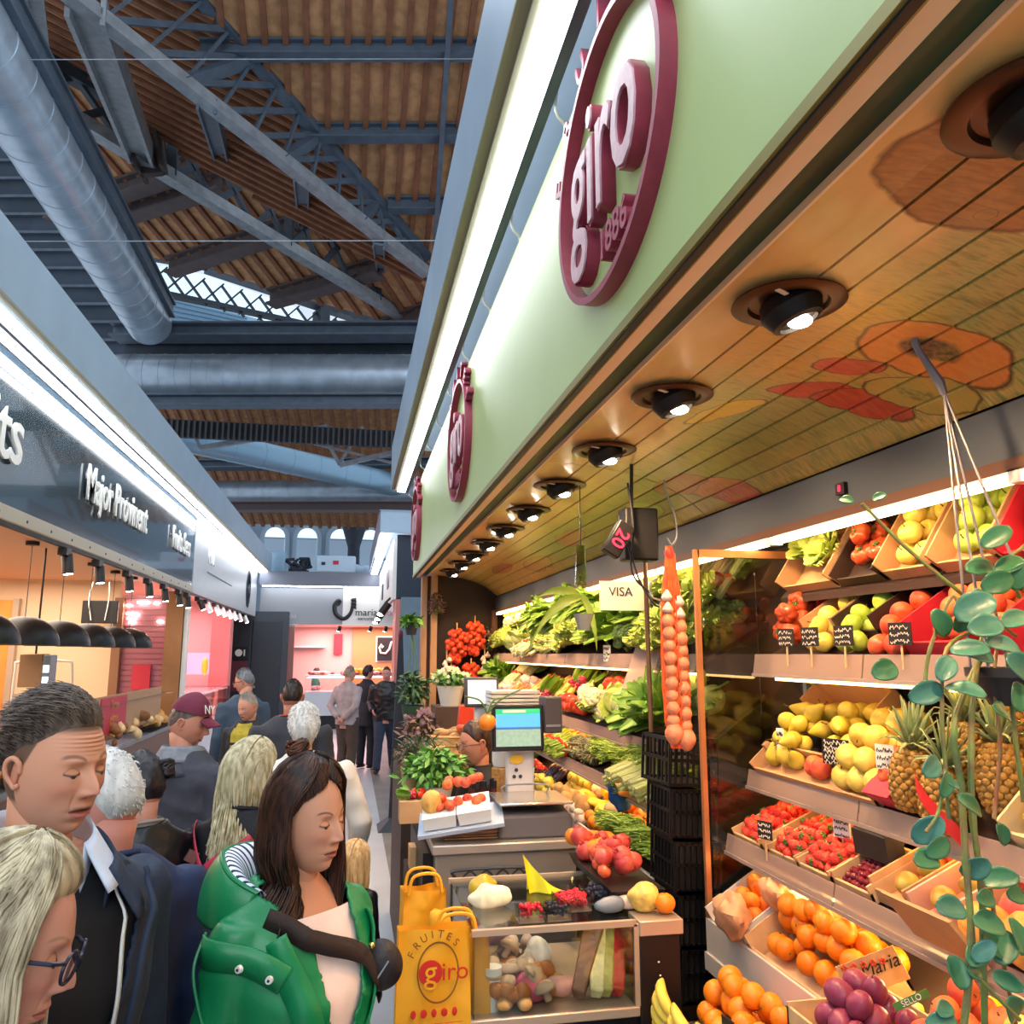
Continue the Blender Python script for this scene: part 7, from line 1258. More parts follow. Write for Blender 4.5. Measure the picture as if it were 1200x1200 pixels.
def remesh(mb, vox, name, fold=0, seed=0, fs=7, smooth_it=4):
    me = mb.mesh('tmp', [], False); o = bpy.data.objects.new('tmp', me); COL.objects.link(o)
    r = o.modifiers.new('r', 'REMESH'); r.mode = 'VOXEL'; r.voxel_size = vox
    q = o.modifiers.new('s', 'SMOOTH'); q.iterations = smooth_it; q.factor = .6
    dg = bpy.context.evaluated_depsgraph_get(); m2 = bpy.data.meshes.new_from_object(o.evaluated_get(dg)); bpy.data.objects.remove(o)
    n = len(m2.vertices); co = np.empty(n*3); m2.vertices.foreach_get('co', co); co = co.reshape(-1, 3)
    if fold:
        no = np.empty(n*3); m2.vertices.foreach_get('normal', no); no = no.reshape(-1, 3); sd = Vector((seed*3.7, 0, 0))
        for i in range(n):
            p = Vector(co[i]); w = Vector((noise.noise(p*3+sd), noise.noise(p*3+sd+Vector((9, 0, 0))), 0))*.06; a = noise.noise(Vector((p.x*fs, p.y*fs, p.z*fs*1.5))+w*fs*2+sd); b = noise.noise((p+w)*fs*2.2+sd)
            d = fold*((1-abs(a)*2.4)*.75+b*.35); co[i] += no[i]*d
    m2.vertices.foreach_set('co', co.ravel()); m2.polygons.foreach_set('use_smooth', [True]*len(m2.polygons)); m2.update(); return m2
def obj_from(me, name, m_, parent=None):
    me.materials.clear(); me.materials.append(m_); o = bpy.data.objects.new(name, me); COL.objects.link(o)
    if parent: o.parent = parent
    return o
skinm = mat('skin', '#ffffff', .48, vcol=True, sss=.12, spec=.35)
def interp(R_, z):
    for a, b in zip(R_, R_[1:]):
        if a[0] <= z <= b[0]:
            t = (z-a[0])/(b[0]-a[0]); t = t*t*(3-2*t); return [lerp(a[i], b[i], t) for i in range(1, 4)]
    return list((R_[0] if z < R_[0][0] else R_[-1])[1:])
def hand(mb, w, d, n, side, s=1, curl=.5):
    """wrist w, pointing d, palm faces n; thumb on `side`"""
    d = Vector(d).normalized(); n = Vector(n); n = (n-d*n.dot(d)).normalized(); x = d.cross(n)*side
    mb.tube([w-d*.03*s, w, w+d*.035*s, w+d*.075*s, w+d*.09*s], [.024*s, .023*s, .034*s, .036*s, .03*s], 10, up=n, flat=.5)
    for k, (o, L_) in enumerate(((-.028, .062), (-.0095, .072), (.0095, .068), (.027, .054))):
        p = w+d*.085*s+x*o*s*-1; a = 0; pts = [p-d*.02*s]
        for j in range(4):
            pts.append(p.copy()); a += curl*(.75 if j else .4); dd = d*cos(a)+n*sin(a); p = p+dd*L_*s*(.42, .33, .25, .1)[j]
        mb.tube(pts, [.0095*s, .0092*s, .0085*s, .008*s, .006*s], 8)
    p = w+d*.02*s-x*.024*s*-1*-1; t = (d*.6+x*.75*1+n*.35).normalized(); q = w+d*.022*s+x*.022*s; mb.tube([w+d*.005*s, q, q+t*.034*s, q+(t*.5+d*.5+n*.2)*.062*s], [.014*s, .0135*s, .011*s, .008*s], 8)
MALE = [(.80, .165, .12, 0), (.95, .172, .125, -.005), (1.1, .16, .115, 0), (1.27, .182, .125, .002), (1.38, .20, .112, -.004), (1.44, .17, .085, -.012), (1.48, .10, .07, -.016), (1.52, .066, .066, -.014)]
FEM = [(.80, .165, .125, 0), (.95, .17, .128, -.005), (1.1, .138, .105, 0), (1.27, .16, .128, .008), (1.37, .175, .103, -.004), (1.43, .15, .08, -.012), (1.47, .09, .062, -.016), (1.51, .056, .056, -.014)]
def person(D, px, py, az, label, body_az=None, pitch=-10, roll=0, male=True, hi=1, skin='#cc9070', jacket='#30343c', jack=None, pants='#23262e', shoe='#1c1a1a', hair=None, fat=1, arms=None, hem=.86, fold=.006, infl=.016, vox=.013, legs=0, handv=False, child=1, eye=None, collar='plain', cut=None, **hk):
    hp = cam.location+ray(px, py)*D; sc = (hp.z-0)/1.63 if eye is None else eye/1.63; hs = child; 
    baz = az if body_az is None else body_az; off_ = Vector((cos(R(baz)), sin(R(baz)), 0))*-.025*sc
    g = Vector((hp.x, hp.y, 0))+off_; B = Matrix.Translation(g) @ Matrix.Rotation(R(baz)-pi/2, 4, 'Z') @ Matrix.Scale(sc, 4)
    T = Matrix.Translation(hp) @ Matrix.Rotation(R(az)-pi/2, 4, 'Z') @ Matrix.Rotation(R(pitch), 4, 'X') @ Matrix.Rotation(R(roll), 4, 'Y') @ Matrix.Diagonal((hs*(.95 if male else .88), hs*(.97 if male else .93), hs, 1))
    Rg = [(z, w*fat, d*fat, y) for z, w, d, y in (MALE if male else FEM)]
    def S(z, ph, o=0):
        w, d, y = interp(Rg, z); c, s_ = cos(ph), sin(ph); e = .85
        return B @ Vector(((w+infl+o)*math.copysign(abs(s_)**e, s_), (d+infl+o)*math.copysign(abs(c)**e, c)+y, z))
    sh = (.185 if male else .16)*fat; A = arms or {}
    AR = {}
    for k in (-1, 1):
        el, wr = A.get(k, ((k*(sh+.05), -.03, 1.12), (k*(sh+.06), .05, .88))); AR[k] = [Vector((k*sh, -.005, 1.395)), Vector(el), Vector(wr)]
    # skin body: torso, limbs and hands grown together, plus head
    bm_ = MB(); bm_.grid(lambda u, v: B @ Vector((interp(Rg, lerp(.8, 1.5, v))[0]*.9*sin(2*pi*u), interp(Rg, lerp(.8, 1.5, v))[1]*.9*cos(2*pi*u)+interp(Rg, lerp(.8, 1.5, v))[2], lerp(.8, 1.5, v))), 20, 14, wu=True)
    n_ = len(bm_.v); c0 = [i*15 for i in range(20)]; bm_.f += [tuple(c0), tuple(i+14 for i in reversed(c0))]; bm_.m += [0, 0]
    for k in (-1, 1):
        a, b, c = [B @ p for p in AR[k]]; bm_.tube([a, a.lerp(b, .5), b, b.lerp(c, .4), c], [.05*sc, .045*sc, .037*sc, .036*sc, .024*sc], 10)
        if handv or legs or hi == 2: hand(bm_, c, (c-b), B.to_3x3() @ Vector((-k*.8, .4, 0)), k, sc, .5)
        else: bm_.tube([c, c+(c-b).normalized()*.09*sc], [.028*sc, .02*sc], 8)
        lx = k*.09; st = legs*k; hipz = .9; p = [Vector((lx, 0, hipz)), Vector((lx*1.05, .02+st*.12, .5)), Vector((lx*1.1, -.02+st*.3, .09))]; LG = [B @ q for q in p]
        bm_.tube([LG[0], LG[0].lerp(LG[1], .5), LG[1], LG[1].lerp(LG[2], .35), LG[2]], [.085*sc, .075*sc, .052*sc, .054*sc, .036*sc], 10); bm_.ell(LG[2]+B.to_3x3() @ Vector((0, .05, -.045)), (.045*sc, .1*sc, .035*sc), 10, 8, rot=(0, 0, R(baz)-pi/2))
    me = remesh(bm_, .009 if (handv or hi == 2) else .014, 'b', smooth_it=2)
    nb = T @ Vector((0, -.022, -.055)); nk = B @ Vector((0, -.015, 1.44)); H = MB()
    head_mesh(H, T, hi, male, skin, **hk)
    rn = (.057 if male else .047); sc_ = sc; skc = tuple(lin(skin))+(1,); H.col = skc
    H.tube([nb, nb.lerp(nk, .35), nb.lerp(nk, .7), nk, nk+Vector((0, 0, -.05*sc))], [rn*hs*1.02, rn*hs*.96, rn*hs*1.0, rn*hs*1.25, rn*hs*1.3], 28)
    vs = [tuple(v.co) for v in me.vertices]; H.add(vs, [tuple(p.vertices) for p in me.polygons], cols=[skc]*len(vs))
    o = bpy.data.objects.new('person', H.mesh('person', skinm, 'full')); COL.objects.link(o); tag(o, label, 'person')
    # jacket
    J = MB(); zt_ = 1.505
    def ring(u, v): z = lerp(hem, zt_, v); w, d, y = interp(Rg, z); fl_ = infl+.02*smo_(max(0, (1.0-z)/.3)); return B @ Vector(((w+fl_)*sin(2*pi*u), (d+fl_)*cos(2*pi*u)+y, z))
    J.grid(ring, 24, 16, wu=True); c0 = [i*17 for i in range(24)]; J.f += [tuple(c0), tuple(i+16 for i in reversed(c0))]; J.m += [0, 0]
    for k in (-1, 1):
        a, b, c = [B @ p for p in AR[k]]; r0 = (.068 if male else .06)*fat*sc; J.tube([a+(a-b)*.12, a, a.lerp(b, .5), b, b.lerp(c, .5), c+(c-b)*.02], [r0*.8, r0*1.02, r0*.9, r0*.8, r0*.74, r0*.62], 14)
    jo = obj_from(remesh(J, vox, 'j', fold, D*7, 6.5, 3), 'jacket', jack or mat('cloth_'+jacket, jacket, .75, var=.12, vs=12, bump=.1, bs=150), o)
    Bi = B.inverted()
    if cut:
        bmx = bmesh.new(); bmx.from_mesh(jo.data); dl = [v for v in bmx.verts if cut(Bi @ v.co)]; bmesh.ops.delete(bmx, geom=dl, context='VERTS'); bmesh.ops.smooth_vert(bmx, verts=[v for v in bmx.verts if v.is_boundary], factor=.5, use_axis_x=True, use_axis_y=True, use_axis_z=True); bmx.to_mesh(jo.data); bmx.free()
        sl = jo.modifiers.new('t', 'SOLIDIFY'); sl.thickness = .006; sl.offset = -1
    from mathutils.bvhtree import BVHTree
    bv = BVHTree.FromPolygons([v.co.copy() for v in jo.data.vertices], [tuple(p.vertices) for p in jo.data.polygons])
    def SF(z, ph, o=0):
        a = S(z, ph, .3); ax_ = B @ Vector((0, 0, z-.02)); d = (ax_-a); hit = bv.ray_cast(a, d.normalized(), d.length)
        return hit[0]-d.normalized()*o if hit[0] else S(z, ph, o)
    P = MB()
    for k in (-1, 1):
        lx = k*.09; st = legs*k; p = [Vector((lx, 0, .98)), Vector((lx, 0, .86)), Vector((lx*1.05, .02+st*.12, .5)), Vector((lx*1.1, -.02+st*.3, .06))]; LG = [B @ q for q in p]; P.tube([LG[0], LG[1], LG[2], LG[3]], [.11*sc*fat, .108*sc*fat, .078*sc, .066*sc], 14)
        S_ = MB(); fz = B @ Vector((lx*1.1, .04-.02+st*.3, .04)); S_.ell(fz, (.048*sc, .135*sc, .045*sc), 14, 10, rot=(0, 0, R(baz)-pi/2), fn=lambda q: Vector((q.x, q.y, q.z if q.z > -.02 else -.02))); S_.build('shoe', mat('shoe_'+shoe, shoe, .5), o)
    P.ell(B @ Vector((0, 0, .93)), (.165*sc*fat, .12*sc*fat, .12*sc), 16, 10, rot=(0, 0, R(baz)-pi/2)); obj_from(remesh(P, .016, 'p', .004, D, 7, 3), 'trousers', mat('trouser_'+pants, pants, .8, var=.1, vs=20), o)
    ctx = dict(o=o, T=T, B=B, S=S, SF=SF, sc=sc, hs=hs, jm=jo.data.materials[0], hp=hp, AR=AR)
    if collar:
        def cf(u, v):
            ph = lerp(-2.6, 2.6, u)+pi; rr_ = lerp(.062, .088, v)*(1.0 if male else .9); zz = 1.455+.05*sin(min(1, v*1.4)*pi/2)+.016*cos(ph+pi)*1-.03*max(0, v-.6)
            return B @ Vector((rr_*sin(ph)*1.08, rr_*cos(ph)-.016, zz))
        q = MB().grid(cf, 26, 6).build('collar', ctx['jm'] if collar == 'plain' else mat('collar_'+collar, collar, .7), o, smooth='full'); sl = q.modifiers.new('t', 'SOLIDIFY'); sl.thickness = .008*sc
    if hair: hair(ctx)
    return ctx
def smo_(t): t = max(0, min(1, t)); return t*t*(3-2*t)
# ---- hair
def hp_(T, th, ph, k=1.0, lift=0): x, y, z = skull(np.array(th), np.array(ph)); v = Vector((float(x), float(y), float(z))); n_ = v.normalized(); return T @ (v*k+n_*lift)
def hairmat(c, c2): return mat('hair_'+c[1:]+c2[1:], c, .42, vcol=False, col2=c2, vs=60, stretch=(1, 1, .25), spec=.4)
def cap(ctx, m_, thick=.01, front=1.02, side=1.45, back=2.15, bump=.004, bs=18, top=0, name='hair'):
    """hair shell whose lower edge follows the hairline (angles from the crown)"""
    def edge(ph): c = cos(ph); return lerp(side, front, smo_(c)) if c > 0 else lerp(side, back, smo_(-c*1.3))
    T = ctx['T']; nu, nv = 60, 26
    def f(u, v):
        ph = 2*pi*u; e = edge(ph); th = max(.001, e*v); w = min(1, (1-v)*5)**.5; b = bump*noise.noise(Vector((sin(ph)*bs*.09, cos(ph)*bs*.09, th*bs*.12))*3)
        return hp_(T, th, ph, 1, (thick+top*max(0, 1-th)+b)*w-.001)
    return MB().grid(f, nu, nv, wu=True).build(name, m_, ctx['o'], smooth='full')
def short(ctx, c, c2, n=900, L_=.03, r_=.0013, thick=.007, front=1.0, side=1.42, back=2.1, comb=(0, -.5, 1), top=.004, seed=1, lim=None):
    T = ctx['T']; m_ = hairmat(c, c2); cap(ctx, m_, thick, front, side, back, .004, 30, top); rr = random.Random(seed); q = MB(); R3 = T.to_3x3(); cv = Vector(comb)
    for i in range(n):
        ph = rr.uniform(-pi, pi); cph = cos(ph); e = (lerp(side, front, smo_(cph)) if cph > 0 else lerp(side, back, smo_(-cph*1.3)))*.97; th = e*math.sqrt(rr.random()); p = hp_(T, th, ph, 1, (thick+top*max(0, 1-th))*min(1, (1-th/e*.97)*5+.05)**.5+.0005)
        n_ = (p-ctx['hp']).normalized(); w = 1 if th < 1.0 else .45; d = (R3 @ (cv+Vector((rr.uniform(-.35, .35), rr.uniform(-.3, .3), 0)))).normalized(); l = L_*w*rr.uniform(.6, 1.2)
        t = (d-n_*d.dot(n_)*.75).normalized(); q.tube([p-n_*.003, p+(t*.5+n_*.28)*l, p+(t*1.0+n_*.22)*l], [r_, r_, r_*.3], 3, cap=False)
    q.build('hair_strands', m_, ctx['o'], smooth='full')
def long_hair(ctx, c, c2, L_=.3, n=900, part=0, front_gap=.75, wave=.012, r_=.0022, seed=2, thick=.014, spread=1.08, fwd=0, up=None, sweep=.55, flare=0, shell=True, front=.9):
    T = ctx['T']; m_ = hairmat(c, c2); rr = random.Random(seed); q = MB(); hs = ctx['hs']; ax_ = T.to_3x3(); fw = (ax_ @ Vector((0, 1, 0))); fw = Vector((fw.x, fw.y, 0)).normalized(); lt = Vector((fw.y, -fw.x, 0))
    if shell: cap(ctx, m_, thick, front, 1.5, 2.25, .003, 22, .004)
    for i in range(n):
        side = rr.choice((-1, 1)); ph_end = side*rr.uniform(front_gap, pi); t0 = rr.random(); ph0 = lerp(part, ph_end, sweep*rr.uniform(.5, 1)) if abs(ph_end) < 2.2 else ph_end; th0 = rr.uniform(.05, .6); lf = thick+rr.uniform(.0, .009); K = 7; pts = []
        for k in range(K+1):
            t = k/K; th = lerp(th0, 1.62, t); ph = lerp(ph0, ph_end, smo_(t*1.2)); pts.append(hp_(T, th, ph, 1, lf))
        out = (pts[-1]-ctx['hp']); out = Vector((out.x, out.y, 0)).normalized(); p = pts[-1].copy(); l = L_*rr.uniform(.75, 1.08)*hs; J_ = 9; pw = rr.uniform(0, 6); fr = rr.uniform(18, 30)
        for k in range(1, J_+1):
            t = k/J_; z = -l*t; w = wave*t*sin(pw*.25+fr*l*t+side); pts.append(p+Vector((0, 0, z))+out*(flare*t-.012*t+w*.6)+lt*w*.5+fw*fwd*t*(1 if abs(ph_end) < 1.7 else 0))
        q.tube(pts, [r_*.8]*3+[r_]*(len(pts)-5)+[r_*.7, r_*.25], 4, cap=False)
    return q.build('hair_strands', m_, ctx['o'], smooth='full')
def strip(ctx, path, w, o, m_, name, th=.004, n=8, proj=False):
    """band lying on the torso along (z, angle) points"""
    S = ctx['SF'] if proj else ctx['S']; c = cr([(a, b, 0) for a, b in path], n); P = [S(p.x, p.y, o) for p in c]; ctr = [ctx['B'] @ Vector((0, 0, p.x-.03)) for p in c]; q = MB(); vs = []
    if proj:
        for _ in range(3): P = [P[0]]+[(P[i-1]+P[i]*2+P[i+1])/4 for i in range(1, len(P)-1)]+[P[-1]]
    for i, p in enumerate(P):
        t = (P[min(i+1, len(P)-1)]-P[max(i-1, 0)]).normalized(); nrm = (p-ctr[i]).normalized(); x = t.cross(nrm).normalized()
        vs += [p-x*w/2, p+x*w/2, p+x*w/2+nrm*th, p-x*w/2+nrm*th]
    k = len(P); q.add(vs, [(i*4+j, i*4+(j+1) % 4, (i+1)*4+(j+1) % 4, (i+1)*4+j) for i in range(k-1) for j in range(4)]+[(0, 1, 2, 3), (k*4-4, k*4-1, k*4-2, k*4-3)])
    return q.build(name, m_, ctx['o'], smooth='full')
def insert(ctx, z0, z1, wfn, m_, name, o=.012, cen=0, nz_=.0):
    S = ctx['S']; q = MB().grid(lambda u, v: S(lerp(z0, z1, v), cen+(u-.5)*2*wfn(v), o), 12, 18).build(name, m_, ctx['o'], smooth='full'); return q
def glasses(ctx, m_, sc=1):
    T = ctx['T']; q = MB()
    for s in (-1, 1):
        pts = [(s*.031+.0225*cos(a), .102-.0*abs(cos(a))-.004*(cos(a)*s), -.003+.0185*sin(a)) for a in [2*pi*k/20 for k in range(21)]]; q.tube([T @ Vector(p) for p in pts], .0024, 6, cap=False); q.tube([T @ Vector(p) for p in ((s*.0535, .098, .006), (s*.074, .085, .008), (s*.081, .03, .006), (s*.083, -.01, .004))], .0026, 6)
    q.tube([T @ Vector(p) for p in ((-.009, .104, .002), (0, .107, .005), (.009, .104, .002))], .0024, 6); g_ = q.build('glasses', m_, ctx['o'])
    l = MB(); [l.lathe([(.001, 0), (.021, 0)], 18, M=None) if False else l.add([T @ Vector((s*.031+.021*cos(2*pi*k/18), .102, -.003+.017*sin(2*pi*k/18))) for k in range(18)], [tuple(range(18))]) for s in (-1, 1)]; l.build('lenses', pane, g_); return g_
# ---- the individual people
# man in navy jacket at left
c = person(1.48, 67, 898, -34, 'man with short brown hair, navy jacket and pale shirt collar, talking and looking down', body_az=-40, pitch=-5, hi=2, eyes=.5, cut=lambda p: (p.z > 1.40 and p.xy.length < .088+.02*(p.y > 0)) or (p.y > 0 and p.z > 1.05 and abs(p.x) < .02+.10*smo_((p.z-1.1)/.35)), skin='#cf9272', mouth=.75, age=1.2, beard=.22, brow='#6b4a34', lips='#b8685e', scalp='#5a4436', jacket='#202c40', collar=None, vox=.010, infl=.022, fold=.004,
           hair=lambda c: (short(c, '#3a2c24', '#6b5a4c', 5200, .034, .0013, .009, .86, 1.2, 1.75, (.35, -.6, .35), .007, 4)))
sh = mat('shirt_pale', '#c9d2e0', .7); sc = c['sc']; B = c['B']
def cfold(ctx, r0, r1, z0, z1, z2, m_, name, gap=.35, drop=.03, th=.004, fr=0):
    B = ctx['B']
    def f(u, v):
        ph = lerp(gap, 2*pi-gap, u); fc = max(0, cos(ph)); z = (lerp(z0, z1, v*2) if v < .5 else lerp(z1, z2, v*2-1)); r = lerp(r0, r0*1.06, v*2) if v < .5 else lerp(r0*1.06, r1, v*2-1)
        z -= drop*fc+.0*v; r += (.02+fr)*fc*(v > .5)*(v-.5)*2
        return B @ Vector((r*sin(ph)*1.1, r*cos(ph)*1.05-.016+.03*fc, z))
    q = MB().grid(f, 40, 10).build(name, m_, ctx['o'], smooth='full'); s_ = q.modifiers.new('t', 'SOLIDIFY'); s_.thickness = th; return q
cfold(c, .066, .104, 1.47, 1.552, 1.478, sh, 'shirt_collar', .28, .045); cfold(c, .098, .14, 1.44, 1.51, 1.43, c['jm'], 'jacket_collar', .5, .05)
insert(c, 1.12, 1.47, lambda v: .5+.5*v, mat('sweater_dark', '#15171c', .8), 'sweater', -.014)
strip(c, [(1.45, -.34), (1.36, -.26), (1.24, -.2), (1.1, -.14)], .009, .004, white_m, 'zip_edge')
strip(c, [(1.45, -.62), (1.36, -.38), (1.22, -.22), (1.0, -.14)], .02, .024, c['jm'], 'jacket_edge', .01); strip(c, [(1.45, .7), (1.36, .42), (1.22, .28), (1.0, .2)], .035, .024, c['jm'], 'jacket_edge', .01)
# woman in green raincoat
green = mat('raincoat_green', '#0f7a48', .38, var=.10, vs=9, bump=.08, bs=60)
c = person(1.86, 362, 958, -40, 'woman with long dark brown hair and a top knot in a bright green raincoat', body_az=-46, pitch=-4, roll=3, eyes=.5, male=False, hi=2, skin='#cf9474', lips='#a4504a', brow='#2c1a12', mouth=.25, jack=green, jacket='#0f7a48', collar=None, cut=lambda p: (p.z > 1.385 and p.xy.length < .085+.03*(p.y > 0)) or (p.y > 0 and p.z > .95 and -.03-.045*smo_((p.z-1.1)/.3) < p.x < .02+.03*smo_((p.z-1.1)/.3)), vox=.010, infl=.03, fold=.009, hem=.55, hair=None, ears=True)
dk1, dk2 = '#1c110c', '#4a2c1e'
long_hair(c, dk1, dk2, .37, 2000, 0, 1.32, .075, .0026, 5, .022, 1.1, .02, sweep=.8, flare=.0, front=.62)
T = c['T']; q = MB(); rr = random.Random(9); bun = T @ Vector((0, -.05, .145))
for i in range(420):                                   # swept up to the knot
    ph = rr.uniform(-1.6, 1.6); th = lerp(.64, 1.3, (abs(ph)/1.6)**.8)+rr.uniform(-.05, .02); pts = [hp_(T, lerp(th, .3, t), lerp(ph, ph+(pi-abs(ph))*math.copysign(.55, ph)*t, t), 1, .004+.02*sin(pi*t*.8)+rr.uniform(0, .004)) for t in [k/6 for k in range(7)]]
    q.tube(pts+[bun+Vector((rr.uniform(-.01, .01), rr.uniform(-.01, .01), -.01))], .0019, 4, cap=False)
q.build('swept_hair', hairmat(dk1, dk2), c['o'], smooth='full'); q = MB()
for i in range(90):
    a0 = rr.uniform(0, 6.3); tl = rr.uniform(-.7, .7); rad = rr.uniform(.014, .026); ax_ = Matrix.Rotation(tl, 3, 'X') @ Matrix.Rotation(rr.uniform(-.6, .6), 3, 'Y'); q.tube([bun+T.to_3x3() @ (ax_ @ Vector((rad*cos(a0+k*.5)*1.25, rad*sin(a0+k*.5), rr.uniform(-.003, .003)+.004*tl)))+Vector((0, 0, .006)) for k in range(9)], .0026, 5, cap=False)
q.ell(bun, (.02, .02, .016), 14, 10); q.build('top_knot', hairmat('#2a1810', '#6b4028'), c['o'], smooth='full')
e_ = T @ Vector((.083, .004, -.048)); MB().tube([e_+Vector((0, 0, -.013))+T.to_3x3() @ Vector((0, .013*cos(a), .013*sin(a))) for a in [2*pi*k/16 for k in range(15)]], .0018, 6).build('earring', mat('gold', '#e8c070', .25, 1), c['o'])
# blouse, hood, flap, strap, bag
insert(c, .9, 1.43, lambda v: .9, mat('blouse', '#ead2c6', .7, var=.05, vs=20), 'blouse', -.016)
st = bpy.data.materials.new('striped_lining'); st.use_nodes = True; N = st.node_tree.nodes; L = st.node_tree.links; bs_ = N['Principled BSDF']; tcn = N.new('ShaderNodeUVMap'); wv = N.new('ShaderNodeAttribute'); wv.attribute_name = 'stripe'; rp = N.new('ShaderNodeValToRGB'); rp.color_ramp.interpolation = 'CONSTANT'; rp.color_ramp.elements[0].color = lin('#e6e8f0')+(1,); rp.color_ramp.elements[1].position = .62; rp.color_ramp.elements[1].color = lin('#1c2440')+(1,)
fx_ = N.new('ShaderNodeMath'); fx_.operation = 'FRACT'; L.new(wv.outputs['Fac'], fx_.inputs[0]); L.new(fx_.outputs[0], rp.inputs[0]); L.new(rp.outputs[0], bs_.inputs['Base Color']); bs_.inputs['Roughness'].default_value = .8
B = c['B']
def hood(u, v, o=0):
    ph = lerp(1.35, 2*pi-1.5, u); bk_ = smo_((1-cos(ph))/2); a = v*3.35          # profile turns out and down
    rb = .072+.02*bk_; hb_ = 1.445; w = lerp(.02, .078, bk_); h_ = lerp(.02, .085, bk_); r = rb+w*(1-cos(a))*.62+.010*bk_*sin(6*u*pi)*v+o; z = hb_+h_*sin(a)*(1 if a < pi/2 else .95)+.02*bk_-(.05*bk_*max(0, v-.55)*2)
    return B @ Vector((r*sin(ph)*1.12, r*cos(ph)*1.05-.02-.03*bk_*v, z-.02*(1-bk_)*v))
q = MB().grid(lambda u, v: hood(u, v*.52), 70, 18).build('hood_lining', st, c['o'], smooth='full'); at_ = q.data.attributes.new('stripe', 'FLOAT', 'POINT')
vals = [];
for i in range(71): vals += [i/70*24]*19
if len(vals) == len(q.data.vertices): at_.data.foreach_set('value', vals)
q = MB().grid(lambda u, v: hood(u, .5+v*.5, .001), 60, 14).build('hood', green, c['o'], smooth='full'); s_ = q.modifiers.new('t', 'SOLIDIFY'); s_.thickness = .004
q = MB().tube([hood(u/40, .52) for u in range(41)], .006, 8).build('hood_edge', green, c['o'])
# placket and flap at her right chest, snaps and drawcord
strip(c, [(1.42, .95), (1.36, .72), (1.28, .52), (1.2, .42), (1.0, .34), (.85, .3)], .06, .004, green, 'front_flap', .006, proj=True); strip(c, [(1.42, -.95), (1.36, -.85), (1.3, -.75), (1.15, -.6), (.85, -.5)], .04, .003, green, 'front_edge', .006, proj=True)
strip(c, [(1.40, 1.75), (1.395, 1.4), (1.375, 1.05), (1.345, .75)], .055, .004, green, 'shoulder_flap', .007, proj=True)
for z_, p_ in ((1.375, 1.3), (1.352, .95)):
    s0 = c['SF'](z_, p_, .009); s1 = c['SF'](z_, p_, .017); MB().tube([s0, s1], [.008, .007], 14).build('snap', white_m, c['o']); MB().tube([s1, s1+(s1-s0)*.3], [.0028, .0028], 8).build('snap_centre', steel_d, c['o'])
q = MB(); q.tube(cr([c['SF'](1.43, 1.75, .012), c['SF'](1.37, 1.68, .018), c['SF'](1.3, 1.6, .012), c['SF'](1.22, 1.5, .01)], 6), .0035, 6); q.build('drawcord', green, c['o'])
sb_ = mat('strap_brown', '#2a1c18', .7, bump=.1, bs=200); strip(c, [(1.46, 1.15), (1.44, .75), (1.40, .3), (1.35, -.15), (1.29, -.6), (1.22, -1.1)], .042, .012, sb_, 'bag_strap', .004, proj=True)
for z_, p_ in ((1.31, -.12),): MB().ell(c['S'](z_+.04, p_-.2, .03), (.007, .007, .007), 10, 8).build('pendant', mat('gold'), c['o'])
bo = MB().ell((0, 0, 0), (.045, .035, .055), 26, 18, fn=lambda p: p*(1+.12*noise.noise(p*16))).build('shoulder_bag', mat('bag_dark', '#1d171b', .5, bump=.2, bs=60), label='small dark brown bag at the hip of the woman in green', cat='bag'); bo.location = cam.location+ray(448, 1130)*1.86; bz = MB().tube([(.012, -.036, .018), (-.012, -.037, -.016)], .002, 6).build('zip', steel_l, bo)
# blonde woman with glasses, lower left
c = person(1.03, -2, 1108, 2, 'blonde woman with dark framed glasses at the lower left corner, looking down', body_az=0, pitch=-14, roll=-4, male=False, hi=2, eyes=.5, skin='#cf9680', lips='#b86a62', brow='#9a7a5c', jacket='#20242c', collar='plain', vox=.014)
long_hair(c, '#83745a', '#cbbd9c', .22, 1700, .35, 1.05, .006, .0022, 11, .016, 1.1, .0, sweep=.85, flare=.0)
glasses(c, mat('frame_navy', '#1c2238', .25))
# older white haired man in blurred navy coat
c = person(2.05, 122, 935, 150, 'white haired person in a plain navy jacket, mostly hidden behind the talking man', body_az=120, pitch=-15, hi=1, skin='#d08a78', jacket='#16264a', fat=1.08, hair=lambda c: short(c, '#b8b4ae', '#dcd8d0', 500, .016, .0014, .006, .8, 1.35, 2.1, (0, -.3, -1)))
# dark haired woman seen from behind, black leather jacket
bl = mat('leather_black', '#15171a', .32, var=.2, vs=8, bump=.35, bs=22)
c = person(3.0, 166, 922, 125, 'woman with pinned up black hair in a shiny black jacket, seen from behind', pitch=-18, male=False, hi=1, skin='#c98f78', jack=bl, fold=.014, collar='#8a8078', fat=1.1, hair=lambda c: cap(c, hairmat('#0e0c0e', '#2a2226'), .016, 1.05, 1.6, 2.1, .008, 30))
q = MB(); rr = random.Random(3)
for i in range(26): a = rr.uniform(0, 6.3); q.tube([c['T'] @ Vector((.075+.03*cos(a+k*.6), -.06+.035*sin(a+k*.6), .045+.025*sin(i+k*.4))) for k in range(7)], .009, 5)
q.build('hair_knot', hairmat('#0e0c0e', '#2a2226'), c['o'], smooth='full')
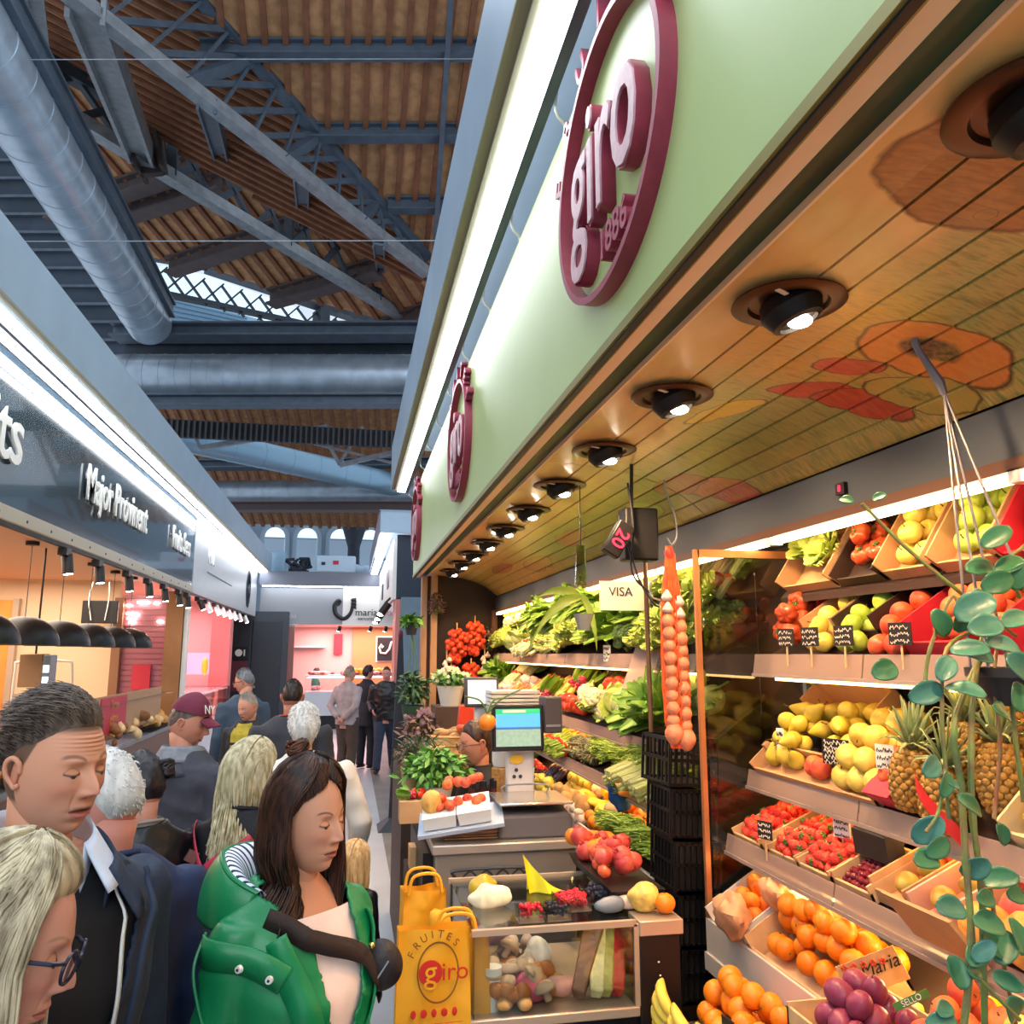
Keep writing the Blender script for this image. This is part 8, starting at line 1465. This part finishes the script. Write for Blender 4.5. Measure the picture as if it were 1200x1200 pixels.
# man in maroon cap
c = person(4.0, 222, 847, -12, 'man in a maroon baseball cap with white NY letters and grey hooded jacket', body_az=60, pitch=-14, hi=1, skin='#c98a70', jacket='#3a3b44', fat=1.12, fold=.01, beard=.4, brow='#5a4434', hair=lambda c: short(c, '#5a4c44', '#7a6a60', 200, .012, .0014, .003, 1.0, 1.4, 1.9))
T = c['T']; cm_ = mat('cap_maroon', '#6a1c34', .7, bump=.1, bs=200)
MB().grid(lambda u, v: hp_(T, lerp(.001, 1.16, v), 2*pi*u, 1.04, .012+.018*(1-v)), 32, 14, wu=True).build('cap', cm_, c['o'], smooth='full')
q = MB().grid(lambda u, v: T @ Vector(((u-.5)*.15*(1-.25*v*v), .078+.085*v*sin(pi*(.18+.64*u)), .052-.028*v-.02*(2*abs(u-.5))**2)), 14, 8).build('cap_visor', cm_, c['o'], smooth='full'); s_ = q.modifiers.new('t', 'SOLIDIFY'); s_.thickness = .004
text_obj('NY', .06, .003, T @ frameM((.045, .098, .088), Vector((-.85, .5, 0)), Vector((-.1, -.35, .93)), Vector((.5, .8, .35))), white_m, 'cap_letters', c['o'], sx=.8)
cfold(c, .085, .15, 1.43, 1.50, 1.40, c['jm'], 'hood', .6, .03, .012); cfold(c, .08, .12, 1.45, 1.53, 1.46, mat('hood_grey', '#7a7c82', .8, var=.15, vs=30), 'hood_lining', .9, .03, .008)
# blonde woman from behind, red strap
c = person(3.15, 293, 906, 30, 'blonde long haired woman in a black coat with red bag strap, seen from behind', body_az=70, pitch=-18, male=False, hi=1, skin='#d49a80', jacket='#14161c', fat=1.05, hem=.5, hair=lambda c: long_hair(c, '#94865f', '#d3c8a4', .36, 1500, 0, 1.15, .05, .0032, 8, .016, 1.1, 0, sweep=.7, flare=.03))
strip(c, [(1.30, 3.5), (1.37, 3.0), (1.42, 2.6)], .035, .03, mat('strap_red', '#b03048', .5), 'bag_strap', proj=True); strip(c, [(1.46, -1.9+6.28), (1.36, 3.9), (1.22, 3.3), (1.05, 2.8)], .035, .032, mat('strap_red'), 'bag_strap', proj=True); MB().box(c['S'](1.33, 3.75, .04), (.04, .015, .04), (0, .5, .3)).build('buckle', mat('buckle', '#c08080', .3, .8), c['o'])
# white haired woman in white jacket
wj = mat('jacket_white', '#ddd6cc', .7, bump=.1, bs=60)
c = person(4.4, 356, 854, 95, 'white haired woman in a cream white jacket with a dark bag strap, seen from behind', pitch=-10, male=False, hi=1, skin='#c99a84', jack=wj, fold=.012, fat=1.3, collar='plain', handv=True, arms={1: ((.33, -.02, 1.12), (.33, .1, .92)), -1: ((-.28, -.02, 1.12), (-.24, .16, 1.0))}, hair=lambda c: (short(c, '#cfc9c0', '#efeae2', 900, .03, .0022, .02, .95, 1.55, 2.15, (0, -.1, -1), .01)))
cfold(c, .09, .15, 1.42, 1.47, 1.38, wj, 'hood', .6, .03, .012)
strip(c, [(1.46, 3.75), (1.38, 3.4), (1.25, 3.0), (1.1, 2.6), (.98, 2.2)], .022, .028, black_m, 'bag_strap')
# man seen from behind, grey top
c = person(5.9, 343, 817, 88, 'man with cropped dark hair in a dark grey top with red collar, seen from behind', pitch=-4, hi=1, skin='#b87a62', jacket='#34353b', fat=1.15, collar='#a03038', hair=lambda c: short(c, '#241a16', '#3a2c26', 500, .012, .0016, .006, .95, 1.3, 1.85))
# man with yellow scarf
c = person(7.2, 290, 829, -125, 'older man with a yellow and black scarf and dark coat facing the camera', body_az=-110, pitch=-14, hi=1, skin='#d0937a', jacket='#24262c', age=2, brow='#8a7a6a', hair=lambda c: short(c, '#8a7c70', '#b0a498', 500, .02, .0018, .006, .8, 1.3, 1.9))
sy = mat('scarf_yellow', '#a8962c', .8, var=.15, vs=20); sk_ = mat('scarf_black', '#1c1c18', .8)
cfold(c, .075, .105, 1.42, 1.50, 1.42, sy, 'scarf', .0, .02, .015); insert(c, 1.12, 1.44, lambda v: .34, sy, 'scarf_end', .03); [strip(c, [(z, -.34), (z, 0), (z, .34)], .02, .036, sk_, 'scarf_stripe') for z in (1.2, 1.25, 1.3)]
# grey haired man with glasses
c = person(8.2, 286, 799, 165, 'grey haired man with glasses in a blue grey jacket behind the scarf wearer', body_az=110, pitch=-12, hi=1, skin='#c98c74', jacket='#3a4a5c', hair=lambda c: short(c, '#5c5e62', '#85878a', 400, .02, .0018, .007, .95, 1.4, 1.9))
glasses(c, black_m)
# standing man in grey sweater, woman in dark coat, man in down jacket
person(12.8, 410, 790, 35, 'man in a light grey sweater and brown trousers standing with hands behind his back', body_az=50, pitch=-5, hi=1, skin='#c08a78', jacket='#a08f8e', pants='#4a382e', fat=1.05, handv=True, arms={1: ((.25, -.12, 1.14), (.08, -.17, .98)), -1: ((-.25, -.12, 1.14), (-.05, -.17, .98))}, hair=lambda c: short(c, '#7a6a58', '#9a8a78', 120, .02, .003, .006, .85, 1.3, 1.9))
person(14.2, 432, 788, 20, 'woman with black hair in a dark navy coat and trousers in the distance', body_az=60, pitch=-5, male=False, hi=0, skin='#c08a78', jacket='#1e2028', pants='#181a20', hem=.72, hair=lambda c: cap(c, hairmat('#1c1412', '#2c2220'), .02, 1.0, 1.6, 2.3))
dj = mat('down_jacket', '#1c1616', .4, var=.3, vs=12, bump=.6, bs=14)
person(13.8, 453, 790, -100, 'man in a black padded jacket and blue jeans walking towards the camera', pitch=-4, hi=1, skin='#c98a78', jack=dj, pants='#2c3444', fold=.016, legs=1, fat=1.15, handv=True, eyes=1, arms={1: ((.27, -.02, 1.14), (.2, .16, 1.02)), -1: ((-.28, -.04, 1.14), (-.27, .05, .92))}, hair=lambda c: short(c, '#2c2420', '#4a4038', 120, .015, .003, .005, .85, 1.2, 1.8))
# little girl
c = person(4.0, 415, 1014, 25, 'little blonde girl in a black leather jacket beside the woman in green', body_az=70, pitch=-8, male=False, hi=1, skin='#e0a88c', jack=bl, child=.9, fold=.01, pants='#2a3040', hair=lambda c: long_hair(c, '#a8804c', '#d8b884', .13, 800, 0, .95, .01, .003, 12, .012, 1.1, 0, sweep=.7, flare=.01))
# shop worker behind the till
c = person(4.4, 557, 871, 195, 'shop worker with tied back dark hair and glasses sitting low behind the counter', pitch=-8, male=False, hi=1, skin='#c9866c', jacket='#1a1618', pants='#1a1618', hair=lambda c: (cap(c, hairmat('#1c1210', '#4a3024'), .007, .95, 1.5, 2.1)))
glasses(c, mat('frame_thin', '#8a6a60', .3, .6))
# distant butcher in green
person(22.9, 371, 788, 10, 'butcher in a green uniform behind the far meat counter', male=False, hi=0, skin='#b87868', jacket='#1f6040', vox=.03, hair=lambda c: cap(c, hairmat('#1c1412', '#2c2220'), .02, 1.0, 1.6, 2.3))
